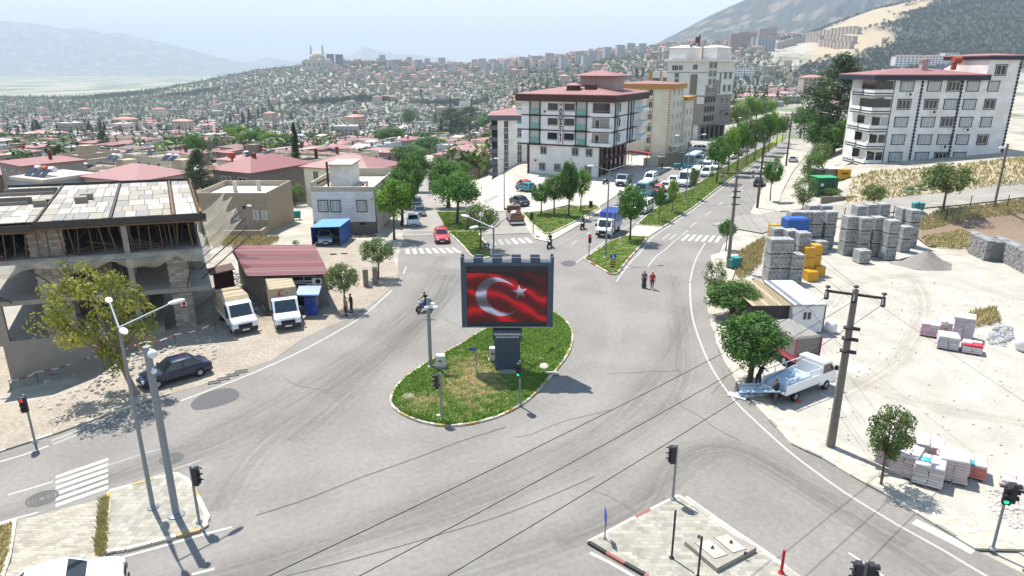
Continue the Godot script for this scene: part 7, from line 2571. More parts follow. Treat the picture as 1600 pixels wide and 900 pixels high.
# a standing pose facing +x; stride swings the legs, arms as given
func pose(stride := 0.0, bend := 0.0, larm := v3(0.02,-0.27,0.05), rarm := v3(0.02,-0.27,-0.05), lfore := v3(0.06,-0.24,0.0), rfore := v3(0.06,-0.24,0.0)) -> Dictionary:
	var J := {}
	J.pelvis = v3(0,0.92,0)
	J.chest = J.pelvis + v3(bend * 0.4, 0.40, 0)
	J.neck = J.chest + v3(bend * 0.2, 0.15, 0)
	J.head = J.neck + v3(0.015 + bend * 0.1, 0.10, 0)
	J.crown = J.head + v3(0.005 + bend * 0.04, 0.085, 0)
	J.nose = J.head + v3(0.105,0.025,0)
	for q in [["l", 1, stride, larm, lfore], ["r", -1, -stride, rarm, rfore]]:
		var s: String = q[0]
		J[s + "shoulder"] = J.chest + v3(0, 0.08, q[1] * 0.185)
		J[s + "elbow"] = J[s + "shoulder"] + q[3]
		J[s + "wrist"] = J[s + "elbow"] + q[4]
		J[s + "palm"] = J[s + "wrist"] + q[4].normalized() * 0.075
		J[s + "hip"] = J.pelvis + v3(0, -0.03, q[1] * 0.09)
		J[s + "knee"] = J[s + "hip"] + v3(0.03 + q[2] * 0.45, -0.42, q[1] * 0.01)
		J[s + "ankle"] = v3(q[2] * 0.9 - 0.02, 0.085, q[1] * 0.1)
		J[s + "toe"] = J[s + "ankle"] + v3(0.17, -0.05, q[1] * 0.02)
	return J

func riding() -> Dictionary:
	var J := pose(0.0, 0.35, v3(0.2,-0.2,0.05),v3(0.2,-0.2,-0.05),v3(0.26,-0.04,0.02),v3(0.26,-0.04,-0.02))
	for k in J:
		J[k] += v3(-0.35,-0.02,0)
	for q in [["l", 1], ["r", -1]]:
		var s: String = q[0]
		J[s + "knee"] = J[s + "hip"] + v3(0.38, -0.1, q[1] * 0.1)
		J[s + "ankle"] = J[s + "knee"] + v3(-0.14,-0.42,0)
		J[s + "toe"] = J[s + "ankle"] + v3(0.17,-0.04,0)
	return J

func build_people() -> void:
	var dark := Color(0.02, 0.02, 0.024)
	var hair := Color(0.018, 0.013, 0.01)
	person("person in a grey top and long dark skirt crossing the avenue", v3(12.56,0,-61.92),v3(11.53,0,-58.17), pose(0.16), {"top": Color(0.13, 0.12, 0.12), "leg": Color(0.03, 0.03, 0.035), "skirt": Color(0.05, 0.048, 0.05), "scarf": Color(0.2, 0.19, 0.18), "sleeve": Color(0.13, 0.12, 0.12)})
	person("person in a red top and dark trousers striding over the avenue", v3(13.25,0,-61.53),v3(12.8,0,-58.17), pose(0.30, 0.12), {"top": Color(0.36, 0.02, 0.035), "leg": Color(0.035, 0.03, 0.035), "scarf": Color(0.34, 0.02, 0.03), "sleeve": Color(0.36, 0.02, 0.035)})
	person("person in a tan shirt standing under the staked tree", v3(-14.01,0,-54.18),v3(-13.39,0,-54.81), pose(0.03), {"top": Color(0.26, 0.17, 0.10), "leg": Color(0.05, 0.045, 0.04), "hair": hair})
	person("person in dark clothes, arm raised to the staked tree", v3(-13.7,0,-54.97),v3(-14.35,0,-54.49), pose(0.04, 0.05, v3(0.02,-0.25,0.08),v3(0.24,0.02,-0.06),v3(0.1,-0.2,0.0),v3(0.24,0.03,0.02)), {"top": dark, "leg": Color(0.03, 0.03, 0.04), "hair": hair})
	person("person in black at the ramp of the unloading truck", v3(16.37,0,-38.2),v3(15.77,0,-38.89), pose(0.05, 0.1, v3(0.16,-0.2,0.05),v3(0.16,-0.2,-0.05),v3(0.22,-0.06,-0.02),v3(0.22,-0.06,0.02)), {"top": dark, "leg": Color(0.09, 0.085, 0.085), "hair": Color(0.12, 0.06, 0.035)})
	person("person in black leaning over the load beneath the round tree", v3(16.05,0,-40.52),v3(17.07,0,-41.38), pose(0.12, 0.75, v3(0.22,-0.18,0.04),v3(0.22,-0.18,-0.04),v3(0.2,-0.12,0.0),v3(0.2,-0.12,0.0)), {"top": Color(0.03, 0.032, 0.045), "leg": dark, "hair": hair, "sleeve": Color(0.03, 0.032, 0.045)})
	person("person in a pale pink top walking on the long median", v3(38.5,0,-124.37),v3(36.49,0,-119.81), pose(0.15), {"top": Color(0.6, 0.33, 0.34), "leg": Color(0.5, 0.47, 0.45), "scarf": Color(0.6, 0.5, 0.5)})
	person("person in dark clothes by the shop's red awning", v3(30.62,0,-140.25),v3(29.36,0,-136.69), pose(0.02), {"top": Color(0.06, 0.06, 0.07), "leg": dark, "hair": hair})
	for q in [[v3(4.37,0,-77.22),v3(3.64,0,-75.19), "person in black riding the motorcycle by the tree island", dark], [v3(9.15,0,-86.82),v3(8.29,0,-84.66), "person in dark clothes on the small motorcycle at the kerb", Color(0.06, 0.045, 0.04)], [v3(-7.56,0,-55.45),v3(-8.09,0,-54.81), "person in black riding the blue motorcycle behind the camera pole", dark]]:
		person(q[2], q[0], q[1], riding(), {"top": q[3], "leg": Color(0.03, 0.032, 0.04), "hair": hair, "helmet": true, "sleeve": q[3]})
# ---------------------------------------------------------------- street furniture
func pole_of(o: Node, called: String, h: float, r0: float, r1: float, m: Material) -> void:
	var mb := MB.new()
	mb.tube(Vector3.ZERO, v3(0, h, 0), r0, r1, 10)
	put(called, mb, m, o)
	var f := MB.new()
	f.lathe(Vector3.ZERO, [v2(r0 * 2.4, 0), v2(r0 * 2.4, 0.05), v2(r0 * 1.3, 0.12), v2(r0 * 1.05, 0.12)], 10)
	put("base", f, m, o)

# heads: [turn of the face in degrees (0 faces the camera, 90 to the right), lit lamp 0 red 1 amber 2 green, -1 none]
func traffic_light(at: Vector3, label: String, heads: Array, h := 3.0) -> void:
	var o := thing("traffic_light", label, "traffic light", at)
	pole_of(o, "pole", h, 0.065, 0.055, M.pole_grey)
	for q in heads:
		var hd := MB.new()
		hd.slab(v3(-0.15, h - 0.96, 0.09), v3(0.15, h - 0.07, 0.32), 0.03)
		hd.span(v3(-0.05, h - 0.8, 0.03), v3(0.05, h - 0.7, 0.1))
		var b := put("signal_head", hd, M.plastic, o)
		b.rotation.y = deg_to_rad(q[0])
		for k in 3:
			var y := h - 0.22 - k * 0.29
			var l := MB.new()
			l.tube(v3(0, y, 0.322), v3(0, y, 0.345), 0.1, 0.095, 12)
			var lens := put("lens", l, [M.lens_red_lit, M.lens_amber, M.lens_green_lit][k] if q[1] == k else [M.lens_red, M.lens_amber, M.lens_green][k], b)
			var v := MB.new()
			for i in 7:
				var a0 := PI * (i / 7.0 * 1.1 - 0.05)
				var a1 := PI * ((i + 1) / 7.0 * 1.1 - 0.05)
				var p := v3(cos(a0), sin(a0), 0) * 0.125 + v3(0, y, 0)
				var r := v3(cos(a1), sin(a1), 0) * 0.125 + v3(0, y, 0)
				v.quad(p + v3(0,0,0.32), r + v3(0,0,0.32), r + v3(0,0.01,0.46), p + v3(0,0.01,0.46))
			put("visor", v, M.plastic, b)

func lamp_post(at: Vector3, h: float, arms: Array, label: String, r := 0.11) -> void:
	var o := thing("street_lamp", label, "street lamp", at)
	pole_of(o, "pole", h, r, r * 0.6, M.pole_grey)
	for a in arms:
		var e := v3(a[0], h + a[1], a[2])
		var t := MB.new()
		var d: Vector3 = (e - v3(0, h, 0))
		t.tube(v3(0, h - 0.05, 0), e, r * 0.45, r * 0.35, 7)
		put("arm", t, M.pole_grey, o)
		var w := MB.new()
		d.y = 0.0
		w.xf = Transform3D(Basis(Vector3.UP, atan2(-d.z, d.x)), e)
		w.blob(v3(0.28,0.02,0), v3(0.42,0.1,0.16), 8, 12)
		put("lamp_head", w.smooth(60), M.white_paint, o)

func wire(called: String, label: String, a: Vector3, b: Vector3, sag: float, r := 0.013, group := "") -> void:
	var mb := MB.new()
	var n := 20
	var p := a
	for i in n:
		var t := (i + 1.0) / n
		var q := a.lerp(b, t) - v3(0, sag * 4 * t * (1 - t), 0)
		mb.tube(p, q, r, r, 4, false)
		p = q
	tag(put(called, mb, M.wire, null), label, "wire", group)

func utility_pole(at: Vector3, h: float, turn: float, label: String, m: Material, r := 0.2, arm := 1.4) -> void:
	var o := thing("utility_pole", label, "utility pole", at, turn)
	var t := MB.new()
	t.tube(v3(0,-0.2,0), v3(0, h, 0), r, r * 0.62, 12)
	put("pole", t, m, o)
	part("crossarm", v3(-arm, h - 0.32, -0.07), v3(arm, h - 0.2, 0.07), M.rust_dark, o, 0.02)
	for x in [-arm + 0.1, 0.0, arm - 0.1]:
		var i := MB.new()
		i.lathe(v3(x, h - 0.2 if x else h, 0), [v2(0.03,0),v2(0.03,0.1),v2(0.12,0.12),v2(0.13,0.2),v2(0.05,0.24),v2(0,0.24)], 10)
		i.tube(v3(x, h - 0.3, 0.1), v3(x, h - 0.55, 0.42), 0.1, 0.12, 8)
		put("insulator", i, M.black_metal, o)
	for y in [h - 2.1, h - 2.7, h - 3.4]:
		part("bracket", v3(-0.3, y, -0.09), v3(0.5, y + 0.07, 0.3), M.rust_dark, o, 0.0)

func simple_post(called: String, label: String, cat: String, at: Vector3, h: float, r: float, m: Material) -> Node3D:
	var o := thing(called, label, cat, at)
	pole_of(o, "post", h, r, r, m)
	return o

func flag_picture() -> ImageTexture:
	var w := 384
	var h := 244
	var im := Image.create(w, h, false, Image.FORMAT_RGB8)
	var f := FastNoiseLite.new()
	f.seed = 3
	f.frequency = 0.006
	var st := PackedVector2Array(star(40.0, PI - 0.15))
	for y in h:
		for x in w:
			var u := float(x) / w
			var v := float(y) / h
			var d := v - 0.42 * u + 0.10 * sin(u * 5.0) + 0.12 * f.get_noise_2d(x, y)
			var fold := 0.5 + 0.5 * sin(d * 17.0 + 1.0)
			fold = 0.40 + 0.6 * fold * fold
			if v < 0.32 * u + 0.02 - 0.1 * sin(u * 3.0) or u > 0.62 and v < 0.2 + 0.25 * (u - 0.5):
				fold *= 0.4
			var p := v2((x - 146.0) / 108.0, (y - 124.0) / 96.0 + 0.10 * sin(u * 7.0))
			var c := Color(0.80, 0.04, 0.12)
			if p.length() < 0.98 and (p - v2(0.27,-0.02)).length() > 0.78:
				c = Color(0.80, 0.80, 0.92)
			if absf(x - 252) < 45 and absf(y - 96) < 45 and Geometry2D.is_point_in_polygon(v2(x - 252.0, (y - 96.0) * 1.05), st):
				c = Color(0.82, 0.82, 0.94)
			im.set_pixel(x, y, Color(c.r * fold, c.g * fold, c.b * fold))
	return ImageTexture.create_from_image(im)

func screen() -> void:
	var o := thing("video_screen", "big outdoor video screen on a blue grey pedestal, showing a waving red flag", "video screen", v3(-0.31,0.11,-43.0))
	var F: Material = M.frame_blue
	part("side_frame", v3(-3.05,3.3,-0.75),v3(-2.68,7.75,0.12), F, o, 0.03)
	part("side_frame", v3(2.66,3.3,-0.75),v3(3.05,7.75,0.12), F, o, 0.03)
	part("bottom_frame", v3(-3.05,3.24,-0.75),v3(3.05,3.3,0.14), M.steel, o, 0.0)
	part("cabinet", v3(-2.68,3.31,-0.7),v3(2.66,7.55,-0.02), M.black_metal, o, 0.0)
	part("top_frame", v3(-3.05,7.55,-0.76),v3(3.05,7.8,0.16), F, o, 0.03)
	for q in [[-3.05, -2.86, 0.36], [-2.2, -1.6, 0.32], [-0.98, -0.36, 0.32], [0.28, 0.9, 0.32], [1.52, 2.14, 0.32], [2.86, 3.05, 0.36]]:
		part("battlement", v3(q[0], 7.81, -0.1), v3(q[1], 7.8 + q[2], 0.14), F, o, 0.03)
		part("battlement", v3(q[0], 7.81, -0.76), v3(q[1], 7.8 + q[2], -0.55), F, o, 0.03)
	part("top_rail", v3(-2.86,7.92,0.0),v3(2.86,7.97,0.06), M.steel, o, 0.0)
	var p := MB.new()
	p.quad_uv(v3(-2.66,3.62,0.0), v3(2.64,3.62,0.0),v3(2.64,7.1,0.0),v3(-2.66,7.1,0.0),v2(0,1),v2(1,1),v2(1,0),v2(0,0))
	put("display_screen", p, M.flag, o)
	part("neck", v3(-0.98,3.05,-0.6),v3(0.95,3.24,0.0), M.black_metal, o, 0.0)
	part("name_panel", v3(-1.0,2.3,-0.65),v3(0.98,3.05,0.12), F, o, 0.02)
	part("pedestal", v3(-0.86,0.0,-0.6),v3(0.86,2.3,0.0), F, o, 0.02)
	part("footing", v3(-0.5,0.0,0.02),v3(0.95,0.12,0.6), M.concrete, o, 0.02)
	for q in [["KAHRAMANMARAŞ", 2.76, 0.0042], ["BÜYÜKŞEHİR BELEDİYESİ", 2.55, 0.0027]]:
		var t := TextMesh.new()
		t.text = q[0]
		t.font = M_font
		t.font_size = 48
		t.pixel_size = q[2]
		t.depth = 0.02
		var l := put("lettering", t, M.white_paint, o)
		l.position = v3(0, q[1], 0.13)

func cabinet(label: String, at: Vector3, s: Vector3) -> void:
	var o := thing("control_cabinet", label, "cabinet", at)
	part("plinth", v3(-s.x / 2 - 0.08, 0, -s.z / 2 - 0.08), v3(s.x / 2 + 0.08, 0.22, s.z / 2 + 0.08), M.concrete, o)
	part("housing", v3(-s.x / 2, 0.22, -s.z / 2), v3(s.x / 2, s.y, s.z / 2), M.cabinet_grey, o, 0.03)
	part("door", v3(-s.x / 2 + 0.05, 0.3, s.z / 2 + 0.003), v3(s.x / 2 - 0.05, s.y - 0.08, s.z / 2 + 0.02), M.cabinet_grey, o, 0.0)
	part("warning_plate", v3(-0.12, s.y * 0.55, s.z / 2 + 0.022), v3(0.1, s.y * 0.7, s.z / 2 + 0.03), M.red, o, 0.0)

func round_sign(label: String, at: Vector3, h: float, chevron := false) -> void:
	var o := simple_post("road_sign", label, "road sign", at, h, 0.035, M.pole_grey)
	var d := MB.new()
	d.tube(v3(0, h, 0.05), v3(0, h, 0.07), 0.3, 0.3, 20)
	put("disc", d, M.sign_blue, o)
	var a := MB.new()
	a.plate([v2(-0.05, h + 0.2), v2(0.05, h + 0.2), v2(0.05, h - 0.05), v2(0.15, h - 0.02), v2(0.02, h - 0.24), v2(-0.15, h - 0.02), v2(-0.05, h - 0.05)], 0.072, 0.08)
	put("arrow", a, M.white_paint, o)
	if chevron:
		part("board", v3(-0.25, h - 1.15, 0.05), v3(0.25, h - 0.36, 0.07), M.black, o, 0.0)
		for k in 3:
			var y := h - 1.08 + k * 0.25
			var c := MB.new()
			c.plate([v2(-0.24, y), v2(0, y + 0.12), v2(0.24, y), v2(0.24, y + 0.12), v2(0, y + 0.24), v2(-0.24, y + 0.12)], 0.072, 0.078)
			put("chevron", c, M.sign_yellow, o)

func skip_bin(label: String, at: Vector3, turn: float, m: Material, s := 1.0) -> void:
	var o := thing("waste_container", label, "waste container", at, turn)
	var b := MB.new()
	b.plate([v2(-0.6,0.25),v2(0.6,0.25),v2(0.7,1.05),v2(-0.7,1.05)], -0.4, 0.4)
	put("bin", b, m, o)
	var l := MB.new()
	l.plate([v2(-0.72,1.06),v2(0.72,1.06),v2(0.62,1.26),v2(-0.62,1.26)], -0.45, 0.45)
	put("lid", l, m, o)
	for x in [-0.5, 0.5]:
		part("wheel", v3(x - 0.06, 0, -0.3), v3(x + 0.06, 0.2, 0.3), M.tyre, o)

func build_street() -> void:
	screen()
	traffic_light(v3(-26.69,0,-33.71), "traffic light showing red at the left kerb before the building site", [[10, 0]])
	traffic_light(v3(-14.35,0,-26.52) + v3(0,0.12,0), "traffic light on the paver island beside the lamp posts", [[85, -1]])
	traffic_light(v3(-4.19,0,-36.26) + v3(0,0.1,0), "traffic light at the south tip of the grass island, turned left", [[-85, -1]])
	traffic_light(v3(0.48,0,-38.04) + v3(0,0.1,0), "traffic light showing green at the right rim of the grass island", [[-20, 2]])
	traffic_light(v3(7.78,0,-28.32) + v3(0,0.12,0), "traffic light at the tip of the vault island", [[-80, -1]])
	traffic_light(v3(20.83,0,-24.69) + v3(0,0.12,0), "traffic light with two heads on the near right footway", [[-30, 2], [75, -1]], 3.4)
	traffic_light(v3(12.6,0.1,-20.1), "traffic light cut by the picture's bottom edge, two heads seen from above", [[-100, -1], [80, -1]], 3.2)
	traffic_light(v3(8.36,0,-71.67), "traffic light showing red at the near median's tip", [[5, 0]])
	traffic_light(v3(2.64,0,-83.27), "small dark traffic light at the corner of the tree island", [[-60, -1]])
	traffic_light(v3(10.75,0,-93.13), "traffic light with a wide head on the far side of the tree island", [[0, -1], [40, -1]], 2.6)
	lamp_post(v3(-17.02,0,-27.61) + v3(0,0.12,0), 9.2, [[-1.5, 0.4, -2.1], [1.4, 0.4, -1.9], [0.5, 0.1, 0.6]], "tall three armed street lamp on the paver island")
	lamp_post(v3(-1.3,0.1,-47), 9.2, [[-1.9, 0.4, -1.7], [1.3, 0.4, -3.0], [-1.1, 0.3, 1.2]], "three armed street lamp rising behind the video screen")
	lamp_post(v3(10.28,0,-72.45) + v3(0,0.1,0), 9.6, [[-1.8, 0.5, 0.6], [2.1, 0.5, -0.9]], "two armed street lamp on the near median")
	lamp_post(v3(27.17,0,-105.96) + v3(0,0.1,0), 9.7, [[-1.9, 0.4, 0.6], [2.1, 0.4, -0.9]], "two armed street lamp on the long median")
	lamp_post(v3(48.71,0,-144) + v3(0,0.1,0), 9.7, [[-1.9, 0.4, 0.6], [2.1, 0.4, -0.9]], "farther two armed street lamp among the median trees")
	lamp_post(v3(-1.16,-0.53,-101.56), 7.6, [[-0.9, 0.2, 0.3]], "single armed street lamp before the grey banded house", 0.09)
	lamp_post(v3(-31.41,0,-79.66), 4.4, [[0.3, 0.12, 0.2]], "short street lamp beside the torn nets", 0.06)
	lamp_post(v3(-13.6,-5.4,-153.7), 7.0, [[-1.0, 0.3, 0.2]], "street lamp among the trees of the side street median", 0.08)
	var cp := simple_post("camera_pole", "thick grey pole with dome cameras on the paver island", "camera pole", v3(-15.67,0,-27.08) + v3(0,0.12,0), 8.5, 0.16, M.pole_grey)
	for q in [[v3(0.25,8.2,0.1), 0.2], [v3(0.22,7.4,0.15), 0.12]]:
		var b := MB.new()
		b.blob(q[0], Vector3.ONE * q[1], 7, 10)
		b.tube(q[0] + v3(0, q[1], 0), v3(0, q[0].y + q[1], 0), 0.04)
		put("camera", b.smooth(60), M.white_paint, cp)
	cp = simple_post("camera_pole", "grey camera pole on the grass island with a cluster of cameras", "camera pole", v3(-5.68,0,-43.72) + v3(0,0.1,0), 5.1, 0.13, M.pole_grey)
	for q in [[v3(0.15,4.5,0.15), 0.13], [v3(0.5,4.4,0.1), 0.16], [v3(-0.1,4.45,0.2), 0.12], [v3(0.3,4.6,-0.1), 0.12]]:
		var b := MB.new()
		b.blob(q[0], v3(1.5,0.9,0.9) * q[1], 6, 9)
		b.tube(q[0], v3(0, q[0].y, 0), 0.035)
		put("camera", b.smooth(60), M.white_paint, cp)
	part("bracket", v3(-0.4,3.5,-0.03),v3(0.45,3.56,0.03), M.pole_grey, cp, 0.0)
	cabinet("grey control cabinet beside the camera pole on the grass island", v3(-4.95,0,-43.51) + v3(0,0.1,0), v3(0.62,1.0,0.5))
	cabinet("tall pale cabinet half hidden by the screen's pedestal", v3(-1.35,0.1,-44.6),v3(0.5,1.1,0.45))
	var o := simple_post("road_sign", "small blue street name plate on a thin pole on the grass island", "road sign", v3(-2.41,0,-42.57) + v3(0,0.1,0), 1.9, 0.03, M.pole_grey)
	part("plate", v3(-0.5,1.72,-0.02),v3(0.0,1.9,0.02), M.sign_blue, o, 0.0)
	round_sign("blue arrow sign above a yellow chevron board on the near median", v3(10.32,0,-67.27) + v3(0,0.1,0), 1.55, true)
	round_sign("blue arrow sign at the tip of the side street median", v3(-2.8,0,-74.07) + v3(0,0.1,0), 1.0)
	o = simple_post("road_sign", "blue sign seen edge on at the left corner of the vault island", "road sign", v3(4.11,0,-25.36) + v3(0,0.12,0), 1.5, 0.03, M.pole_grey)
	part("plate", v3(-0.03,0.9,-0.28),v3(0.0,1.5,0.28), M.sign_blue, o, 0.0)
	simple_post("bare_post", "bare dark post left of the concrete vault", "post", v3(6.79,0,-24.12) + v3(0,0.12,0), 2.4, 0.045, M.pole_dark)
	simple_post("bare_post", "bare dark post in front of the concrete vault", "post", v3(7.61,0,-22.97) + v3(0,0.12,0), 2.0, 0.045, M.pole_dark)
	o = simple_post("bollard", "red bollard at the bottom edge right of the vault", "bollard", v3(11.12,0,-23.23) + v3(0,0.1,0), 1.15, 0.06, M.red)
	o = simple_post("sign_post", "grey post with a crossbar before the blue boxed truck", "sign post", v3(11.45,0,-76.34) + v3(0,0.1,0), 4.2, 0.06, M.steel)
	part("crossbar", v3(-0.6,3.1,-0.04),v3(0.6,3.2,0.04), M.steel, o, 0.0)
	simple_post("bare_post", "plain grey pole at the corner of the panel clad house", "post", v3(-16.26,0,-81.6), 5.6, 0.09, M.pole_grey)
	simple_post("bare_post", "short grey post at the mouth of the side street", "post", v3(-14.37,0,-81.6), 2.4, 0.07, M.pole_grey)
	var v := thing("concrete_vault", "low concrete vault with two hatch lids on the paver island", "vault")
	var q := [v2(7.53,-24.94),v2(9.5,-25.71),v2(10.53,-24.52),v2(8.45,-23.23)]
	var mb := MB.new()
	mb.prism(q, 0.12, 0.36)
	put("block", mb, M.concrete, v)
	var ctr: Vector2 = (q[0] + q[1] + q[2] + q[3]) / 4
	for k in 2:
		var c: Vector2 = ctr + (q[1] - q[0]) * (0.23 if k else -0.23)
		var ax: Vector2 = (q[1] - q[0]) * 0.17
		var ay: Vector2 = (q[3] - q[0]) * 0.3
		var rim := MB.new()
		rim.prism([c - ax - ay, c + ax - ay, c + ax + ay, c - ax + ay], 0.361, 0.372)
		var rm := put("rim", rim, M.rust_dark, v)
		var lid := MB.new()
		lid.prism([c - ax * 0.95 - ay * 0.96, c + ax * 0.95 - ay * 0.96, c + ax * 0.95 + ay * 0.96, c - ax * 0.95 + ay * 0.96], 0.362, 0.38)
		put("hatch_lid", lid, M.concrete_pale, rm)
		for s in [Vector2.ZERO, (q[3] - q[0]) * (0.42 if k else -0.42)]:
			var hk := MB.new()
			hk.tube(v3(c.x + s.x, 0.36, c.y + s.y), v3(c.x + s.x + 0.03, 0.5, c.y + s.y), 0.035)
			hk.tube(v3(c.x + s.x + 0.03, 0.5, c.y + s.y), v3(c.x + s.x + 0.09, 0.42, c.y + s.y), 0.035)
			put("lifting_hook", hk, M.rust_dark, v)
	var st := MB.new()
	st.lathe(v3(-6.59,0,-39.16) + v3(0,0.1,0), [v2(0.42,0),v2(0.4,0.08),v2(0,0.09)], 14)
	tag(put("stone_lid", st, M.concrete_pale, null), "round whitish lid in the grass near the island's west tip", "lid")
	for s in [[v3(2.23,0,-43.61),v3(0.32,0.2,0.5), "larger pale stone on the island's right rim"], [v3(2.11,0,-45.04),v3(0.25,0.08,0.16), "small flat white stone on the island's lawn"], [v3(-4.38,0,-36.57),v3(0.22,0.12,0.16), "pale stone at the foot of the south traffic light"], [v3(2.71,0,-42.57),v3(0.5,0.12,0.25), "broken kerb piece on the island's right rim"]]:
		var b := MB.new()
		b.blob(s[0] + v3(0,0.12,0), s[1], 6, 9, 0.35, noise_a)
		tag(put("loose_stone", b, M.concrete_pale, null), s[2], "stone")
	utility_pole(v3(17.57,0,-33.17), 9.2, -0.48, "near concrete utility pole with a crossarm by the block yard", M.concrete_pole, 0.24)
	utility_pole(v3(22.51,0,-68.44), 10.2, -0.2, "grey utility pole with two crossarms at the footway bend", M.concrete_pole, 0.2, 1.6)
	utility_pole(v3(36.48,0,-100.35), 11.0, -0.2, "tall wooden utility pole at the mouth of the lane", M.timber_grey, 0.2, 1.2)
	utility_pole(v3(58.17,0,-145.94), 11.0, -0.2, "farther utility pole on the east footway", M.timber_grey, 0.2, 1.2)
	utility_pole(v3(106.6,-1.6,-248.4), 11.0, -0.2, "farthest utility pole where the avenue bends", M.timber_grey, 0.2, 1.2)
	var lp := simple_post("utility_pole", "pale pole with a lamp beside the lane below the white house", "utility pole", v3(65.49,1.82,-91.65), 8.6, 0.16, M.concrete_pole)
	part("lamp_head", v3(-1.0,8.0,-0.15),v3(-0.4,8.2,0.15), M.white_paint, lp)
	part("arm", v3(-0.4,8.1,-0.04),v3(0.5,8.16,0.04), M.pole_grey, lp)
	for k in 3:
		var s := [-1.3, 0.0, 1.3][k] as float
		var a := v3(17.57 + s * 0.887, 8.6, -33.17 + s * 0.462)
		wire("power_line", ["first overhead power line crossing the junction, farthest from the viewer", "middle overhead power line crossing the junction", "third overhead power line crossing the junction, nearest the viewer"][k], a, v3(-28 + s * 0.6, 8.8, 7 + s * 1.35), 1.0, 0.017)
		wire("power_line", "%s power line from the near pole to the footway bend" % ["left", "middle", "right"][k], a, v3(22.45 + s * 0.9, 9.9, -69 + s * 0.2), 0.9, 0.012, "lines along the yard")
		wire("power_line", "%s power line between the two poles of the avenue footway" % ["left", "middle", "right"][k], v3(22.45 + s * 0.9, 9.9, -69), v3(35.6 + s * 0.9, 10.7, -100), 0.8, 0.012, "lines along the avenue")
	for k in 3:
		wire("service_line", ["thin cable from the near pole to the white cabin", "thin cable from the footway bend across the yard", "second thin cable from the footway bend across the yard"][k], [v3(17.57,6.6,-33.2),v3(22.3,8.0,-68.4),v3(22.3,7.4,-68.4)][k], [v3(23.3,2.5,-51),v3(24.0,5.2,-22),v3(17.6,5.8,-33.3)][k], 0.7, 0.01)
	skip_bin("teal waste container on the lane above the block yard", v3(55.23,1.27,-91.78), 0.0, M.teal)
	skip_bin("teal waste container beside the stained beige house", v3(-31.18,-0.92,-96.99), 0.3, M.teal)
	skip_bin("dark green waste container by the queue of buses", v3(33.97,0,-141.17), 0.2, M.teal)
	skip_bin("dark teal waste container at the foot of the utility pole", v3(23.11,0,-68.44), 0.4, M.teal)
	var bt := thing("barrier_tape", "red and white barrier tape strung before the building site", "tape")
	var pts := [v3(-37.31,-3,-46.06),v3(-36.31,-3,-47.58),v3(-34.37,-3,-49.91),v3(-26.92,0,-46.3),v3(-25.39,0,-47.76),v3(-23.36,0,-50.24)]
	for i in pts.size():
		var p := MB.new()
		p.tube(pts[i], pts[i] + v3(0,0.95,0), 0.025, 0.025, 5)
		put("stake", p, M.rust_dark, bt)
		if i:
			var n := int(pts[i].distance_to(pts[i - 1]) / 0.5)
			for k in n:
				var t := MB.new()
				var a: Vector3 = pts[i - 1].lerp(pts[i], float(k) / n) + v3(0, 0.9 - 0.2 * sin(PI * k / n), 0)
				var b: Vector3 = pts[i - 1].lerp(pts[i], float(k + 1) / n) + v3(0, 0.9 - 0.2 * sin(PI * (k + 1) / n), 0)
				t.tube(a, b, 0.04, 0.04, 4, false)
				put("tape", t, M.red if k % 2 else M.white_paint, bt)
# ---------------------------------------------------------------- the block yard and roadside things
func block_mesh(k: int, cols := 3, layers := 6) -> ArrayMesh:
	var r := RandomNumberGenerator.new()
	r.seed = 7 + k
	var mb := MB.new()
	var w := 1.26 / cols
	for y in layers:
		for x in cols:
			for z in 2:
				var f := r.randf_range(0.8, 1.1)
				mb.col = Color(0.36, 0.355, 0.34) * f
				mb.box(v3(-0.63 + w * (x + 0.5) + r.randf_range(-0.008, 0.008), 0.11 + y * 0.225 + 0.105, -0.32 + z * 0.63), v3(w - 0.02, 0.212, 0.61))
				if y in [1, 4] and z == 1 and x < cols:
					mb.col = Color(0.03, 0.03, 0.03)
					mb.box(v3(-0.63 + w * (x + 0.5), 0.215 + y * 0.225, 0.615), v3(0.12,0.1,0.03))
	mb.col = Color(0.28, 0.21, 0.13)
	for x in [-0.5, 0.0, 0.5]:
		mb.box(v3(x, 0.05, 0), v3(0.1,0.1,1.2))
	return mb.done()

var cube_stock := []
# columns of block cubes standing one on another
func block_column(at: Vector3, n: int, turn: float, label: String, m: Material = null) -> void:
	if cube_stock.is_empty():
		for k in 3:
			cube_stock.append(block_mesh(k))
	var o := thing("block_stack", label, "block stack", at, turn)
	for i in n:
		var c := put("block_cube", cube_stock[rng.randi() % 3], m if m else M.stone, o)
		c.position = v3(rnd(-0.04, 0.04), i * 1.47, rnd(-0.04, 0.04))
		c.rotation.y = rnd(-0.03, 0.03)
		c.set_meta("kind", "stuff")

func bag_pallet(at: Vector3, turn: float, s: Vector3, label: String, tops: Array, side: Color, called := "bag_pallet") -> void:
	var o := thing(called, label, "pallet of bags", at, turn)
	var pl := MB.new()
	pl.col = Color(0.3, 0.22, 0.13)
	for x in [-0.45, 0.0, 0.45]:
		pl.box(v3(x * s.x, 0.05, 0), v3(0.1, 0.1, s.z))
	put("pallet", pl, M.stone, o)
	var n := int(s.y / 0.16)
	for y in n:
		for x in 2:
			for z in 3:
				var b := MB.new()
				b.col = vary(side if y < n - 1 else tops[rng.randi() % tops.size()], 0.14)
				var c := v3((x - 0.5) * s.x * 0.5, 0.1 + 0.16 * y + 0.08, (z - 1) * s.z / 3) + v3(rnd(-0.04, 0.04), 0, rnd(-0.03, 0.03))
				var e := v3(s.x * 0.25, 0.082, s.z * 0.168)
				b.slab(c - e, c + e, 0.05)
				put("bag", b.smooth(60), M.bag, o)

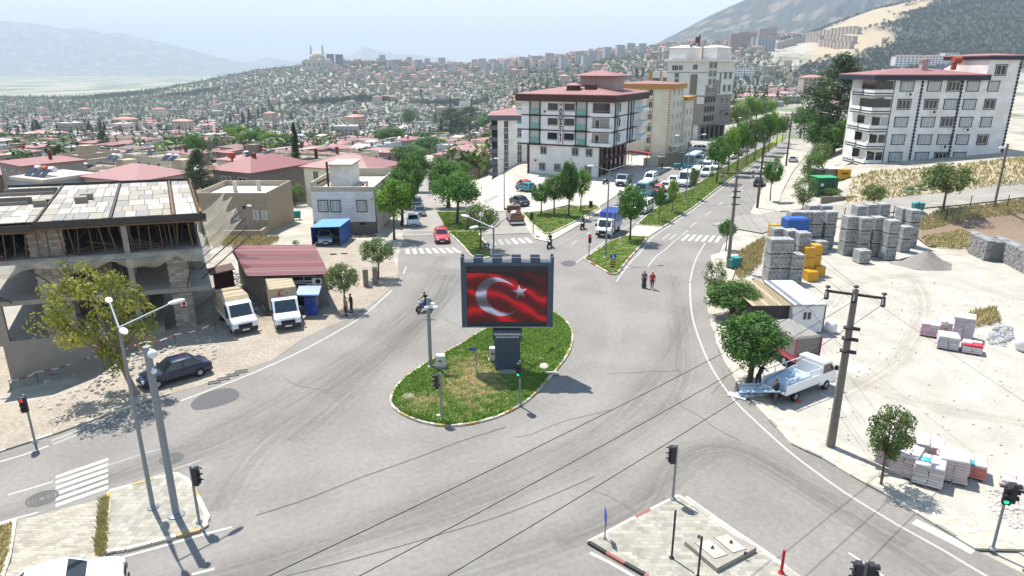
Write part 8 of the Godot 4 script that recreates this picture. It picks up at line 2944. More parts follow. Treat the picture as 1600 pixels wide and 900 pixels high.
func scatter(called: String, label: String, poly: Array, count: int, size: float, tone: Color, lift := 0.0) -> void:
	var pp := PackedVector2Array(poly)
	var lo := pp[0]
	var hi := pp[0]
	for p in pp:
		lo = lo.min(p)
		hi = hi.max(p)
	var mb := MB.new()
	mb.blob(Vector3.ZERO, v3(1,0.6,0.8), 4, 6, 0.5, noise_a)
	var at := []
	var ti := []
	while at.size() < count:
		var p := v2(rnd(lo.x, hi.x), rnd(lo.y, hi.y))
		if not Geometry2D.is_point_in_polygon(p, pp):
			continue
		var k := size * pow(rnd(0.05, 1.0), 1.6)
		at.append(Transform3D(Basis(Vector3.UP, rnd(0, TAU)).scaled(v3(k, k, k)), on(p.x, p.y) + v3(0, lift + k * 0.25, 0)))
		ti.append(vary(tone, 0.3))
	mass(called, label, "rubble", mb.done(), at, ti, M.stone)

func build_yard() -> void:
	var o := thing("site_cabin", "white site cabin with a ribbed roof and one window in the yard", "cabin", v3(22.0,0,-50.2), 0.03)
	slabp("wall", v3(0,0.1,-6.2),v3(2.5,2.3,0), M.white_paint, o)
	window_at(o, front(1.1, 1.5, 0.005), 0.75, 0.75, 2, M.white_frame, M.glass_dark)
	slabp("roof_edge", v3(-0.05,2.3,-6.3),v3(2.6,2.4,0.1), M.steel, o)
	for k in 12:
		part("roof_rib", v3(0.0 + k * 0.21, 2.41, -6.25), v3(0.14 + k * 0.21, 2.47, 0.08), M.white_paint if k > 2 or k == 0 else M.steel, o, 0.01)
	slabp("corner_post", v3(2.46,0.1,0.003),v3(2.54,2.3,0.04), M.black_metal, o)
	o = thing("site_shed", "tan roofed dark shed beside the white cabin", "shed", v3(18.9,0,-50.8), 0.03)
	slabp("wall", v3(0,0,-6),v3(3.0,2.2,0), M.black_metal, o)
	for k in 9:
		part("roof_sheet", v3(-0.1 + k * 0.35, 2.22, -6.4), v3(0.23 + k * 0.35, 2.27, 0.4), M.canvas_dark if k % 3 else M.canvas, o, 0.01)
	o = thing("sheet_ramp", "slope of white and pale blue sheets leaning from the truck to the footway", "sheets", v3(16.39,0,-39.16), -0.62)
	o.scale = Vector3.ONE * 1.15
	for k in 6:
		var b := MB.new()
		b.box(v3(-0.9 + 0.1 * k, 0.32 + 0.06 * k, -0.9 + k * 0.34), v3(2.2,0.04,0.33), 0.0, Basis(Vector3.BACK, 0.3))
		put("sheet", b, [M.sheet_blue, M.sheet_white, M.sheet_blue, M.sheet_white, M.sheet_blue, M.sheet_blue][k], o)
	for k in 5:
		var b := MB.new()
		b.box(v3(-1.5 + 0.3 * k, 0.06 + 0.03 * k, 0.9 - 0.3 * k), v3(1.0,0.04,0.5), 0.3 * k)
		put("broken_sheet", b, M.sheet_white, o)
	var rag := MB.new()
	rag.blob(v3(17.94,0,-38.63) + v3(0,0.06,0), v3(0.3,0.08,0.2), 5, 8, 0.3, noise_a)
	tag(put("orange_bundle", rag, M.orange, null), "crumpled orange bundle on the ground by the unloading truck", "bundle")
	var cols := [[v3(32.27,0,-76.92), 3], [v3(33.54,0,-76.92), 3], [v3(34.8,0,-76.92), 3], [v3(36.36,0,-76.92), 3], [v3(34.4,0,-80.62), 2], [v3(35.88,0,-80.62), 3], [v3(37.43,0,-80.62), 3], [v3(33.69,0,-75.47), 1], [v3(34.76,0,-74.91), 1], [v3(37.48,0,-74.35), 3], [v3(38.66,0,-73.53), 3], [v3(37.53,0,-70.9), 1], [v3(40.3,0,-73.8), 3], [v3(41.03,0,-72.19), 3], [v3(44.58,0,-75.76), 2], [v3(46.45,0,-77.82), 3], [v3(46.06,0,-79.04), 3], [v3(41.4,0,-80.3), 3], [v3(43.19,0,-81.27), 3], [v3(44.76,0,-81.6), 3], [v3(26.32,0,-63.96), 3], [v3(25.31,0,-63.96), 3], [v3(27.43,0,-63.75), 2], [v3(29.05,0,-66.58), 3], [v3(28.23,0,-67.5), 3], [v3(27.19,0,-68.44), 3]]
	var names := ["far left group, first column", "far left group, second column", "far left group, third column", "far left group, fourth column", "far left group, rear first", "far left group, rear second", "far left group, rear third", "far left group, low front cube", "far left group, low front cube at the right", "middle group, leftmost column", "middle group, second column", "middle group, single front cube", "middle group, third column", "middle group, front right column", "right group, low front column", "right group, rear right column", "right group, rear left column", "middle group, rear left", "middle group, rear middle", "middle group, rear right", "near left group, tall front column", "near left group, column at the pole", "near left group, low right column", "near left group, column by the yellow cubes", "near left group, middle column", "near left group, rear column"]
	for i in cols.size():
		block_column(cols[i][0], cols[i][1], 0.1 + rnd(-0.05, 0.05), "grey concrete block stack, " + names[i])
	for q in [[v3(29.47,0,-65.69), 3, "tall yellow wrapped cubes beside the near left block group"], [v3(30.49,0,-66.58), 3, "second tall column of yellow wrapped cubes"], [v3(30.88,0,-66.13), 1, "yellow wrapped cube at the right of the yellow group"], [v3(29.44,0,-64.39), 1, "front yellow wrapped cube lying lowest"], [v3(29.77,0,-75.76), 3, "yellow wrapped column at the back beside the blue tarpaulin"], [v3(30.58,0,-75.76), 3, "second yellow wrapped column beside the blue tarpaulin"]]:
		var c := thing("yellow_cube_stack", q[2], "wrapped cubes", q[0], 0.1)
		for i in q[1]:
			part("wrapped_cube", v3(-0.52, i * 1.05 + 0.02, -0.5), v3(0.52, i * 1.05 + 1.03, 0.5), M.wrap_yellow, c, 0.06)
	o = thing("blue_tarpaulin", "blue tarpaulin draped over a block stack", "tarpaulin", v3(31.31,0,-74.07), 0.1)
	var tb := MB.new()
	tb.slab(v3(-1.25,2.6,-0.75), v3(1.25,4.3,0.8), 0.18)
	tb.slab(v3(-0.7,1.9,-0.7), v3(1.3,3.2,1.0), 0.2)
	put("sheet", tb.smooth(35), M.tarp_blue, o)
	var wl := thing("block_wall", "long wall of stacked grey blocks at the right end of the yard", "block wall")
	for seg in [[v2(52.21,-75.19),v2(51.6,-71.41)], [v2(53.57,-72.99),v2(51.83,-62.72)]]:
		var n := int(seg[0].distance_to(seg[1]) / 0.42)
		for row in 2:
			for i in n:
				var p: Vector2 = seg[0].lerp(seg[1], (i + 0.5) / n) + v2(row * 0.4, -row * 0.9)
				for y in 10:
					if row == 1 and y < 9:
						continue
					var b := put("block", [cube_small(0), cube_small(1), cube_small(2)][rng.randi() % 3], M.stone, wl)
					b.transform = Transform3D(Basis(Vector3.UP, -(seg[1] - seg[0]).angle() + rnd(-0.04, 0.04)), v3(p.x + rnd(-0.03, 0.03), 0.11 + y * 0.222, p.y + rnd(-0.05, 0.05)))
		var core := MB.new()
		var a: Vector2 = seg[0]
		var e: Vector2 = seg[1]
		var s := (e - a).normalized().orthogonal() * 0.4
		core.prism([a + s * 0.4, e + s * 0.4, e + s * 3.5, a + s * 3.5], 0.0, 2.1)
		put("inner_blocks", core, M.block_grey, wl)
	var sh := MB.new()
	var rows := []
	for i in 9:
		var row := []
		for j in 24:
			var th := TAU * j / 24
			var r := float(8 - i) / 8.0
			var h := 1.75 * pow(1 - r, 1.15)
			row.append(v3(cos(th) * r * (3.1 + 0.4 * sin(th * 3)), h + 0.06 * sin(th * 5 + i), -sin(th) * r * 2.3 + (0.5 * (1 - r))))
		rows.append(row)
	sh.loft(rows, true)
	var sp := put("sand_heap", sh.smooth(60), M.sand, null)
	sp.position = v3(43.79,0,-69.9)
	tag(sp, "low cone of grey sand in the middle of the yard", "sand heap")
	var W := Color(0.56, 0.49, 0.46)
	var R := Color(0.50, 0.40, 0.37)
	var T := Color(0.06, 0.35, 0.36)
	var P := Color(0.55, 0.38, 0.41)
	for q in [[v3(20.04,0,-31.76),v3(1.2,1.3,1.3), "white bag pallet nearest the footway tree", [W], R], [v3(20.33,0,-30.79),v3(1.25,1.3,1.3), "tall white bag pallet, second from the footway tree", [W], R], [v3(21.06,0,-29.98),v3(1.3,1.25,1.3), "film wrapped bag pallet at the front of the near group", [W, W, T], Color(0.55, 0.48, 0.44)], [v3(22.34,0,-32.13),v3(1.2,1.0,1.2), "pinkish bag pallet at the back of the near group", [W, R], R], [v3(22.44,0,-30.33),v3(1.3,1.3,1.3), "pale bag pallet at the right of the near group", [W], R], [v3(23.74,0,-30.62),v3(1.1,0.9,1.2), "heap of red and teal bags beside the pale pallet", [T, Color(0.6, 0.58, 0.56), R], Color(0.5, 0.16, 0.12)],
			[v3(21.78,0,-33.37),v3(1.2,0.5,1.2), "low heap of teal and red bags behind the near group", [T, R, W], R], [v3(25.34,0,-29.65),v3(1.3,0.45,1.2), "low stack of pink and white bags at the right edge", [P, W], P], [v3(32.81,0,-49.97),v3(1.3,1.0,1.3), "pink bag pallet at the left of the far group", [W, P], P], [v3(34.62,0,-50.79),v3(1.2,0.8,1.2), "small white bag pallet in the middle of the far group", [W], W], [v3(34.91,0,-49.3),v3(1.35,1.8,1.3), "tallest white bag pallet of the far group", [W], Color(0.5, 0.42, 0.42)], [v3(32.61,0,-47.39),v3(1.35,1.0,1.3), "grey white bag pallet at the front of the far group", [W], Color(0.48, 0.44, 0.43)], [v3(33.89,0,-46.54),v3(1.2,0.7,1.2), "film wrapped heap of red bags right of the far group", [Color(0.6, 0.5, 0.5), Color(0.5, 0.03, 0.05)], W]]:
		bag_pallet(q[0] + v3(0,0.02,0), rnd(-0.75, -0.45), q[1], q[2], q[3], q[4])
	for q in [[v3(38.03,0,-46.78), 1.2, "big white bulk bag at the right edge of the yard"], [v3(25.25,0,-50.51), 0.8, "white bulk bag beside the site cabin"]]:
		var b := MB.new()
		b.blob(v3(0, q[1] * 0.55, 0), v3(q[1] * 0.62, q[1] * 0.75, q[1] * 0.6), 8, 12, 0.12, noise_a)
		for i in b.v.size():
			b.v[i].y = clampf(b.v[i].y, 0.0, q[1] * 1.05)
		var n := put("bulk_bag", b.smooth(50), M.bag_white, null)
		n.position = q[0]
		tag(n, q[2], "bulk bag")
	scatter("yard_stones", "small stones and crumbs lying about the pale yard", [v2(17.97,-33.85),v2(17,-41.18),v2(30.49,-61.92),v2(38.85,-66.13),v2(46.11,-58.17),v2(31.81,-33.17),v2(26.49,-30.67),v2(21.2,-31.88)], 700, 0.09, Color(0.34, 0.32, 0.28))
	scatter("block_rubble", "heap of broken grey blocks near the bag pallets", [v2(36.24,-48.01),v2(37.58,-50.1),v2(39.48,-51.78),v2(40.32,-51.49),v2(38.94,-49.3),v2(37.06,-47.51)], 160, 0.3, Color(0.3, 0.3, 0.3))
	scatter("gravel_rubble", "pale stones and litter along the yard edge", [v2(23.92,-29.54),v2(24.56,-27.96),v2(24.94,-26.06),v2(22.89,-25.62),v2(22.72,-27.96)], 260, 0.16, Color(0.5, 0.46, 0.4))
	scatter("site_rubble", "stones and broken concrete before the building site", [v2(-36.16,-47.36),v2(-34.48,-50.28),v2(-26.82,-46.3),v2(-23.54,-49.7),v2(-21.27,-45.38),v2(-22.12,-42.17),v2(-24.99,-40.24),v2(-27.13,-37.62),v2(-28.56,-36.81)], 900, 0.2, Color(0.42, 0.38, 0.32))
	scatter("site_rubble", "grey demolition rubble heaped under the plane tree", [v2(-36.41,-48.49),v2(-38.28,-52.18),v2(-38.14,-56.39),v2(-35.74,-54.22),v2(-34.48,-50.28)], 500, 0.4, Color(0.28, 0.26, 0.24))
	scatter("hill_rubble", "pale rubble and stones on the bank below the white house", [v2(51.4,-104.22),v2(56.65,-106.34),v2(62.66,-106.61),v2(66.83,-105.28),v2(66.76,-101.53),v2(61.07,-99.58),v2(54.44,-99.29),v2(50.21,-100.2)], 1100, 0.22, Color(0.5, 0.46, 0.4))
	scatter("pile_rubble", "dark rubble heap beside the blue shelter", [v2(-20.81,-81.93),v2(-20.93,-85.55),v2(-17.65,-85.55),v2(-16.84,-82.59)], 300, 0.25, Color(0.16, 0.12, 0.10))
	scatter("shop_litter", "scrap and sacks beside the red roofed workshop", [v2(-28.6,-65.01),v2(-28.87,-67.9),v2(-23.74,-60.94),v2(-21.04,-54.81),v2(-21.3,-53.26),v2(-24.79,-58.17)], 260, 0.3, Color(0.45, 0.42, 0.38))
	drape("bank", [v2(52.64,-88.06),v2(58.32,-91.59),v2(63.09,-92.42),v2(70.16,-92.69),v2(82.34,-94.86),v2(65.63,-73.53),v2(60.33,-74.07),v2(56.52,-76.92),v2(52.8,-78.12),v2(48.68,-77.52),v2(49.82,-81.93)], 0.12, M.bank, "brown cut bank between yard and lane", 2.0)
	drape("dry_slope", [v2(48.78,-99.05),v2(52.76,-105.87),v2(57.25,-107.6),v2(67.53,-106.58),v2(77.61,-108.54),v2(100.7,-121),v2(92.83,-103.53),v2(79.41,-100.69),v2(69.33,-99.51),v2(63.66,-99.25),v2(56.22,-99.13),v2(49.26,-98.08)], 0.1, M.dry_slope, "dry grassy bank below the white apartment house", 2.0)
	for q in [[[v2(48.78,-99.05),v2(52.76,-105.87),v2(57.25,-107.6),v2(67.53,-106.58),v2(77.61,-108.54),v2(87.87,-112.84),v2(79.41,-100.69),v2(69.33,-99.51),v2(63.66,-99.25),v2(56.22,-99.13)], 2400, "straw coloured weeds on the bank below the white house"], [[v2(53.9,-89.34),v2(58.41,-91.76),v2(70.36,-93.01),v2(80.26,-94.5),v2(77.55,-90.66),v2(68.57,-90.06),v2(59.52,-89.07),v2(52.41,-85.37)], 2600, "straw coloured weeds along the top of the cut bank"], [[v2(50.45,-81.93),v2(57.78,-86.09),v2(57.54,-81.93),v2(52.8,-76.34),v2(48.68,-77.52)], 1500, "dry bushes at the foot of the cut bank"], [[v2(25.76,-74.91),v2(31.14,-81.93),v2(26.91,-70.9),v2(22.61,-63.96),v2(22.66,-66.13)], 1200, "dry weeds beside the block stacks at the footway"], [[v2(-36.08,-77.82),v2(-28.56,-77.82),v2(-28.38,-81.93),v2(-33.89,-81.93),v2(-41.54,-92.45)], 1500, "straw coloured weeds beneath the nets"], [[v2(38.7,-54.49),v2(42.13,-56.11),v2(40.07,-52.51),v2(37.21,-51.49)], 300, "dry plant tuft behind the bag pallets"]]:
		grass_tufts("dry_weeds", q[0], q[1], 0.1, q[2], func(_p): return rnd(0.8, 1.0), 0.32)
	scatter("green_shrubs", "low green shrubs on the dry bank", [v2(57.23,-101.24),v2(61.86,-103.05),v2(63.98,-101.6),v2(59.39,-99.92)], 30, 0.8, Color(0.10, 0.13, 0.06))
	o = thing("storage_container", "green steel container with a white mark at the lane's corner", "container", v3(48.03,1.64,-103.53), 0.12)
	slabp("body", v3(-1.6,0,-2.6),v3(1.6,2.4,0), M.green_steel, o)
	slabp("roof", v3(-1.65,2.4,-2.65),v3(1.65,2.5,0.05), M.green_light, o)
	for x in [-0.05, 0.7]:
		slabp("door_bar", v3(x, 0.1, 0.003), v3(x + 0.06, 2.3, 0.05), M.black_metal, o)
	slabp("mark", v3(-1.2,1.2,0.003),v3(-0.7,1.6,0.01), M.white_paint, o)
	o = thing("store_roof", "grey white roofed store behind the green container", "store", v3(50.07,2.12,-108.34), 0.1)
	slabp("wall", v3(-1.9,0,-3),v3(1.9,2.6,0), M.concrete, o)
	slabp("roof", v3(-2.2,2.6,-3.3),v3(2.2,2.75,0.4), M.white_paint, o)
	o = thing("yellow_box", "yellow steel box beside the green container", "box", v3(52.14,3.31,-107.25), -0.1)
	slabp("body", v3(-0.9,0,-0.8),v3(0.9,1.5,0), M.wrap_yellow, o)
	slabp("letter_panel", v3(-0.5,0.8,0.003),v3(0.5,1.0,0.02), M.black, o)
	for q in [[v3(66.5,3.4,-115.6), 17.0, 1.4, "grey stone wall at the foot of the white apartment house", 0.0], [v3(45.8,0.81,-100.13), 6.0, 1.0, "low stone wall behind the young tree at the lane", 0.1], [v3(5.6,0,-101.83) + v3(0,0,-1), 0.2, 0.2, "", 0.0]]:
		if q[3]:
			var b := thing("stone_wall", q[3], "wall", q[0], q[4])
			slabp("wall", v3(0,-1.5,-0.3), v3(q[1], q[2], 0), M.stone_wall, b)
	o = thing("ruined_wall", "broken cream wall beside the cream apartment house", "wall", v3(27.64,0,-144), 0.25)
	for k in 6:
		slabp("wall_piece", v3(k * 1.6, -0.5, -0.3), v3(k * 1.6 + 1.6, [2.0, 2.4, 2.1, 3.0, 3.2, 2.9][k], 0), M.cream_dull if k < 2 else M.stone_wall, o)
	for q in [[v3(57.95,0.75,-89.63), "fence post leaning on the bank by the lane"], [v3(51.12,0.65,-90.08), "wooden post at the lane edge by the block stacks"], [v3(54.77,1.01,-90.89), "wooden post beside the teal waste container"], [v3(62.32,1.7,-91.83), "wooden post at the lane, right of the round tree"], [v3(67.12,1.85,-91.5), "rusty post at the lane beside the lamp pole"], [v3(44.51,0.41,-90.01), "wooden post behind the middle block group"]]:
		simple_post("fence_post", q[1], "post", q[0], 1.8, 0.06, M.rust_dark)
	o = thing("tarp_shelter", "blue tarpaulin shelter with a car inside", "shelter", v3(-21.65,0,-78.12), -0.05)
	slabp("back_sheet", v3(-1.9,0,-4.4),v3(1.5,2.1,-4.36), M.tarp_blue, o)
	slabp("side_sheet", v3(-1.93,0,-4.36),v3(-1.89,2.1,0), M.tarp_blue, o)
	slabp("side_sheet", v3(1.47,0,-4.36),v3(1.51,2.2,0), M.tarp_blue, o)
	var rf := MB.new()
	rf.box(v3(-0.2,2.25,-2.2), v3(3.6,0.06,4.6), 0.0, Basis(Vector3.BACK, 0.04))
	put("roof_sheet", rf, M.tarp_blue_pale, o)
	for x in [-1.85, 1.45]:
		slabp("post", v3(x - 0.05, 0, 0.01), v3(x + 0.05, 2.15, 0.1), M.rust_dark, o)
	o = thing("blue_kiosk", "bright blue booth with a blue awning before the workshop", "kiosk", v3(-17.0,0,-54.6), 0.05)
	part("booth", v3(-0.5,0,-0.5),v3(0.5,1.6,0.3), paint("123f8f"), o)
	var aw := MB.new()
	aw.box(v3(-0.1,2.15,0.0), v3(1.9,0.07,1.3), 0.0, Basis(Vector3.RIGHT, 0.3))
	put("awning", aw, paint("1b4fae"), o)
	part("trim", v3(-1.0,1.88,0.55),v3(0.85,2.0,0.66), paint("7fa3d8"), o)
	for q in [[v3(-20.04,0,-74.07), "short dark plank lying on the gravel apron", M.timber_grey], [v3(-18.88,0,-74.35), "short reddish plank lying on the gravel apron", M.orange]]:
		var b := MB.new()
		b.box(q[0] + v3(0,0.08,0), v3(0.7,0.12,0.2), 0.1)
		tag(put("plank", b, q[2], null), q[1], "plank")
	o = thing("timber_pile", "pile of rusty bars and boards beside the workshop", "timber pile", v3(-24.6,0,-56.4), 0.2)
	for k in 16:
		var b := MB.new()
		b.box(v3(rnd(-0.3, 0.3), 0.08 + 0.09 * (k / 4), rnd(-0.5, 0.5)), v3(rnd(1.6, 2.4), 0.07, 0.12), rnd(-0.15, 0.15))
		put("bar", b, [M.rust, M.rust_dark, M.timber_grey][k % 3], o)
	o = thing("gate_pillars", "two stone gate pillars by the round corner tree", "gate pillar", v3(-14.31,0,-62.72), 0.2)
	for x in [0.0, 0.9]:
		part("pillar", v3(x, 0, -0.5 * x), v3(x + 0.5, 1.7, 0.5 - 0.5 * x), M.stone_wall, o)

var small_cubes := []
func cube_small(k: int) -> ArrayMesh:
	if small_cubes.is_empty():
		for i in 3:
			var mb := MB.new()
			mb.col = Color(0.27, 0.26, 0.25) * (0.85 + 0.15 * i)
			mb.box(Vector3.ZERO, v3(0.4,0.21,0.8))
			small_cubes.append(mb.done())
	return small_cubes[k]
var M_font: SystemFont

func build_more_materials() -> void:
	M_font = SystemFont.new()
	M_font.font_names = PackedStringArray(["Droid Sans"])
	M_font.font_weight = 700
	var fine: Texture2D = M.fine
	var streaky := noise_tex(0.02, Color(0.93, 0.92, 0.905), Color(1, 1, 1), 512, FastNoiseLite.TYPE_SIMPLEX_SMOOTH, 5, 41)
	M.white_render = grained("efede8", fine, 0.3, streaky, 0.04, 0.9)
	M.white_render_cool = grained("eeefee", fine, 0.3, M.blotch, 0.05, 0.9)
	M.white_render_dirty = grained("e6e3dc", fine, 0.3, streaky, 0.07, 0.9)
	M.cream = grained("e4dcc6", fine, 0.3, M.blotch, 0.05, 0.9)
	M.cream_dull = grained("bdb5a2", fine, 0.4, streaky, 0.12, 0.92)
	M.beige_stained = grained("a59884", fine, 0.3, streaky, 0.14, 0.92)
	M.cladding = grained("e4e3e1", fine, 0.4, M.blotch, 0.1, 0.7)
	M.taupe = grained("7d7268", fine, 0.4, M.blotch, 0.1, 0.85)
	M.taupe_dark = plain("5d534d", 0.7)
	M.grey_render = grained("8e8b88", fine, 0.4, streaky, 0.12, 0.92)
	M.grey_render_dark = grained("78746f", fine, 0.4, streaky, 0.09, 0.92)
	M.grey_blue = plain("5d6068", 0.7)
	M.pale_green = plain("a8b090", 0.85)
	M.pinkish = grained("b39a96", fine, 0.4, null, 0.0, 0.9)
	M.navy = plain("1b2233", 0.6)
	M.brown = grained("4a2a22", fine, 0.5, null, 0.0, 0.7)
	M.brown_red = plain("6e2f24", 0.7)
	M.ochre = plain("b08245", 0.8)
	M.brick_grey = grained("989389", fine, 0.6, streaky, 0.1, 0.95)
	M.shade_grey = plain("8d8b86", 0.9)
	M.glass_brick = grained("77705c", fine, 1.5, null, 0.0, 0.5)
	M.concrete = grained("9a948a", fine, 0.35, streaky, 0.09, 0.92)
	M.mortar = grained("6c675f", fine, 0.5, null, 0.0, 0.95)
	M.block_a = grained("9f9788", fine, 0.8, streaky, 0.2, 0.95)
	M.block_b = grained("8d867a", fine, 0.8, streaky, 0.2, 0.95)
	M.block_c = grained("a8a091", fine, 0.8, streaky, 0.2, 0.95)
	M.form_dark = grained("443f39", fine, 0.5, null, 0.0, 0.85)
	M.form_grey = grained("8a8175", fine, 0.5, null, 0.0, 0.9)
	M.timber = grained("6e5334", fine, 0.8, null, 0.0, 0.85)
	M.timber_grey = grained("5a5147", fine, 0.8, null, 0.0, 0.9)
	M.board_a = grained("a8a298", fine, 0.7, streaky, 0.3, 0.85)
	M.board_b = grained("9a9385", fine, 0.7, streaky, 0.3, 0.85)
	M.board_c = grained("b4b1a9", fine, 0.7, streaky, 0.3, 0.85)
	M.board_d = grained("8a8984", fine, 0.7, streaky, 0.3, 0.85)
	M.roof_pink = grained("956562", fine, 0.25, streaky, 0.08, 0.6)
	M.roof_red = grained("8b5251", fine, 0.25, streaky, 0.08, 0.6)
	M.roof_faded = grained("75564f", fine, 0.3, streaky, 0.15, 0.7)
	M.maroon = plain("41181a", 0.8)
	M.rust = grained("6b4a38", fine, 1.0, null, 0.0, 0.9)
	M.rust_dark = plain("3a2a22", 0.8)
	M.red = plain("a3201f", 0.6)
	M.orange = plain("a84a28", 0.6)
	M.black = plain("101012", 0.7)
	M.black_metal = plain("24262b", 0.5)
	M.steel = plain("9a9da0", 0.4, 0.6)
	M.white_paint = plain("d9d8d4", 0.6)
	M.white_frame = plain("d6d4d0", 0.5)
	M.panel_blue = plain("1d2430", 0.2)
	M.glass_dark = plain("22262b", 0.08)
	M.glass_dark.metallic_specular = 0.6
	M.glass_curtain = plain("a5a8a6", 0.25)
	M.glass_green = plain("6c9c8c", 0.15)
	M.tinted_fine = tinted(0.85, fine, 0.5)
	var im := Image.create(128, 128, false, Image.FORMAT_RGBA8)
	for y in 128:
		for x in 128:
			var u := fposmod((x + y) / 8.0, 1.0)
			var w := fposmod((x - y) / 8.0, 1.0)
			im.set_pixel(x, y, Color(0.70, 0.68, 0.62, 0.65 if u < 0.3 or w < 0.3 else 0.14))
	var net := plain("ffffff", 0.9)
	net.albedo_texture = ImageTexture.create_from_image(im)
	net.transparency = BaseMaterial3D.TRANSPARENCY_ALPHA
	net.cull_mode = BaseMaterial3D.CULL_DISABLED
	M.net = net
	var thick := net.duplicate()
	thick.albedo_color = Color(1.15, 1.13, 1.08, 1.0)
	M.net_thick = thick
	M.leaf = tinted(0.75)
	M.leaf.backlight_enabled = true
	M.leaf.backlight = Color(0.8, 0.85, 0.5)
	M.leaf_far = tinted(0.9)
	M.bark = tinted(0.95, fine, 0.8)
	M.tinted_far = tinted(0.9)
	M.tyre = plain("1b1b1c", 0.9)
	M.plastic = plain("232427", 0.6)
	M.car_glass = plain("1a2226", 0.06)
	M.car_glass.metallic_specular = 0.7
	M.lamp_glass = plain("c9cfd3", 0.15)
	M.canvas = grained("ad9d82", fine, 0.8, streaky, 0.2, 0.9)
	M.canvas_dark = grained("8c7c62", fine, 0.8, null, 0.0, 0.9)
	M.canvas_grey = grained("8b8780", fine, 0.8, streaky, 0.2, 0.9)
	M.sheet_blue = plain("9db1c2", 0.5)
	M.sheet_white = plain("d7dadb", 0.5)
	M.cloth = tinted(0.9)
	M.pole_grey = plain("82878a", 0.5, 0.3)
	M.pole_dark = plain("2a2b2d", 0.6)
	M.concrete_pole = grained("7b766d", fine, 0.8, streaky, 0.2, 0.9)
	M.wire = plain("1a1a1a", 0.6)
	M.frame_blue = grained("3f4f5e", fine, 0.6, streaky, 0.15, 0.5)
	M.cabinet_grey = plain("bcbcb6", 0.6)
	M.sign_blue = plain("1a3f8f", 0.5)
	M.sign_yellow = plain("c9a51d", 0.5)
	M.teal = plain("2c7f80", 0.6)
	M.lens_red = plain("2b0c0c", 0.2)
	M.lens_amber = plain("2e2108", 0.2)
	M.lens_green = plain("0a2416", 0.2)
	for q in [["lens_red_lit", "e0141e"], ["lens_green_lit", "14d080"]]:
		var m := plain(q[1], 0.3)
		m.emission_enabled = true
		m.emission = Color(q[1])
		m.emission_energy_multiplier = 0.8
		M[q[0]] = m
	var pic := flag_picture()
	M.flag = plain("ffffff", 0.5)
	M.flag.albedo_texture = pic
	M.flag.albedo_color = Color(0.35, 0.35, 0.35)
	M.flag.emission_enabled = true
	M.flag.emission_texture = pic
	M.flag.emission_operator = BaseMaterial3D.EMISSION_OP_MULTIPLY
	M.flag.emission = Color.WHITE
	M.flag.emission_energy_multiplier = 0.32
	M.wrap_yellow = grained("d39a12", fine, 0.6, streaky, 0.3, 0.45)
	M.tarp_blue = plain("1d4f93", 0.55)
	M.tarp_blue_pale = grained("5c93bd", fine, 0.6, streaky, 0.5, 0.6)
	M.block_grey = plain("6f6d6a", 0.95)
	M.sand = grained("9b938a", M.speck, 0.6, M.blotch, 0.3, 0.97)
	M.bag = tinted(0.55)
	M.bag_white = plain("d5d2ce", 0.6)
	M.bank = grained("84705d", M.blotch, 0.3, streaky, 0.12, 0.98, 3.0)
	M.dry_slope = grained("b3a587", M.blotch, 0.12, streaky, 0.05, 0.98, 3.0)
	M.green_steel = plain("0f4f33", 0.5)
	M.green_light = plain("2f9a63", 0.5)
	M.stone_wall = grained("8d8474", M.blotch, 0.6, streaky, 0.2, 0.95)
	M.cap_blue = plain("7fa9c9", 0.5)

func build_things() -> void:
	build_buildings()
	build_trees()
	build_street()
	build_vehicles()
	build_people()
	build_yard()
	build_town()
func pavers(size: int, cols: int, rows: int, stagger: bool, tone: Color, joint: Color, seed_: int) -> ImageTexture:
	var r := RandomNumberGenerator.new()
	r.seed = seed_
	var im := Image.create(size, size, false, Image.FORMAT_RGB8)
	im.fill(joint)
	var cw := float(size) / cols
	var rh := float(size) / rows
	for j in rows:
		for i in cols + 1:
			var f := r.randf_range(0.86, 1.04)
			var x := int(i * cw - (cw / 2 if stagger and j % 2 else 0.0))
			im.fill_rect(Rect2i(x + 1, int(j * rh) + 1, int(cw) - 2, int(rh) - 2), Color(tone.r * f, tone.g * f, tone.b * f * r.randf_range(0.95, 1.0)))
	return ImageTexture.create_from_image(im)

func streaks(seed_: int, alpha: float) -> ImageTexture:
	var f := FastNoiseLite.new()
	f.seed = seed_
	f.frequency = 0.05
	var im := Image.create(256, 64, false, Image.FORMAT_RGBA8)
	for y in 64:
		var side := sin(PI * (y + 0.5) / 64.0)
		for x in 256:
			var a := TAU * x / 256.0
			var k := 0.45 + 0.6 * f.get_noise_3d(cos(a) * 14.0, sin(a) * 14.0, y * 2.2) + 0.8 * f.get_noise_2d(900.0, y * 4.0)
			im.set_pixel(x, y, Color(1, 1, 1, clampf(k * side * side, 0, 1) * alpha))
	return ImageTexture.create_from_image(im)

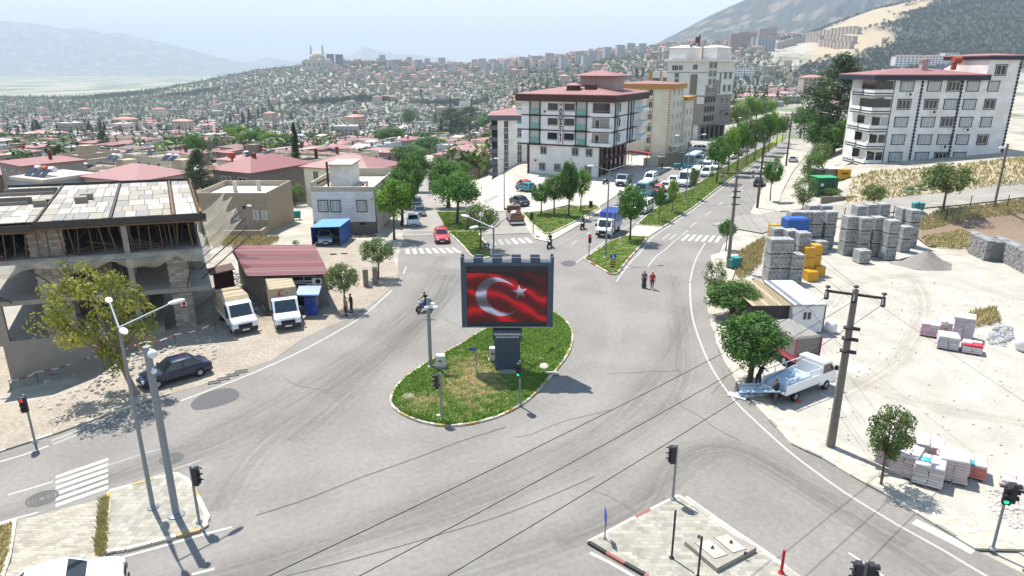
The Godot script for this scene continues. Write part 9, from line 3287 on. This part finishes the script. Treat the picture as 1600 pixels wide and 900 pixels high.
func build_materials() -> void:
	var speck := noise_tex(0.18, Color(0.80, 0.80, 0.80), Color(1, 1, 1), 512, FastNoiseLite.TYPE_SIMPLEX, 3, 3)
	var fine := noise_tex(0.05, Color(0.92, 0.92, 0.92), Color(1, 1, 1), 512, FastNoiseLite.TYPE_SIMPLEX_SMOOTH, 5, 5)
	var blotch := noise_tex(0.012, Color(0.92, 0.915, 0.91), Color(1, 1, 1), 512, FastNoiseLite.TYPE_SIMPLEX_SMOOTH, 6, 7)
	var rocky := noise_tex(0.02, Color(0.85, 0.84, 0.82), Color(1, 1, 1), 1024, FastNoiseLite.TYPE_SIMPLEX_SMOOTH, 8, 9)
	var lawn := noise_tex(0.06, Color(0.32, 0.43, 0.10), Color(0.54, 0.61, 0.19), 512, FastNoiseLite.TYPE_SIMPLEX, 5, 11)
	M.speck = speck
	M.fine = fine
	M.blotch = blotch
	M.land = tinted(0.95, rocky, 0.012)
	M.far = tinted(0.95)
	var worn := noise_tex(0.03, Color(0.90, 0.895, 0.89), Color(1, 1, 1), 1024, FastNoiseLite.TYPE_SIMPLEX_SMOOTH, 7, 15)
	worn.noise.fractal_gain = 0.75
	M.asphalt = grained("86817a", worn, 0.075, blotch, 0.022, 0.88)
	M.asphalt_pale = grained("989289", worn, 0.075, blotch, 0.03, 0.9)
	M.asphalt_dark = grained("5c5b5a", speck, 0.6, null, 0.0, 0.9)
	M.tar = plain("4a4947", 0.7)
	M.crack = plain("5f5c58", 0.8)
	M.iron = plain("3c3a38", 0.6, 0.3)
	M.dirt = grained("a69b8b", rocky, 0.16, blotch, 0.05, 0.97, 3.0)
	M.yard = grained("b2aca0", M.blotch, 0.05, worn, 0.14, 0.97, 0.0)
	M.concrete_pale = grained("b9b1a4", fine, 0.2, blotch, 0.06, 0.9)
	M.paint = grained("bdb9b0", rocky, 0.6, null, 0.0, 0.75)
	M.paint_worn = grained("9d9a93", rocky, 0.7, null, 0.0, 0.8)
	M.stone = tinted(0.9, fine, 0.7)
	M.lawn_soil = plain("ffffff", 0.95)
	M.lawn_soil.albedo_texture = lawn
	M.lawn_soil.uv1_triplanar = true
	M.lawn_soil.uv1_world_triplanar = true
	M.lawn_soil.uv1_scale = Vector3.ONE * 0.22
	M.lawn_dry = grained("a88f5c", rocky, 0.3, blotch, 0.1, 0.97)
	M.blade = tinted(0.9)
	for q in [["paver_warm", 10, 10, false, Color(0.62, 0.60, 0.56), Color(0.49, 0.47, 0.43), 0.34], ["paver_grey", 10, 20, true, Color(0.66, 0.63, 0.58), Color(0.48, 0.45, 0.40), 0.3], ["paver_pale", 10, 20, true, Color(0.74, 0.71, 0.66), Color(0.56, 0.53, 0.48), 0.3], ["paver_hex", 10, 14, true, Color(0.62, 0.60, 0.56), Color(0.53, 0.51, 0.47), 0.3]]:
		var m := plain("ffffff", 0.92)
		m.albedo_texture = pavers(512, q[1], q[2], q[3], q[4], q[5], 5)
		m.uv1_triplanar = true
		m.uv1_world_triplanar = true
		m.uv1_scale = Vector3.ONE * q[6]
		m.detail_enabled = true
		m.detail_albedo = blotch
		m.detail_blend_mode = BaseMaterial3D.BLEND_MODE_MUL
		m.detail_uv_layer = BaseMaterial3D.DETAIL_UV_2
		m.uv2_triplanar = true
		m.uv2_world_triplanar = true
		m.uv2_scale = Vector3.ONE * 0.11
		M[q[0]] = m
	for q in [["track_dark", "5a5650", 0.2], ["track_pale", "b6b0a6", 0.22], ["track_yard", "9d9482", 0.35]]:
		var m := plain(q[1], 0.9)
		m.albedo_texture = streaks(21 if q[0] == "track_dark" else 34, q[2])
		m.transparency = BaseMaterial3D.TRANSPARENCY_ALPHA
		M[q[0]] = m
	build_more_materials()

func _ready() -> void:
	rng.seed = 4711
	var cam := Camera3D.new()
	cam.name = "camera"
	cam.position = v3(0, EYE, 0)
	cam.rotation_degrees = v3(-17.9,0,0)
	cam.fov = 45.74
	cam.near = 0.3
	cam.far = 40000.0
	add_child(cam)
	cam.current = true
	var env := Environment.new()
	var sky := ProceduralSkyMaterial.new()
	sky.sky_top_color = Color(0.46, 0.60, 0.77)
	sky.sky_horizon_color = Color(0.95, 0.965, 0.97)
	sky.sky_curve = 0.2
	sky.ground_bottom_color = Color(0.45, 0.43, 0.40)
	sky.ground_horizon_color = Color(0.86, 0.89, 0.91)
	sky.sky_energy_multiplier = 0.95
	sky.ground_energy_multiplier = 0.8
	sky.sun_angle_max = 20.0
	env.background_mode = Environment.BG_SKY
	env.sky = Sky.new()
	env.sky.sky_material = sky
	env.tonemap_mode = Environment.TONE_MAPPER_LINEAR
	env.tonemap_exposure = 1.92
	env.fog_enabled = true
	env.fog_light_color = Color(0.895, 0.95, 0.99)
	env.fog_density = 0.000118
	env.sdfgi_enabled = true
	env.ssao_enabled = true
	env.ssil_enabled = true
	var we := WorldEnvironment.new()
	we.name = "world_environment"
	we.environment = env
	add_child(we)
	var sun := DirectionalLight3D.new()
	sun.name = "sun"
	add_child(sun)
	sun.look_at_from_position(Vector3.ZERO, v3(0.62 * 0.438, -0.899, 0.78 * 0.438))
	sun.light_color = Color(1.0, 0.985, 0.965)
	sun.light_energy = 1.55
	sun.light_angular_distance = 0.5
	sun.shadow_enabled = true
	for f in [noise_a, noise_b]:
		f.noise_type = FastNoiseLite.TYPE_SIMPLEX_SMOOTH
		f.fractal_octaves = 4
	noise_a.frequency = 0.004
	noise_a.seed = 8
	noise_b.frequency = 0.02
	noise_b.seed = 19
	build_materials()
	build_land()
	mountain("mountains", "pale blue mountain range beyond the plain", [v2(-0.946,1046),v2(-0.803,976),v2(-0.714,881),v2(-0.674,834),v2(-0.642,775),v2(-0.611,703),v2(-0.589,739),v2(-0.560,619),v2(-0.537,643),v2(-0.513,559),v2(-0.480,451),v2(-0.446,354),v2(-0.419,245),v2(-0.388,147),v2(-0.357,74),v2(-0.312,-74),v2(-0.250,-186)], 14500, -110, 4200, Color(0.11, 0.12, 0.09), Color(0.30, 0.26, 0.20), 5)
	mountain("mountains", "faint far peak behind the mosque hill", [v2(-0.419,-76),v2(-0.384,83),v2(-0.339,241),v2(-0.312,169),v2(-0.285,126),v2(-0.259,198),v2(-0.236,284),v2(-0.223,269),v2(-0.214,355),v2(-0.203,469),v2(-0.192,412),v2(-0.178,355),v2(-0.161,312),v2(-0.134,298),v2(-0.098,226),v2(-0.071,140),v2(-0.036,126),v2(-0.009,241),v2(0.000,298),v2(0.027,226),v2(0.071,298),v2(0.089,326),v2(0.134,169),v2(0.178,-47)], 17000, -110, 3500, Color(0.12, 0.13, 0.10), Color(0.28, 0.25, 0.19), 6)
	mountain("mountains", "big hazy blue mountain above the east of the town", [v2(0.143,44),v2(0.187,144),v2(0.223,226),v2(0.277,363),v2(0.312,430),v2(0.343,480),v2(0.393,596),v2(0.446,678),v2(0.535,758),v2(0.714,718),v2(1.070,718)], 5200, -20, 2000, Color(0.02, 0.034, 0.028), Color(0.15, 0.12, 0.09), 7)
	build_roads()
	build_things()
